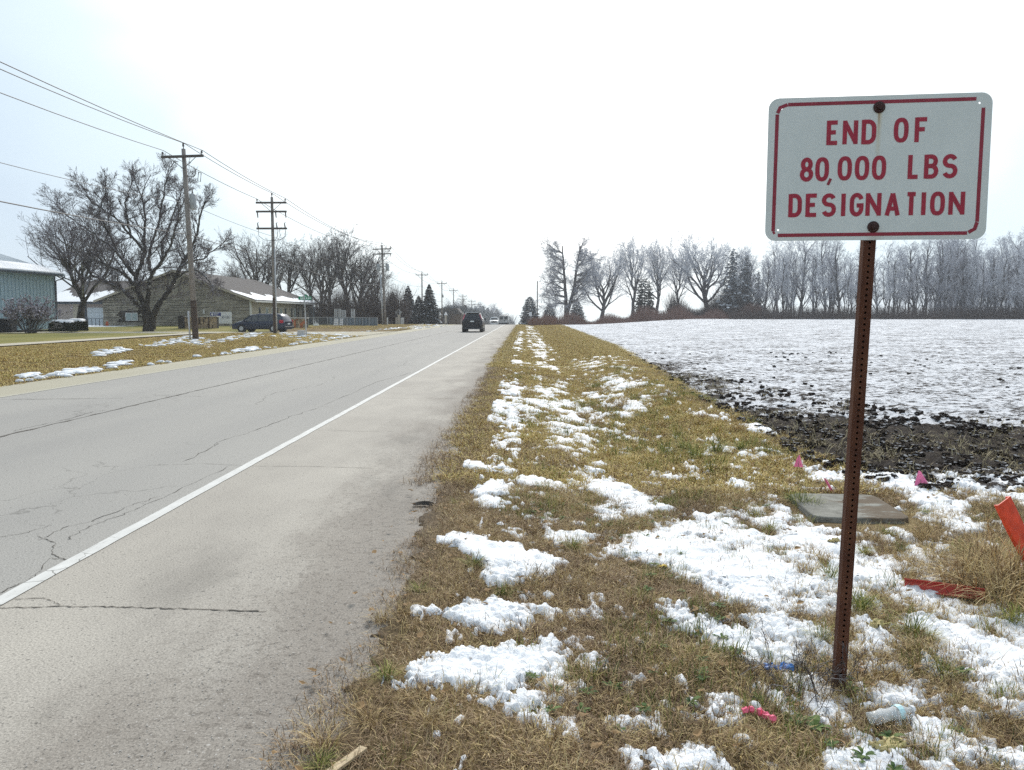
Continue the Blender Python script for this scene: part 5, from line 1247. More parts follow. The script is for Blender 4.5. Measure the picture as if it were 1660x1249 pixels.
# ------------------------------------------------------------------ lettering helper
def strokes(ch):
    """centre lines in a 0.72 wide, 1 high box"""
    w_ = 0.62
    def arc(cx, cy, rx, ry, a0, a1, n=10): return [(cx + rx * math.cos(math.radians(a0 + (a1 - a0) * k / n)), cy + ry * math.sin(math.radians(a0 + (a1 - a0) * k / n))) for k in range(n + 1)]
    o = w_; oval = arc(w_ / 2, .5, w_ / 2, .5, 90, 450, 28)
    oval = [(w_ / 2 + (w_ / 2) * math.copysign(abs(math.cos(t)) ** .8, math.cos(t)), .5 + .5 * math.copysign(abs(math.sin(t)) ** .72, math.sin(t))) for t in [math.pi / 2 + 2 * math.pi * k / 32 for k in range(33)]]
    S = {'E': [[(0, -.1), (0, 1.1)], [(0, 1), (w_, 1)], [(0, .52), (w_ * .82, .52)], [(0, 0), (w_, 0)]],
         'F': [[(0, -.1), (0, 1.1)], [(0, 1), (w_, 1)], [(0, .52), (w_ * .8, .52)]],
         'N': [[(0, -.08), (0, 1.08)], [(0, 1.0), (w_, 0)], [(w_, -.08), (w_, 1.08)]],
         'V': [[(0, 1.08), (w_ * .5, -.05)], [(w_ * .5, -.05), (w_, 1.08)]], 'L': [[(0, 1.1), (0, -.1)], [(0, 0), (w_, 0)]], 'I': [[(0.1, -.08), (0.1, 1.08)]],
         'T': [[(0, 1), (w_, 1)], [(w_ / 2, 1), (w_ / 2, -.08)]],
         'A': [[(0, -.08), (w_ * .5, 1.05)], [(w_ * .5, 1.05), (w_, -.08)], [(w_ * .17, .27), (w_ * .83, .27)]],
         'D': [[(0, -.1), (0, 1.1)], [(0, 1), (w_ * .45, 1)] + arc(w_ * .45, .68, w_ * .55, .32, 90, 0, 8) + [(w_, .32)] + arc(w_ * .45, .32, w_ * .55, .32, 0, -90, 8) + [(0, 0)]],
         'O': [oval], '0': [oval], 'C': [arc(w_ / 2, .68, w_ / 2, .32, 20, 180, 10) + arc(w_ / 2, .32, w_ / 2, .32, 180, 340, 10)],
         'G': [arc(w_ / 2, .68, w_ / 2, .32, 18, 180, 10) + arc(w_ / 2, .32, w_ / 2, .32, 180, 360, 12) + [(w_, .46), (w_ * .5, .46)]],
         'S': [arc(w_ / 2, .745, w_ * .49, .255, 22, 180, 9) + arc(w_ * .46, .745, w_ * .45, .22, 180, 262, 5)[1:] + arc(w_ * .54, .28, w_ * .46, .24, 82, 0, 6) + arc(w_ / 2, .255, w_ * .5, .255, 0, -160, 9)[1:]],
         'B': [[(0, -.1), (0, 1.1)], [(0, 1), (w_ * .5, 1)] + arc(w_ * .5, .765, w_ * .42, .235, 90, -90, 9) + [(0, .53)], [(0, .53), (w_ * .52, .53)] + arc(w_ * .52, .265, w_ * .48, .265, 90, -90, 10) + [(0, 0)]],
         '8': [arc(w_ / 2, .755, w_ * .42, .245, -90, 270, 20), arc(w_ / 2, .255, w_ * .5, .255, 90, 450, 22)],
         ',': [[(0.22, .10), (0, -.22)]], 'R': [[(0, -.1), (0, 1.1)], [(0, 1), (w_ * .5, 1)] + arc(w_ * .5, .75, w_ * .45, .25, 90, -90, 9) + [(0, .5)], [(w_ * .45, .5), (w_, -.06)]],
         'K': [[(0, -.08), (0, 1.08)], [(w_, 1.05), (0, .42)], [(w_ * .25, .6), (w_, -.06)]], 'M': [[(0, -.08), (0, 1)], [(0, 1), (w_ * .6, .3)], [(w_ * .6, .3), (w_ * 1.2, 1)], [(w_ * 1.2, 1), (w_ * 1.2, -.08)]],
         '1': [[(0.2, -.08), (0.2, 1.08)]], 'P': [[(0, -.08), (0, 1)], [(0, 1), (w_ * .5, 1)] + arc(w_ * .5, .74, w_ * .45, .26, 90, -90, 9) + [(0, .48)]]}
    return S.get(ch, [[(0, 0), (0, 1)]])
def ribbon(pts, hw_, thick, T):
    """a stroke of even width as a thin plate; T maps (u, v, w) to the place"""
    n = len(pts); L1 = []; R1 = []; closed = n > 3 and abs(pts[0][0] - pts[-1][0]) < 1e-6 and abs(pts[0][1] - pts[-1][1]) < 1e-6
    for i in range(n):
        a = pts[i - 1] if i > 0 else (pts[-2] if closed else pts[0]); b_ = pts[i + 1] if i < n - 1 else (pts[1] if closed else pts[-1]); c_ = pts[i]
        d1 = np.array([c_[0] - a[0], c_[1] - a[1]]); d2 = np.array([b_[0] - c_[0], b_[1] - c_[1]])
        l1 = np.linalg.norm(d1); l2 = np.linalg.norm(d2); d = (d1 / l1 if l1 > 1e-9 else 0) + (d2 / l2 if l2 > 1e-9 else 0); d = d / (np.linalg.norm(d) + 1e-9)
        k = 1.0
        if l1 > 1e-9 and l2 > 1e-9: k = 1 / max(0.5, float(d @ (d1 / l1)))
        L1.append((c_[0] - d[1] * hw_ * k, c_[1] + d[0] * hw_ * k)); R1.append((c_[0] + d[1] * hw_ * k, c_[1] - d[0] * hw_ * k))
    V = [T(*p_, thick) for p_ in L1] + [T(*p_, thick) for p_ in R1] + [T(*p_, 0) for p_ in L1] + [T(*p_, 0) for p_ in R1]; F = []
    for i in range(n - 1):
        F += [(n + i, n + i + 1, i + 1, i), (i, i + 1, 2 * n + i + 1, 2 * n + i), (3 * n + i, 3 * n + i + 1, n + i + 1, n + i)]
    if not closed: F += [(0, 2 * n, 3 * n, n), (n - 1, 2 * n - 1, 4 * n - 1, 3 * n - 1)]
    return V, F
def letter(ch, x0, x1, z0, z1, y, sw, mat, parent, name='letter', zo=0.0):
    """one letter of stroke width sw in the plane y of its parent, facing -y"""
    hw_ = sw / 2; st = strokes(ch); us_ = [p_[0] for s_ in st for p_ in s_]; umax = max(us_); mb = MB(); k = 0
    for s_ in st:
        P_ = [(x0 + hw_ + (u / umax if umax > 1e-6 else .5) * (x1 - x0 - sw), z0 + hw_ + v * (z1 - z0 - sw)) for u, v in s_]
        dz = 0.00004 * k; k += 1
        V, F = ribbon(P_, hw_, 1, lambda u, v, t_, dz=dz: (u, y - (zo + dz if t_ else 0), v)); mb.add(V, F)
    return mb.build(name, mat, parent)

# ------------------------------------------------------------------ the road sign
SC = (1.5132, 3.5422, 2.2232); SR = (0.0, 0.0011, -0.1044); SW, SH = 0.914, 0.61
t = NT('sign_face'); oc = t.objc(); sp = t.n('ShaderNodeSeparateXYZ'); t.l(oc, sp.inputs[0])
c = t.ramp(t.noise(oc, 5, 5, 0.6), [(0.3, (0.62, 0.68, 0.675)), (0.7, (0.69, 0.745, 0.74))])
c = t.mix(t.math('MULTIPLY', t.step(t.noise(oc, 60, 3, 0.6), 0.66, 0.72), 0.25), c, (0.35, 0.35, 0.33))
xx = t.math('ABSOLUTE', t.math('ADD', t.math('SUBTRACT', sp.outputs['X'], 0.0), t.math('MULTIPLY_ADD', t.noise(oc, 7, 2), 0.02, -0.012)))
for xc in (0.0,):
    stv = t.math('MULTIPLY', t.step(xx, 0.016, 0.0), t.step(sp.outputs['Z'], -0.12, 0.26)); stv = t.math('MULTIPLY', stv, t.step(sp.outputs['Z'], 0.262, 0.25))
    c = t.mix(t.math('MULTIPLY', stv, 0.55), c, (0.50, 0.42, 0.22))
    xt = t.step(t.math('ABSOLUTE', t.math('ADD', sp.outputs['X'], -0.002)), 0.006, 0.001); xt = t.math('MULTIPLY', xt, t.math('MULTIPLY', t.step(sp.outputs['Z'], 0.13, 0.25), t.step(sp.outputs['Z'], 0.256, 0.25)))
    c = t.mix(t.math('MULTIPLY', xt, 0.75), c, (0.30, 0.17, 0.06))
c = t.mix(t.math('MULTIPLY', t.math('MULTIPLY', t.step(xx, 0.05, 0.0), t.step(sp.outputs['Z'], -0.235, -0.285)), 0.35), c, (0.42, 0.33, 0.25))
M['sign_face'] = t.fin(c, 0.45, 0, 0.4)
t = NT('sign_red'); oc = t.objc(); c = t.ramp(t.noise(oc, 30, 4), [(0.3, (0.30, 0.012, 0.035)), (0.7, (0.40, 0.020, 0.05))]); M['sign_red'] = t.fin(c, 0.4, 0, 0.4)
t = NT('sign_border'); oc = t.objc(); c = t.ramp(t.noise(oc, 20, 4), [(0.3, (0.24, 0.018, 0.035)), (0.7, (0.31, 0.028, 0.055))]); M['sign_border'] = t.fin(c, 0.45, 0, 0.4)
t = NT('rust'); oc = t.objc(); a = t.noise(oc, 14, 6, 0.7, (1, 1, 0.35)); c = t.ramp(a, [(0.25, (0.045, 0.019, 0.013)), (0.5, (0.095, 0.038, 0.022)), (0.75, (0.165, 0.074, 0.040))])
c = t.mix(t.math('MULTIPLY', t.step(t.noise(oc, 90, 3, 0.7), 0.6, 0.7), 0.4), c, (0.05, 0.025, 0.018)); t.bump(t.noise(oc, 120, 4), 0.4, 0.003); M['rust'] = t.fin(c, 0.85, 0.0, 0.25)
simple('bolt_brown', (0.045, 0.018, 0.016), 0.55, var=0.3, scale=60)
simple('pale_halo', (0.55, 0.42, 0.43), 0.6, var=0.05)

road_sign = thing('road_sign', 'white road sign with red lettering END OF 80,000 LBS DESIGNATION on a rusty post', 'road sign', tuple(G(1359, 1130)))
bpy.context.view_layer.update()
plate = bpy.data.objects.new('plate_frame', None)
# plate with real corner holes
cu = bpy.data.curves.new('plate', 'CURVE'); cu.dimensions = '2D'; cu.fill_mode = 'BOTH'; cu.extrude = 0.0012
def spl(pts):
    s_ = cu.splines.new('POLY'); s_.points.add(len(pts) - 1); s_.use_cyclic_u = True
    for i, (a, b_) in enumerate(pts): s_.points[i].co = (a, b_, 0, 1)
rc = 0.045; pts = []
for cx, cy, a0 in ((SW / 2 - rc, SH / 2 - rc, 0), (-SW / 2 + rc, SH / 2 - rc, 90), (-SW / 2 + rc, -SH / 2 + rc, 180), (SW / 2 - rc, -SH / 2 + rc, 270)):
    pts += [(cx + rc * math.cos(math.radians(a0 + k * 15)), cy + rc * math.sin(math.radians(a0 + k * 15))) for k in range(7)]
spl(pts)
for hx, hy in ((-.402, .262), (.405, .262), (-.402, -.258), (.402, -.262)): spl([(hx + 0.0048 * math.cos(k * .524), hy + 0.0048 * math.sin(k * .524)) for k in range(12)])
tmp = bpy.data.objects.new('tmp', cu); C.objects.link(tmp); dg = bpy.context.evaluated_depsgraph_get(); pm = bpy.data.meshes.new_from_object(tmp.evaluated_get(dg)); bpy.data.objects.remove(tmp)
pm.transform(Matrix.Rotation(math.radians(90), 4, 'X')); pm.materials.clear(); pm.materials.append(M['sign_face']); pm.name = 'face_plate'
plate = link(bpy.data.objects.new('face_plate', pm), road_sign); base_loc = Vector(road_sign.location)
plate.location = Vector(SC) - base_loc; plate.rotation_euler = SR
def U2(u): return -SW / 2 + u * SW
YF = -0.0014
LET = [('END', [(.269, .327), (.342, .410), (.427, .492)], .100, .203), ('OF', [(.571, .636), (.664, .726)], .096, .199),
       ('80', [(.153, .213), (.223, .285)], .254, .356), (',', [(.279, .298)], .345, .372), ('000', [(.325, .389), (.403, .467), (.480, .543)], .252, .354), ('LBS', [(.641, .695), (.713, .776), (.794, .860)], .252, .353),
       ('DESIGNATION', [(.105, .166), (.184, .243), (.258, .323), (.345, .366), (.386, .448), (.458, .528), (.545, .613), (.635, .690), (.706, .727), (.747, .812), (.829, .900)], .408, .508)]
for s_, us_, v0, v1 in LET:
    for ch, (u0, u1) in zip(s_, us_):
        z1_ = SH / 2 - v0; z0_ = SH / 2 - v1
        if ch == ',':
            mb = MB(); V, F = ribbon([(U2(u1) - .003, z1_), (U2(u0) + .003, z0_)], .006, 1, lambda u, v, t_: (u, YF - (0.0007 if t_ else 0), v)); mb.add(V, F).build('comma', M['sign_border'], plate); continue
        letter(ch, U2(u0), U2(u1), z0_, z1_, YF, 0.0172, M['sign_red'], plate, 'letter', 0.0007)
        letter(ch, U2(u0) - .0014, U2(u1) + .0014, z0_ - .0014, z1_ + .0014, YF, 0.020, M['pale_halo'], plate, 'letter_edge', 0.0003)
def bar(pts, hw_=0.0075, nm='border_stripe'):
    mb = MB(); V, F = ribbon(pts, hw_, 1, lambda u, v, t_: (u, YF - (0.0006 if t_ else 0), v)); mb.add(V, F).build(nm, M['sign_border'], plate)
bx_, bz_ = SW / 2 - .036, SH / 2 - .028
bar([(-bx_ + .045, bz_), (bx_ - .03, bz_ + .002)]); bar([(-bx_ + .002, bz_ - .035), (-bx_ + .012, bz_ - .012), (-bx_ + .043, bz_)]); bar([(-bx_ + .001, bz_ - .04), (-bx_ - .002, -bz_ + .015)])
bar([(-bx_ - .002, -bz_ + .014), (-bx_ + .004, -bz_ + .002)], .005); bar([(-bx_ + .018, -bz_ - .004), (bx_ - .04, -bz_ - .002)]); bar([(bx_, bz_ - .035), (bx_ - .002, -bz_ + .045)]); bar([(bx_ - .002, -bz_ + .043), (bx_ - .01, -bz_ + .016), (bx_ - .035, -bz_ + .001)])
for hx, hz in ((0.001, .255), (-.004, -.249)):
    mb = MB().tube([(hx, YF, hz), (hx, YF - .004, hz), (hx, YF - .0055, hz)], [.0245, .0245, .020], 20).build('washer', M['bolt_brown'], plate, True)
    MB().tube([(hx, YF - .0055, hz), (hx, YF - .016, hz)], [.013, .011], 6).build('bolt_head', M['bolt_brown'], mb)
# square perforated post, front face with real holes
pr_ = plate.rotation_euler.to_matrix()
ptop = Vector(SC) + pr_ @ Vector((0.003, 0.030, .280)); pmid = Vector(SC) + pr_ @ Vector((-.004, 0.030, -.249))
pb = Vector(D(1357, 1145, SC[1] + 0.055)); pb = pb + (pb - pmid).normalized() * 0.15; dz_ = (ptop - pb); Lp = dz_.length
zq = dz_.normalized(); yq = (pr_ @ Vector((0, 1, 0))); yq = (yq - zq * yq.dot(zq)).normalized(); xq = yq.cross(zq)
RM = Matrix((xq, yq, zq)).transposed()
def holed(nc, w_, yv, hr, p_=0.0254):
    V = []; F = []
    for k in range(nc):
        z0_ = k * p_; cz = z0_ + p_ / 2; b0 = len(V)
        sq = [(w_ / 2, cz), (w_ / 2, z0_ + p_), (0, z0_ + p_), (-w_ / 2, z0_ + p_), (-w_ / 2, cz), (-w_ / 2, z0_), (0, z0_), (w_ / 2, z0_)]
        V += [(a, yv, c_) for a, c_ in sq] + [(hr * math.cos(j * math.pi / 4), yv, cz + hr * math.sin(j * math.pi / 4)) for j in range(8)] + [(hr * math.cos(j * math.pi / 4), yv + .0025, cz + hr * math.sin(j * math.pi / 4)) for j in range(8)]
        for j in range(8):
            j2 = (j + 1) % 8; F.append((b0 + j, b0 + 8 + j, b0 + 8 + j2, b0 + j2)); F.append((b0 + 8 + j, b0 + 16 + j, b0 + 16 + j2, b0 + 8 + j2))
    return V, F
ncell = int(Lp / .0254); WP = 0.0508; V, F = holed(ncell, WP, -WP / 2, .0056); mb = MB().add(V, F); Lz = ncell * .0254
e_ = .0025; h_ = WP / 2
for (xa, xb) in ((-h_, -h_ + e_), (h_ - e_, h_)): mb.add([(xa, -h_, 0), (xb, -h_, 0), (xb, h_, 0), (xa, h_, 0), (xa, -h_, Lz), (xb, -h_, Lz), (xb, h_, Lz), (xa, h_, Lz)], [(0, 3, 7, 4), (1, 2, 6, 5), (4, 5, 6, 7)])
mb.add([(-h_, h_, 0), (h_, h_, 0), (h_, h_, Lz), (-h_, h_, Lz)], [(0, 1, 2, 3)])
post = mb.build('post', M['rust'], road_sign); post.matrix_local = Matrix.Translation(pb - base_loc) @ RM.to_4x4()

# ------------------------------------------------------------------ utility poles
def pole(loc, ht, lab, r=0.15, arms=((0.55, 2.2, 3),), lean=0.0, tanks=(), riser=None, dark=0.0, extra=None, top_pin=True):
    t = thing('utility_pole', lab, 'utility pole', loc, 0, 'utility poles along the left of the road'); t.rotation_euler = (0, lean, 0)
    MB().tube([(0, 0, -.3), (0, 0, ht * .5), (0, 0, ht)], [r, r * .85, r * .66], 12).build('pole', M['pole_wood'], t, True)
    if dark: MB().tube([(0, 0, -.2), (0, 0, dark * .6), (0, 0, dark)], [r * 1.04, r * 1.02, r * 1.0], 12, False).build('tarred_base', M['pole_dark'], t, True)
    for (dn, wd, ni) in arms:
        z_ = ht - dn; a = MB().box(-wd / 2, wd / 2, -r - .11, -r + .01, z_ - .06, z_ + .06).build('crossarm', M['arm_wood'], t)
        if ni == 3:
            for s_ in (-1, 1): MB().tube([(s_ * wd * .32, -r - .05, z_ - .05), (0, -r - .02, z_ - .62)], .018, 5).build('brace', M['arm_wood'], t)
            for s_ in (-1, 1): MB().tube([(s_ * (wd / 2 - .08), -r - .05, z_ + .06), (s_ * (wd / 2 - .08), -r - .05, z_ + .13), (s_ * (wd / 2 - .08), -r - .05, z_ + .14), (s_ * (wd / 2 - .08), -r - .05, z_ + .26)], [.02, .02, .06, .045], 8).build('insulator', M['porcelain'], t)
        if ni == -3:
            for x_ in (-wd / 2 + .08, .28 * wd / 2, wd / 2 - .08): MB().tube([(x_, -r - .05, z_ - .06), (x_ + .03, -r - .05, z_ - .42)], [.05, .035], 6).build('insulator', M['porcelain'], t)
        if ni == 4:
            for x_ in (-wd / 2 + .12, .35 * wd / 2, wd / 2 - .12):
                MB().tube([(x_, -r - .05, z_ + .06), (x_ - .05, -r - .05, z_ + .35), (x_ + .03, -r - .05, z_ + .42)], [.05, .035, .02], 6).build('insulator', M['porcelain'], t)
                MB().tube([(x_, -r - .05, z_ - .06), (x_ + (0.02), -r - .05, z_ - .5), (x_ * .6, -r - .05, z_ - .78), (0, -r, z_ - .82)], .018, 5).build('jumper_cable', M['wire_grey'], t)
    if top_pin: MB().tube([(0, 0, ht), (0, 0, ht + .12), (0, 0, ht + .13), (0, 0, ht + .30)], [.025, .025, .06, .045], 8).build('top_insulator', M['porcelain'], t)
    for (sx, z_, rr_, hh2, y_) in tanks:
        k = MB().tube([(sx, y_, z_), (sx, y_, z_ + .04), (sx, y_, z_ + hh2), (sx, y_, z_ + hh2 + .06)], [rr_ * .9, rr_, rr_, rr_ * .7], 14).build('transformer', M['grey_tank'], t, True)
        MB().tube([(sx, y_, z_ + hh2), (sx, y_, z_ + hh2 + .3)], [.045, .03], 6).build('bushing', M['porcelain'], k)
        MB().tube([(0, 0, z_ + hh2 * .7), (sx, y_, z_ + hh2 * .7)], .04, 5).build('bracket', M['porcelain'], k)
    if riser: 
        MB().tube([(riser[0], -.1, 0), (riser[0], -.1, riser[1])], riser[2], 7).build('riser_pipe', M['galv'], t, True)
    return t
PX = -17.4
PL = [  # Y, base z, top z
 (42.4, 0.0, 10.15), (55.9, .25, 9.6), (100.5, -.05, 10.1), (137, -.45, 8.5), (170, -1.2, 8.3), (198, -1.9, 7.6), (228, -2.7, 6.9), (266, -3.7, 6.0), (302, -4.6, 5.3), (345, -5.7, 4.6)]
p0 = pole((-17.75 + .3, 42.4, 0.0), 10.15, 'nearest utility pole leaning left with one crossarm and dark base', .155, ((.42, 2.2, 3),), -.030, ((.28, 7.05, .17, .75, .1),), (-.26, 1.75, .05), 2.3)
MB().tube([(0.1, 0, 8.75), (.5, 0, 8.75), (.55, 0, 8.9), (.58, 0, 9.1)], .025, 5).build('cutout_bracket', M['porcelain'], p0)
MB().tube([(.70, 0, 8.95), (.85, 0, 8.9), (.78, 0, 8.45), (.64, 0, 8.5), (.72, 0, 8.95)], .025, 5).build('fuse_cutout', M['porcelain'], p0)
p1 = pole((PX, 55.9, .1), 9.5, 'second utility pole with three stacked crossarms and hanging insulators', .14, ((.4, 2.1, 3), (1.0, 2.1, -3), (2.15, 2.1, 4)), 0.0, (), (.13, 6.0, .055), 2.6)
p2 = pole((PX, 100.5, -.1), 10.2, 'utility pole with two crossarms and twin grey transformers', .17, ((.5, 2.3, 3), (1.1, 2.3, -3)), -.03, ((-.55, 7.0, .22, .85, 0), (.55, 7.0, .22, .85, 0)), (-.30, 6.5, .10), 0)
pole((PX, 137, -.45), 8.95, 'utility pole with a single crossarm rising between the two roadside spruces', .14, ((.35, 2.1, 3),), 0, (), None, 1.2)
pole((PX, 170, -1.2), 9.5, 'utility pole with a lamp arm beyond the spruces', .14, ((.35, 2.1, 3),), 0, ((.2, 6.2, .15, .5, 0),), None, 2.0)
for (Y, zb_, zt), lab, ar in zip(PL[5:], ['distant utility pole with one crossarm, nearest of the far ones', 'distant utility pole with two crossarms beside the dark car roof', 'distant utility pole with a wide double crossarm', 'farther utility pole with crowded crossarms', 'farthest utility pole above the white pickup'],
                                  (((.35, 2.1, 3),), ((.35, 2.3, 3), (1.2, 2.3, 3)), ((.3, 2.6, 3), (1.3, 2.6, 3)), ((.3, 3.0, 3), (1.0, 3.0, 3)), ((.3, 2.2, 3),))):
    pole((PX, Y, zb_), zt - zb_, lab, .14, ar)
q = D(871, 509, 176); o = thing('utility_pole', 'lone thin utility pole on the right side at the crest of the road', 'utility pole', (q[0], 176, float(H(q[0], 176)) - .2))
MB().tube([(0, 0, 0), (0, 0, D(871, 456, 176)[2] - o.location.z)], [.15, .11], 8).build('pole', M['pole_wood'], o); MB().tube([(0, 0, 5.6), (-.9, 0, 5.75)], .03, 5).build('service_arm', M['wire_grey'], o)
def sagged(a, b_, sag, n=14):
    a = np.array(a, float); b_ = np.array(b_, float); return [tuple(a + (b_ - a) * k / n - np.array([0, 0, sag * 4 * (k / n) * (1 - k / n)])) for k in range(n + 1)]
def wire(name, pts, r, lab, sags):
    mb = MB(); P_ = []
    for a, b_, s_ in zip(pts[:-1], pts[1:], sags): P_ += sagged(a, b_, s_)[:-1]
    P_.append(pts[-1]); mb.tube(P_, r, 5); tag(mb.build(name, M['wire_grey']), lab, 'power line', 'overhead wires')
ln = -.030 * 10
TOPS = [(Y, zt) for Y, _, zt in PL]
def line(dx, dz, extra0, r, lab, sag0, y0_=-4.0):
    pts = [(PX + dx - .1, y0_, 10.2 + dz)] + [(PX + dx + (ln if i == 0 else (-.25 if i == 2 else 0)), Y - (.2 if abs(dx) > .5 else 0), zt + dz) for i, (Y, zt) in enumerate(TOPS)]
    wire('overhead_wire', pts, r, lab, [sag0, .12] + [.8] * 8)
line(-1.02, -.12, 0, .018, 'overhead conductor on the left ends of the crossarms', .75)
line(0.0, .28, 0, .018, 'overhead conductor on the pole-top insulators', .75)
line(1.02, -.12, 0, .018, 'overhead conductor on the right ends of the crossarms', .55)
def line2(hts, r, lab, sags):
    pts = [(PX - .1, -4, hts[0])] + [(PX + (-.2 if i == 0 else 0.1), Y, h__) for i, ((Y, zt), h__) in enumerate(zip(TOPS, hts[1:]))]
    wire('overhead_wire', pts, r, lab, sags)
line2([7.6, 7.35, 6.9, 6.6, 6.2, 5.6, 5.0, 4.2, 3.4, 2.6, 1.8], .012, 'thin neutral wire below the crossarms', [.9, .1] + [.5] * 8)
line2([6.0, 5.75, 5.45, 5.2, 4.9, 4.3, 3.7, 2.9, 2.1, 1.3, .5], .022, 'thick communication cable lowest on the poles', [.55, .1] + [.6] * 8)

# ------------------------------------------------------------------ street corner: sign posts, fence, boxes
simple('sign_green', (0.01, 0.22, 0.12), 0.4, var=0.05); simple('sign_blue', (0.02, 0.035, 0.22), 0.4, var=0.1); simple('sign_white', (0.78, 0.80, 0.83), 0.5, var=0.04); simple('ink_grey', (0.25, 0.27, 0.32), 0.6); simple('sign_back', (0.45, 0.46, 0.45), 0.4, 0.2)
q = G(497, 546, .1); s0 = thing('street_sign', 'green street name blades above an edge-on stop sign at the side street', 'street sign', (q[0], q[1], .1)); Ys = q[1]
zt = D(494, 478, Ys)[2] - .1
MB().tube([(0, 0, -.2), (-.1, 0, zt)], .04, 8).build('post', M['galv'], s0)
bl = MB().box(-.48, .38, -.008, .008, zt - .34, zt - .12).build('name_blade', M['sign_green'], s0)
for i, ch in enumerate('PARKER'): letter(ch, -.40 + i * .12, -.31 + i * .12, zt - .29, zt - .17, -.009, .018, M['sign_white'], bl, 'letter', .002) if False else None
for x_ in (-.34, -.22, -.10, .02, .14, .25): MB().box(x_, x_ + .07, -.012, -.009, zt - .27, zt - .19).build('letter', M['sign_white'], bl)
MB().box(-.13, .11, -.02, -.012, zt - .10, zt + .0).build('name_blade', M['sign_green'], s0)
def octa(r_): return [(0.0, r_ * math.cos(math.radians(22.5 + 45 * k)), r_ * math.sin(math.radians(22.5 + 45 * k))) for k in range(8)]
st = MB().poly([(-.07, a[1], a[2] + zt - .78) for a in octa(.40)], (.012, 0, 0)).build('stop_plate', M['sign_back'], s0); st.rotation_euler = (0, 0, .28)
MB().box(-.55, -.1, -.2, .1, -.05, .42).build('utility_box', M['galv'], s0)
# fence
F0 = D(500, 509, 96); F1 = D(563, 509, 94); F2 = D(612, 509, 92)
fn = thing('wire_fence', 'blue grey slatted wire fence behind the street corner', 'fence', (F0[0], 96, 0))
def fpt(f_): 
    a, b_, g2 = (F0, F1, f_ * 2) if f_ < .5 else (F1, F2, f_ * 2 - 1)
    return (a[0] + (b_[0] - a[0]) * g2 - F0[0], a[1] + (b_[1] - a[1]) * g2 - 96)
simple('slat_blue', (0.16, 0.20, 0.235), 0.6, var=0.25, scale=1); simple('slat_dark', (0.06, 0.07, 0.08), 0.6, var=0.3)
slm = [mesh('slat', *(lambda m: (m.V, m.F))(MB().box(-.035, .035, -.01, .01, .08, 1.12)), M[c_]) for c_ in ('slat_blue', 'slat_dark')]
for k in range(96):
    x_, y_ = fpt((k + .5) / 96); o = link(bpy.data.objects.new('slat', slm[1 if (k < 26 or k % 5 == 0) else 0]), fn); o.location = (x_, y_, .02 * math.sin(k)); o.scale = (1, 1, 1 + .03 * math.sin(k * 1.7))
for k in range(9):
    x_, y_ = fpt(k / 8 * .999); MB().tube([(x_, y_ - .05, -.1), (x_, y_ - .05, 1.22)], .035, 6).build('post', M['galv'], fn)
MB().tube([(*fpt(0), 1.18), (*fpt(.5), 1.18), (*fpt(.999), 1.14)], .025, 6).build('rail', M['galv'], fn)
def flat_sign(name, px0, px1, top, bot, Y, lab, cat, mat, th=.05, z0leg=None, tilt=0.0):
    a = D(px0, top, Y); b_ = D(px1, bot, Y); zg = float(H(a[0], Y)); t = thing(name, lab, cat, ((a[0] + b_[0]) / 2, Y, zg), 0); W = b_[0] - a[0]
    p_ = MB().poly([(-W / 2, 0, b_[2] - zg), (W / 2, 0, b_[2] - zg), (W / 2, 0, a[2] - zg), (-W / 2 + tilt, 0, a[2] - zg)], (0, th, 0)).build('panel', M[mat], t)
    if z0leg: 
        for s_ in (-1, 1): MB().box(s_ * W * .42 - .04, s_ * W * .42 + .04, th + .002, th + .08, -.1, a[2] - zg).build('leg', M['galv'], t)
    return t, p_, W, a[2] - zg, b_[2] - zg
t_, p_, W, zt_, zb2 = flat_sign('for_sale_sign', 340, 375.5, 506, 525, 80, 'white real estate board with a blue block and grey lettering by the ledgestone wall', 'sign', 'sign_white', .06, True)
bb = MB().box(-W / 2 + .04, -W / 2 + 1.12, -.012, -.001, zt_ - .42, zt_ - .06).build('blue_block', M['sign_blue'], p_)
MB().blob((-W / 2 + .24, -.014, zt_ - .24), (.09, .004, .13), random.Random(1), 8, 6, 0).build('logo', M['sign_white'], bb)
for r0_ in (0, 1): MB().box(-W / 2 + .38, -W / 2 + .9 - .1 * r0_, -.016, -.0125, zt_ - .19 - .14 * r0_, zt_ - .13 - .14 * r0_).build('text_line', M['sign_white'], bb)
for i, ch in enumerate('AVAILABLE'): letter(ch, W * .05 + i * .10, W * .05 + .078 + i * .10, zb2 + .50, zb2 + .78, -.001, .022, M['ink_grey'], p_, 'letter', .01)
for k, (x_, w_) in enumerate(((-.98, .42), (-.95, .35), (-.9, .2))): MB().box(x_, x_ + w_, -.012, -.001, zb2 + .50 - .14 * k, zb2 + .55 - .14 * k).build('text_line', M['ink_grey'], p_)
t_, p_, W, zt_, zb2 = flat_sign('yard_sign', 508, 517, 525, 532, 93, 'small white yard sign in front of the wire fence', 'sign', 'sign_white', .02)
MB().box(-W * .3, W * .3, -.01, -.001, zb2 + .22, zb2 + .28).build('text_line', M['sign_blue'], p_)
for (x0_, x1_, lab) in ((540.5, 548.5, 'left half of the white printed banner on the wire fence'), (550, 556, 'right narrower half of the white printed banner on the wire fence')):
    t_, p_, W, zt_, zb2 = flat_sign('banner', x0_, x1_, 517, 530, 92.6, lab, 'banner', 'sign_white', .01, None, .1)
    for k in range(4): MB().box(-W * .36, W * .34, -.01, -.001, zb2 + .15 + .2 * k, zb2 + .21 + .2 * k).build('text_line', M['ink_grey'], p_)
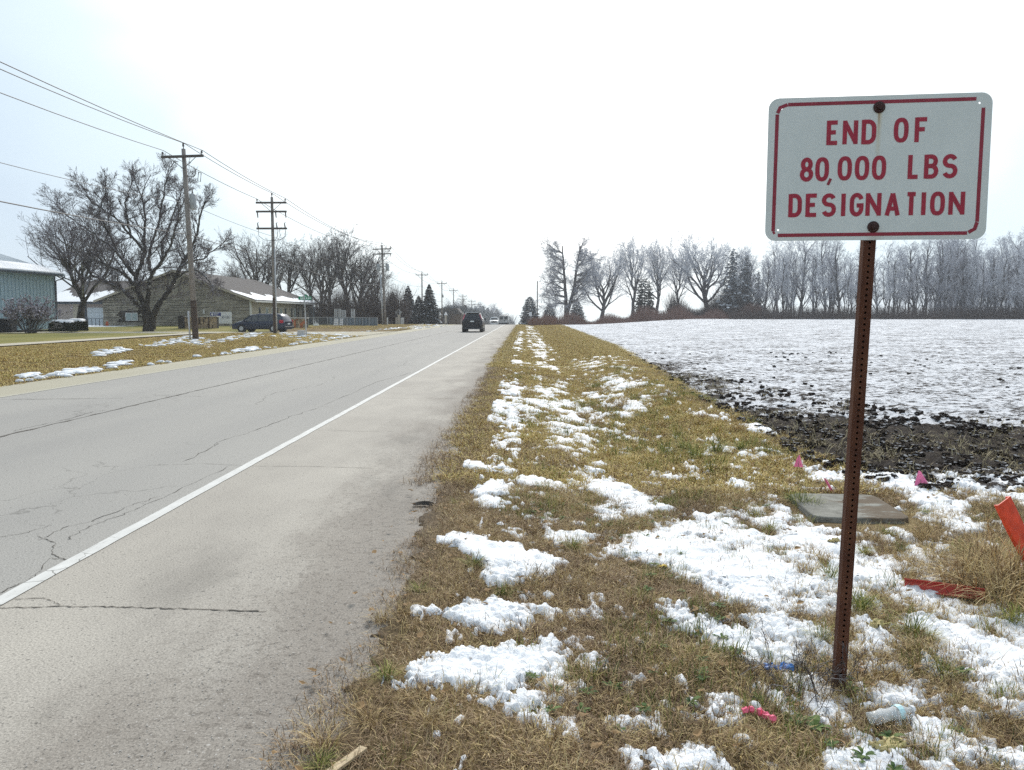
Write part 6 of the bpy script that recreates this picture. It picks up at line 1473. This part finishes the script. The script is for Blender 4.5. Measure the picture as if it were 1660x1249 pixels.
# grey racks behind the fence
q = D(543, 509, 98); rk = thing('storage_rack', 'grey steel storage rack frames standing behind the wire fence', 'rack', (q[0], 98, 0))
for px in (543, 546, 549.5, 552, 556, 560, 570, 574.5):
    x_ = D(px, 509, 98)[0] - q[0]; MB().box(x_ - .07, x_ + .07, -.05, .05, 0, D(px, 501, 98)[2] if px not in (556, 560) else D(px, 504, 98)[2]).build('upright', M['galv'], rk)
for z_ in (1.25, 1.7, 2.0): MB().box(0, D(560, 509, 98)[0] - q[0], .052, .09, z_, z_ + .06).build('beam', M['galv'], rk)
MB().box(D(570, 509, 98)[0] - q[0], D(574.5, 509, 98)[0] - q[0], .052, .08, 1.0, 2.0).build('panel', M['galv'], rk)
MB().box(D(553, 509, 98)[0] - q[0], D(560, 509, 98)[0] - q[0], .1, .13, 1.0, 2.0).build('panel', M['galv'], rk)
# meter boxes on the corner of the stone building
q = D(504, 509, 112); mt = thing('meter_cabinet', 'grey electrical cabinets beside the far corner of the stone building', 'cabinet', (q[0], 112, 0))
MB().box(-.3, .1, 0, .3, 0, 2.3, .02).build('cabinet', M['slat_dark'], mt); MB().box(.25, .5, 0, .3, 1.0, 2.6, .02).build('cabinet', M['slat_blue'], mt); MB().tube([(.38, .1, 0), (.38, .1, 3.0)], .05, 6).build('conduit', M['galv'], mt)
# corner furniture
simple('tan_box', (0.40, 0.36, 0.30), 0.7, var=0.1)
q = D(645.5, 509, 108); z0 = float(H(q[0], 108))
dm = thing('warning_sign', 'diamond warning sign seen from behind on a short post', 'road sign', (q[0], 108.4, z0)); zc_ = D(646, 507, 108.4)[2] - z0
MB().poly([(0, 0, zc_ - .5), (.5, 0, zc_), (0, 0, zc_ + .5), (-.5, 0, zc_)], (0, .02, 0)).build('plate', M['sign_back'], dm); MB().box(-.04, .04, -.05, -.002, 0, zc_ + .4).build('post', M['slat_dark'], dm)
ub = thing('utility_pedestal', 'cluster of tan utility pedestals at the street corner', 'utility box', (q[0], 108, z0))
MB().box(-.35, .05, -.2, .2, 0, .95, .03).build('cabinet', M['tan_box'], ub); MB().box(-.02, .3, -.3, .0, .0, 1.3, .03).build('cabinet', M['tan_box'], ub); MB().box(.36, .75, -.3, .1, 0, .9, .03).build('cabinet', M['plastic_grey'], ub)
for px, lab in ((628, 'short white bollard beside the twin transformer pole'), (752.5, 'small white marker post left of the dark car')):
    Y = 100 if px < 700 else 128; q = D(px, 509, Y); o = MB().tube([(0, 0, -.05), (0, 0, .55 if px > 700 else .85), (0, 0, .62 if px > 700 else .92)], [.09, .09, .04], 8).build('bollard', M['plastic_grey']); o.location = (q[0], Y, float(H(q[0], Y))); tag(o, lab, 'bollard')
q = D(710, 509, 150); z0 = float(H(q[0], 150)) + .4; mbx = thing('birdhouse_post', 'white roofed box on a post between the spruces and the lamp pole', 'box on post', (q[0], 150, z0))
MB().box(-.9, .1, 0, .6, 0, .85, .03).build('box', M['plastic_grey'], mbx)
for x_ in (.1, 1.25):
    MB().box(x_, x_ + .35, 0, .3, 0, 1.5).build('pillar', M['tan_box'], mbx); MB().poly([(x_ - .15, -.05, 1.5), (x_ + .5, -.05, 1.5), (x_ + .175, -.05, 2.1)], (0, .5, 0)).build('cap', M['sign_white'], mbx)
q = D(715, 509, 185); hs = thing('distant_house', 'brown roofed house glimpsed between the spruces and the distant trees', 'building', (q[0], 185, float(H(q[0], 185))))
MB().box(-2, 4.5, 0, 8, 0, 3.0).build('wall', M['ledgestone_dark'], hs); MB().poly([(-2.4, 0, 2.9), (4.9, 0, 2.9), (3.6, 0, 4.3), (-1.1, 0, 4.3)], (0, 8, 0)).build('roof', M['shingle'], hs)
# right side near the crest
q = D(860, 509, 150); ss_ = thing('small_sign', 'small white rectangular sign in front of the juniper at the crest', 'road sign', (q[0], 150, float(H(q[0], 150))))
z_ = D(860, 512, 150)[2] - ss_.location.z; MB().box(-.04, .04, .02, .08, -.1, z_ + .1).build('post', M['galv'], ss_); MB().box(-.25, .25, -.01, .01, z_ - .1, z_ + .65).build('plate', M['sign_white'], ss_)
q = D(878, 509, 125); bxx = MB().box(-.25, .25, -.2, .2, -.1, .75, .03).build('utility_box', M['tan_box']); bxx.location = (q[0], 125, float(H(q[0], 125))); tag(bxx, 'tan utility box in the red weeds at the crest', 'utility box')

# ------------------------------------------------------------------ vehicles
t = NT('car_navy'); M['car_navy'] = t.fin((0.012, 0.022, 0.05), 0.25, 0.2, 0.6)
t = NT('car_black'); M['car_black'] = t.fin((0.010, 0.014, 0.020), 0.22, 0.2, 0.6)
t = NT('car_white'); M['car_white'] = t.fin((0.6, 0.61, 0.62), 0.35, 0.0, 0.5)
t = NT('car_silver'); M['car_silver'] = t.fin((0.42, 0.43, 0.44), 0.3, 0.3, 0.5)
t = NT('car_glass'); M['car_glass'] = t.fin((0.02, 0.028, 0.032), 0.06, 0, 0.8)
t = NT('car_glass_pale'); M['car_glass_pale'] = t.fin((0.07, 0.11, 0.11), 0.1, 0, 0.8)
simple('tyre', (0.012, 0.012, 0.013), 0.8); simple('rim', (0.45, 0.46, 0.47), 0.35, 0.5); simple('tail_red', (0.42, 0.012, 0.03), 0.3, var=0.1); simple('tail_pink', (0.38, 0.10, 0.13), 0.3, var=.1); simple('plate_white', (0.6, 0.62, 0.62), 0.5, var=.05); simple('bumper_dark', (0.018, 0.02, 0.024), 0.6)
t = NT('headlamp_lens'); M['headlamp'] = t.fin((0.7, 0.7, 0.68), 0.2, 0, 0.6)  # plain pale lens colour, no emission
def car(name, lab, loc, rz, S, body, glass, L_, wheels, wr=.34, lights=True, sidewins=(), rearwin=None, tail=None):
    """S: stations along +y (front) from the rear: (y, half width, belt z, roof z, roof half width)"""
    t = thing(name, lab, 'car' if 'van' not in name and 'truck' not in name else ('minivan' if 'minivan' in name else 'van'), loc, rz)
    V = []; F = []; n = 12
    for (y_, w_, zb_, zt_, wr_) in S:
        rg = [(-w_ * .86, .26), (-w_ * .98, .36), (-w_, .62), (-w_ * .99, zb_ - .04), (-w_ * .95, zb_), (-wr_, zt_ - .10), (-wr_ * .8, zt_), (wr_ * .8, zt_), (wr_, zt_ - .10), (w_ * .95, zb_), (w_ * .99, zb_ - .04), (w_, .62), (w_ * .98, .36), (w_ * .86, .26)]
        n = len(rg); V += [(a, y_, b_) for a, b_ in rg]
    for i in range(len(S) - 1):
        for k in range(n): F.append((i * n + k, i * n + (k + 1) % n, (i + 1) * n + (k + 1) % n, (i + 1) * n + k))
    F.append(tuple(range(n))); F.append(tuple((len(S) - 1) * n + k for k in range(n - 1, -1, -1)))
    bd = obj('body', V, F, body, t, False)
    bv = bd.modifiers.new('bevel', 'BEVEL'); bv.width = .04; bv.segments = 2; bv.limit_method = 'ANGLE'; bd.data.polygons.foreach_set('use_smooth', np.ones(len(bd.data.polygons), bool))
    def st_at(y_):
        ys_ = [s_[0] for s_ in S]; return [float(np.interp(y_, ys_, [s_[k] for s_ in S])) for k in range(1, 5)]
    for (ya, yb, za, zb3) in sidewins:
        for sg in (-1, 1):
            P_ = []
            for (y_, top) in ((ya, 0), (yb, 0), (yb - .18 if zb3 else yb, 1), (ya + (.1 if za else 0), 1)):
                w_, zb_, zt_, wr_ = st_at(y_); lo, hi = zb_ + .03, zt_ - .13
                f_ = 0.03 if not top else 0.93; P_.append((sg * (w_ * .95 + (wr_ - w_ * .95) * f_ + .012), y_, lo + (hi - lo) * (1 if top else 0)))
            MB().poly(P_ if sg > 0 else P_[::-1], (sg * -.006, 0, 0)).build('side_window', glass, t)
    for (wy) in wheels:
        for sg in (-1, 1):
            w_ = st_at(wy)[0]; wl = MB().tube([(sg * (w_ - .24), wy, wr), (sg * (w_ - .01), wy, wr), (sg * (w_ + .012), wy, wr)], [wr, wr, wr * .93], 20).build('wheel', M['tyre'], t)
            MB().tube([(sg * (w_ + .0), wy, wr), (sg * (w_ + .022), wy, wr)], [wr * .66, wr * .6], 14).build('rim', M['rim'], wl)
            MB().tube([(sg * (w_ - .3), wy, wr + .02), (sg * (w_ + .004), wy, wr + .02)], wr * 1.16, 18).build('wheel_arch', M['bumper_dark'], t)
    return t, st_at
# dark compact SUV seen from behind
y_s = 1.6 * FPX / 29; xs_s = D(768, 509, y_s)[0]
S = [(-2.25, .78, .95, 1.05, .74), (-2.2, .86, 1.02, 1.12, .80), (-2.1, .89, 1.04, 1.30, .74), (-1.85, .90, 1.05, 1.60, .66), (-1.4, .91, 1.04, 1.68, .66), (0, .91, 1.02, 1.70, .67), (.7, .91, 1.02, 1.62, .64), (1.25, .90, 1.02, 1.10, .72), (1.9, .87, .95, 1.0, .70), (2.2, .75, .8, .85, .6)]
c_, _ = car('dark_suv', 'dark compact SUV driving away in the right lane', (xs_s, y_s, float(crest(y_s)) + .006), 0, S, M['car_black'], M['car_glass'], 4.5, (-1.4, 1.35), .35, sidewins=((-1.7, .9, 1, 1),))
MB().poly([(-.62, -2.13, 1.12), (.62, -2.13, 1.12), (.55, -1.90, 1.54), (-.55, -1.90, 1.54)], (0, -.012, .004)).build('rear_window', M['car_glass'], c_)
for sg in (-1, 1):
    MB().poly([(sg * .70, -2.20, 1.02), (sg * .85, -2.14, 1.02), (sg * .79, -1.98, 1.34), (sg * .67, -1.86, 1.60), (sg * .62, -1.90, 1.58), (sg * .66, -2.05, 1.2)][::sg], (0, -.02, 0)).build('tail_light', M['tail_pink'], c_)
    MB().box(sg * .98 - .10, sg * .98 + .10, .72, .86, 1.02, 1.18, .03).build('mirror', M['car_black'], c_)
MB().box(-.80, .80, -2.33, -2.20, .42, .72, .04).build('bumper', M['bumper_dark'], c_); pl_ = MB().box(-.17, .17, -2.285, -2.262, .88, 1.0).build('licence_plate', M['plate_white'], c_)
MB().box(-.5, .5, -1.95, -1.80, 1.665, 1.70).build('spoiler', M['car_silver'], c_); MB().box(-.62, .62, -1.82, .3, 1.70, 1.722).build('painted_roof_reflection', M['car_silver'], c_)  # silver sheet paints a bright reflection onto the dark roof
# minivan at the side street, nose to the left
Ym = 69.5; zm = .03
S = [(-2.55, .80, .95, 1.02, .76), (-2.48, .92, 1.0, 1.15, .84), (-2.35, .97, 1.02, 1.45, .78), (-2.1, .98, 1.02, 1.70, .72), (-1.6, .99, 1.02, 1.75, .72), (0, .99, .98, 1.76, .73), (.7, .99, .97, 1.66, .70), (1.55, .98, .98, 1.10, .76), (2.1, .94, .88, .95, .72), (2.45, .85, .72, .76, .66), (2.58, .7, .55, .6, .5)]
xm = (D(383, 509, Ym)[0] + D(466, 509, Ym)[0]) / 2
c_, sa = car('navy_minivan', 'dark navy minivan stopped at the side street facing left', (xm, Ym, zm), math.radians(90 - 10), S, M['car_navy'], M['car_glass'], 5.1, (-1.55, 1.5), .34, sidewins=((-2.2, -1.15, 0, 0), (-1.08, -.15, 0, 0), (-.08, .55, 0, 0), (.60, 1.30, 0, 1)))
MB().poly([(-.66, -2.39, 1.10), (.66, -2.39, 1.10), (.60, -2.14, 1.60), (-.60, -2.14, 1.60)], (0, -.02, .004)).build('rear_window', M['car_glass_pale'], c_)
for sg in (-1, 1):
    MB().poly([(sg * .70, -2.50, .86), (sg * .94, -2.46, .86), (sg * .90, -2.40, 1.15), (sg * .70, -2.44, 1.15)][::sg], (0, -.03, 0)).build('tail_light', M['tail_red'], c_)
    MB().box(sg * .955 - .035, sg * .955 + .035, -2.5, -2.15, .86, 1.16, .01).build('tail_light', M['tail_red'], c_)
    MB().box(sg * 1.06 - .1, sg * 1.06 + .1, 1.0, 1.12, .98, 1.14, .03).build('mirror', M['car_navy'], c_)
MB().box(-.2, .2, -2.60, -2.56, .72, .86).build('licence_plate', M['plate_white'], c_); MB().box(-.9, .9, -2.66, -2.5, .34, .56, .03).build('bumper', M['bumper_dark'], c_)
MB().poly([(-.72, 1.48, 1.10), (.72, 1.48, 1.10), (.64, .82, 1.60), (-.64, .82, 1.60)], (0, .015, .01)).build('windscreen', M['car_glass_pale'], c_)
c_.scale = (.95, .97, .90)
# white box van and oncoming pickup beyond the crest
Yv = 158.0; S = [(-2.7, .95, 1.15, 2.02, .86), (-2.6, 1.0, 1.2, 2.1, .88), (0, 1.0, 1.2, 2.12, .88), (1.5, 1.0, 1.15, 2.0, .85), (2.2, .97, 1.1, 1.2, .8), (2.8, .85, .9, .95, .7)]
c_, _ = car('white_van', 'white passenger van driving away near the crest', (D(817, 509, Yv)[0], Yv, float(crest(Yv))), 0, S, M['car_silver'], M['car_glass'], 5.4, (-1.8, 1.7), .36, sidewins=((-2.4, 1.3, 0, 0),))
for sg in (-1, 1): MB().box(sg * .42 - .30, sg * .42 + .30, -2.74, -2.705, 1.28, 1.80, .01).build('rear_window', M['car_glass'], c_); 
MB().box(-.95, .95, -2.8, -2.70, .35, .62, .02).build('bumper', M['bumper_dark'], c_); MB().box(.02, .3, -2.75, -2.705, .95, 1.1).build('licence_plate', M['bumper_dark'], c_)
Yk = 172.0; S = [(-2.7, .95, 1.0, 1.08, .85), (-.9, .97, 1.05, 1.1, .88), (-.8, .97, 1.05, 1.75, .75), (.5, .97, 1.05, 1.78, .75), (1.1, .97, 1.05, 1.15, .8), (2.3, .95, 1.0, 1.05, .8), (2.7, .85, .9, .95, .75)]
c_, _ = car('white_pickup', 'white oncoming pickup just beyond the crest', (D(801.5, 509, Yk)[0], Yk, float(crest(Yk)) + .25), math.pi, S, M['car_white'], M['car_glass'], 5.4, (-1.7, 1.8), .38, sidewins=((-.7, .4, 0, 0),))
MB().poly([(-.74, 1.12, 1.17), (.74, 1.12, 1.17), (.64, .56, 1.68), (-.64, .56, 1.68)], (0, .015, .01)).build('windscreen', M['car_glass'], c_)
MB().box(-.55, .55, 2.71, 2.76, .62, .85).build('grille', M['bumper_dark'], c_)
for sg in (-1, 1): MB().box(sg * .78 - .12, sg * .78 + .12, 2.66, 2.75, .70, .88).build('headlight', M['headlamp'], c_)

# ------------------------------------------------------------------ small things in the foreground
simple('flag_pink', (0.95, 0.24, 0.46), 0.6, var=0.08); simple('wire_stem', (0.25, 0.2, 0.18), 0.6)
def flag(px, top, base, lab, w_, h_, tri, ang=0.0, lean=0.0):
    q = G(px, base); t = thing('marker_flag', lab, 'marker flag', tuple(q), ang, 'pink utility marker flags'); zt = D(px, top, q[1])[2] - q[2]
    MB().tube([(0, 0, -.05), (lean * .5, 0, zt * .6), (lean, 0, zt)], .0022, 5).build('stem', M['wire_stem'], t)
    V = []; F = []; n = 6
    for i in range(n + 1):
        f_ = i / n
        for j in range(4):
            g2 = j / 3; x_ = (tri(f_, g2)[0]) * w_; z_ = tri(f_, g2)[1] * h_
            V.append((lean + x_, .012 * math.sin(f_ * 5 + g2 * 2), zt - h_ + z_ + h_ * .0))
    F = [(i * 4 + j, i * 4 + j + 1, (i + 1) * 4 + j + 1, (i + 1) * 4 + j) for i in range(n) for j in range(3)]
    o = obj('flag', V, F, M['flag_pink'], t); m = o.modifiers.new('thick', 'SOLIDIFY'); m.thickness = .0008
flag(1293, 738, 788, 'pink marker flag on a tall wire left of the concrete lid', .075, .12, lambda f, g: ((f - .5) * (1.2 - 1.1 * g) + .1 * g, g))
flag(1337, 775, 800, 'small drooping pink marker flag at the left corner of the concrete lid', .085, .14, lambda f, g: ((1 - g) * .9 + (f - .5) * .35, g * (1) - .1 * f))
flag(1492, 763, 792, 'pink marker flag right of the post beyond the concrete lid', .125, .15, lambda f, g: ((f - .5) * (1.15 - .95 * g) - .15 * g + .1, g * (1 - .15 * f)))
# concrete lid
t = NT('old_concrete'); oc = t.objc(); a = t.noise(oc, 9, 6, 0.7); c = t.ramp(a, [(0.3, (0.15, 0.145, 0.125)), (0.6, (0.27, 0.265, 0.235)), (0.8, (0.34, 0.33, 0.30))])
sp = t.n('ShaderNodeSeparateXYZ'); t.l(oc, sp.inputs[0]); dd = t.step(t.math('ADD', t.noise(oc, 4, 6, 0.7, (.6, 1.6, 1)), t.math('MULTIPLY', sp.outputs['X'], 0.35)), 0.52, 0.62)
c = t.mix(t.math('MULTIPLY', dd, 0.8), c, (0.12, 0.085, 0.055)); c = t.mix(t.math('MULTIPLY', t.step(t.noise(oc, 60, 3, 0.6), 0.60, 0.66), 0.6), c, (0.07, 0.06, 0.05)); t.bump(a, 0.8, 0.015); M['old_concrete'] = t.fin(c, 0.95, 0, 0.15)
A = G(1368, 828); B_ = G(1470, 826); q = (A + B_) / 2
lid = thing('concrete_lid', 'weathered grey concrete manhole lid half buried behind the sign post', 'lid', (2.78, 6.85, float(H(2.78, 6.85)) - .012), math.radians(-4))
lid.scale = (.96, .92, .85)
W2 = .40; pts = []
for cx, cy, a0 in ((W2 - .12, .48 - .12, 0), (-W2 + .12, .48 - .12, 90), (-W2 + .12, -.48 + .12, 180), (W2 - .12, -.48 + .12, 270)): pts += [(cx + .12 * math.cos(math.radians(a0 + k * 22.5)), cy + .12 * math.sin(math.radians(a0 + k * 22.5)), -.02) for k in range(5)]
o = MB().poly(pts, (0, 0, .105)).build('slab', M['old_concrete'], lid); o.data.polygons.foreach_set('use_smooth', np.zeros(len(o.data.polygons), bool)); bv = o.modifiers.new('bevel', 'BEVEL'); bv.width = .012; bv.segments = 2
pts2 = [(x_ * .86, y_ * .80 + .02, .088) for x_, y_, _ in pts]; MB().tube([(.05, .1, .10), (.05, .1, .108)], .05, 14).build('lifting_plug', M['old_concrete'], lid)
# orange plastic marker pieces
simple('marker_orange', (0.72, 0.075, 0.03), 0.5, var=0.25, scale=14); simple('marker_faded', (0.42, 0.055, 0.04), 0.5, var=0.3, scale=8)
def channel(name, P0, P1, wd, dp, mat, lab, roll, bend=.0, n=10):
    """a U-shaped plastic post from P0 to P1"""
    P0 = Vector(P0); P1 = Vector(P1); d = (P1 - P0); Ld = d.length; d.normalize(); a = d.cross(Vector((0, 1, 0))).normalized(); b_ = d.cross(a).normalized()
    a, b_ = a * math.cos(roll) + b_ * math.sin(roll), b_ * math.cos(roll) - a * math.sin(roll)
    pr = [(-wd / 2, dp), (-wd / 2 - .004, 0), (-wd / 4, -.004), (wd / 4, -.004), (wd / 2 + .004, 0), (wd / 2, dp), (wd / 2 - .006, dp), (wd / 2 - .006, .006), (-wd / 2 + .006, .006), (-wd / 2 + .006, dp)]
    V = []; F = []
    for i in range(n + 1):
        c_ = P0 + d * Ld * i / n + b_ * bend * math.sin(math.pi * i / n)
        V += [c_ + a * u + b_ * v for u, v in pr]
    m_ = len(pr)
    for i in range(n):
        for k in range(m_): F.append((i * m_ + k, i * m_ + (k + 1) % m_, (i + 1) * m_ + (k + 1) % m_, (i + 1) * m_ + k))
    F.append(tuple(range(m_))); F.append(tuple(n * m_ + k for k in range(m_ - 1, -1, -1)))
    V0 = V[0]; o = obj(name, [v - P0 for v in V], F, M[mat]); o.location = P0; tag(o, lab, 'marker post', 'broken orange marker posts'); return o, P0, d, a, b_
Yo = G(1668, 945)[1]
o, P0, d_, a_, b2 = channel('marker_post', D(1742, 1010, Yo), D(1628, 812, Yo + .10), .115, .035, 'marker_orange', 'leaning red orange plastic marker post at the right edge', 3.5, .03)
simple('print_dark', (0.05, 0.04, 0.05), 0.6)
mb = MB()
for k in range(9):
    s_ = .16 + .026 * k; c_ = d_ * s_ + b2 * (.0085 + .03 * math.sin(math.pi * s_ / max(.3, (Vector(D(1628, 812, Yo + .10)) - Vector(D(1742, 1010, Yo))).length))); w_ = .018 + .006 * (k % 3)
    for u0, u1 in ((-w_, -.004), (.002, w_ * .8)):
        q4 = [c_ + a_ * u0 + d_ * (-.007), c_ + a_ * u1 + d_ * (-.007), c_ + a_ * u1 + d_ * .007, c_ + a_ * u0 + d_ * .007]; mb.poly([tuple(v) for v in q4], tuple(b2 * .0015))
mb.build('printed_warning', M['print_dark'], o)
g1 = G(1466, 956); g2 = G(1596, 978)
channel('marker_post', (g1[0], g1[1], g1[2] + .03), (g2[0], g2[1], g2[2] + .045), .07, .035, 'marker_faded', 'faded red plastic marker channel lying in the snow', -.5, .012)
# litter
t = NT('clear_plastic'); M['clear_plastic'] = t.fin((0.92, 0.95, 0.96), 0.10, 0, 0.6); t.b.inputs['Transmission Weight'].default_value = 0.55; t.b.inputs['IOR'].default_value = 1.2
simple('label_aqua', (0.52, 0.76, 0.80), 0.5, var=.15, scale=20); simple('wrap_blue', (0.10, 0.26, 0.62), 0.5, var=0.3, scale=30); simple('ribbon_pink', (0.85, 0.16, 0.26), 0.6, var=.2, scale=40)
q0 = G(1412, 1178); q1 = G(1478, 1163); bt = thing('water_bottle', 'crumpled clear plastic water bottle with aqua label in the snow', 'bottle', tuple((q0 + q1) / 2 + np.array([0, 0, .035])), math.atan2(q1[1] - q0[1], q1[0] - q0[0]))
Lb = float(np.linalg.norm(q1 - q0)) * 1.05; V = []; n = 18; m_ = 14; rr = random.Random(2)
pro = [(0, .02), (.02, .029), (.1, .031), (.2, .029), (.3, .031), (.42, .028), (.55, .031), (.68, .031), (.76, .028), (.86, .016), (.92, .012), (.97, .012), (.975, .014), (1, .014)]
for u, r_ in pro:
    for k in range(m_): 
        a = 2 * math.pi * k / m_; rq = r_ * (1 + (.16 * math.sin(3 * a + u * 17) if u < .7 else 0)); V.append(((u - .5) * Lb, rq * math.cos(a), rq * .85 * math.sin(a)))
F = [(i * m_ + k, i * m_ + (k + 1) % m_, (i + 1) * m_ + (k + 1) % m_, (i + 1) * m_ + k) for i in range(len(pro) - 1) for k in range(m_)] + [tuple(range(m_ - 1, -1, -1)), tuple((len(pro) - 1) * m_ + k for k in range(m_))]
obj('bottle_body', V, F, M['clear_plastic'], bt, True)
MB().tube([((.57 - .5) * Lb, 0, 0), ((.69 - .5) * Lb, 0, 0)], .0325, 14, False).build('label_band', M['label_aqua'], bt); MB().tube([((.95 - .5) * Lb, 0, 0), (.505 * Lb, 0, 0)], .0155, 12).build('cap', M['sign_white'], bt)
def crumple(name, px, py, w_, d_, h__, mat, lab, cat, seed, rz=0.0, n=14):
    q = G(px, py); rr = np.random.default_rng(seed); u = np.linspace(-1, 1, n); XX, YY = np.meshgrid(u, u); Zc = fbm(XX * 3 + 9, YY * 3, seed, 3) * h__ + .012
    Xc = XX * w_ / 2 + rr.normal(0, w_ * .03, XX.shape); Yc_ = YY * d_ / 2 + rr.normal(0, d_ * .05, XX.shape) + .2 * d_ * np.sin(XX * 3)
    o = obj(name, np.stack([Xc, Yc_, Zc], -1).reshape(-1, 3), grid_faces(n, n), M[mat]); o.location = tuple(q); o.rotation_euler = (0, 0, rz); tag(o, lab, cat); m = o.modifiers.new('thick', 'SOLIDIFY'); m.thickness = .0015; return o
crumple('plastic_wrapper', 1262, 1094, .135, .05, .05, 'wrap_blue', 'crumpled blue plastic wrapper left of the sign post', 'litter', 3, -.15)
simple('husk_tan', (0.50, 0.42, 0.20), 0.8, var=.2, scale=10); simple('paper_yellow', (0.70, 0.52, 0.12), 0.7, var=.1)
crumple('yellow_leaf', 1073, 924, .06, .05, .03, 'paper_yellow', 'yellow leaf lying on the large snow patch', 'leaf', 5)
crumple('corn_husk', 1440, 1218, .14, .07, .04, 'husk_tan', 'pale dry corn husk below the plastic bottle', 'husk', 6, .2)
crumple('corn_husk', 1352, 884, .09, .05, .05, 'husk_tan', 'small dry corn husk left of the sign post', 'husk', 7, .2)
crumple('corn_husk', 1420, 1022, .10, .06, .05, 'husk_tan', 'dry corn husk right of the sign post in the snow', 'husk', 8, .3)
q = G(1232, 1172); rb_ = thing('pink_ribbon', 'knotted pink survey ribbon in the grass left of the bottle', 'ribbon', tuple(q + np.array([0, 0, .03])))
for k, (x_, y_, z_) in enumerate([(-.055, .02, .012), (-.03, .025, .015), (0.0, .012, .010), (.022, -.01, .006), (.04, -.025, .0)]): MB().blob((x_, y_, z_), (.017, .014, .015), random.Random(k), 8, 6, .35).build('loop', M['ribbon_pink'], rb_)
# wooden lath, rubber scrap
simple('lath_wood', (0.50, 0.40, 0.26), 0.8, var=.15, scale=12, st=(1, 6, 1))
a = G(590, 1224); b_ = G(520, 1275); v = b_ - a; o = MB().box(0, float(np.linalg.norm(v)), -.016, .016, .02, .032).build('wooden_lath', M['lath_wood']); o.location = tuple(a); o.rotation_euler = (0, 0, math.atan2(v[1], v[0])); tag(o, 'pale wooden lath lying in the grass at the bottom edge', 'lath')
simple('rubber', (0.02, 0.018, 0.016), 0.8, var=.4)
q = G(687, 822); mb = MB(); n = 12; V = []
for i in range(n + 1):
    f_ = i / n; V += [(-.09 + .17 * f_, .02 * math.sin(f_ * 4) - .035, .012), (-.09 + .17 * f_, .01 + .02 * math.sin(f_ * 4), .03 + .03 * math.sin(f_ * 2.4)), (-.085 + .17 * f_, .045 + .015 * math.sin(f_ * 4), .01)]
mb.add(V, [(i * 3 + k, i * 3 + k + 1, i * 3 + k + 4, i * 3 + k + 3) for i in range(n) for k in range(2)]); o = mb.build('tyre_scrap', M['rubber']); o.location = tuple(q + np.array([0, 0, .012])); o.scale = (.95, .7, .5); m = o.modifiers.new('thick', 'SOLIDIFY'); m.thickness = .008; tag(o, 'dark scrap of tyre rubber at the pavement edge', 'tyre scrap')
# dead weed stems around the post
rs = random.Random(71); rows = []
for k in range(46):
    x_, y_ = rs.gauss(-.10, .16), rs.gauss(-.02, .10); az = rs.uniform(0, 6.28)
    grow(rs, rows, (x_, y_, 0), (math.cos(az) * .45, math.sin(az) * .45, .8), rs.uniform(.10, .30), .0022, 1, dict(segs=[4, 3, 3], wob=.16, up=[.0, .0, .0], tip=.0011, max=3, kids=[4, 3], first=.3, ang=(25, 60), ratio=.5))
V, F = prisms(rows, 3); q = G(1352, 1128); o = obj('dead_weed_stems', V, F, M['twig_brown']); o.location = tuple(q); tag(o, 'thin dry brown weed stems around the foot of the sign post', 'weeds', kind='stuff')

# ------------------------------------------------------------------ hazy winter air
t = bpy.data.materials.new('winter_air'); t.use_nodes = True; nt = t.node_tree; nt.nodes.clear()
mo = nt.nodes.new('ShaderNodeOutputMaterial'); pv = nt.nodes.new('ShaderNodeVolumePrincipled'); pv.inputs['Color'].default_value = (0.90, 0.94, 1.0, 1); pv.inputs['Density'].default_value = 0.00042; pv.inputs['Anisotropy'].default_value = 0.3
nt.links.new(pv.outputs[0], mo.inputs['Volume'])
hz = MB().box(-340, 420, -52, 712, -16, 24).build('haze', t); tag(hz, kind='stuff')
hz['label'] = 'pale winter haze'
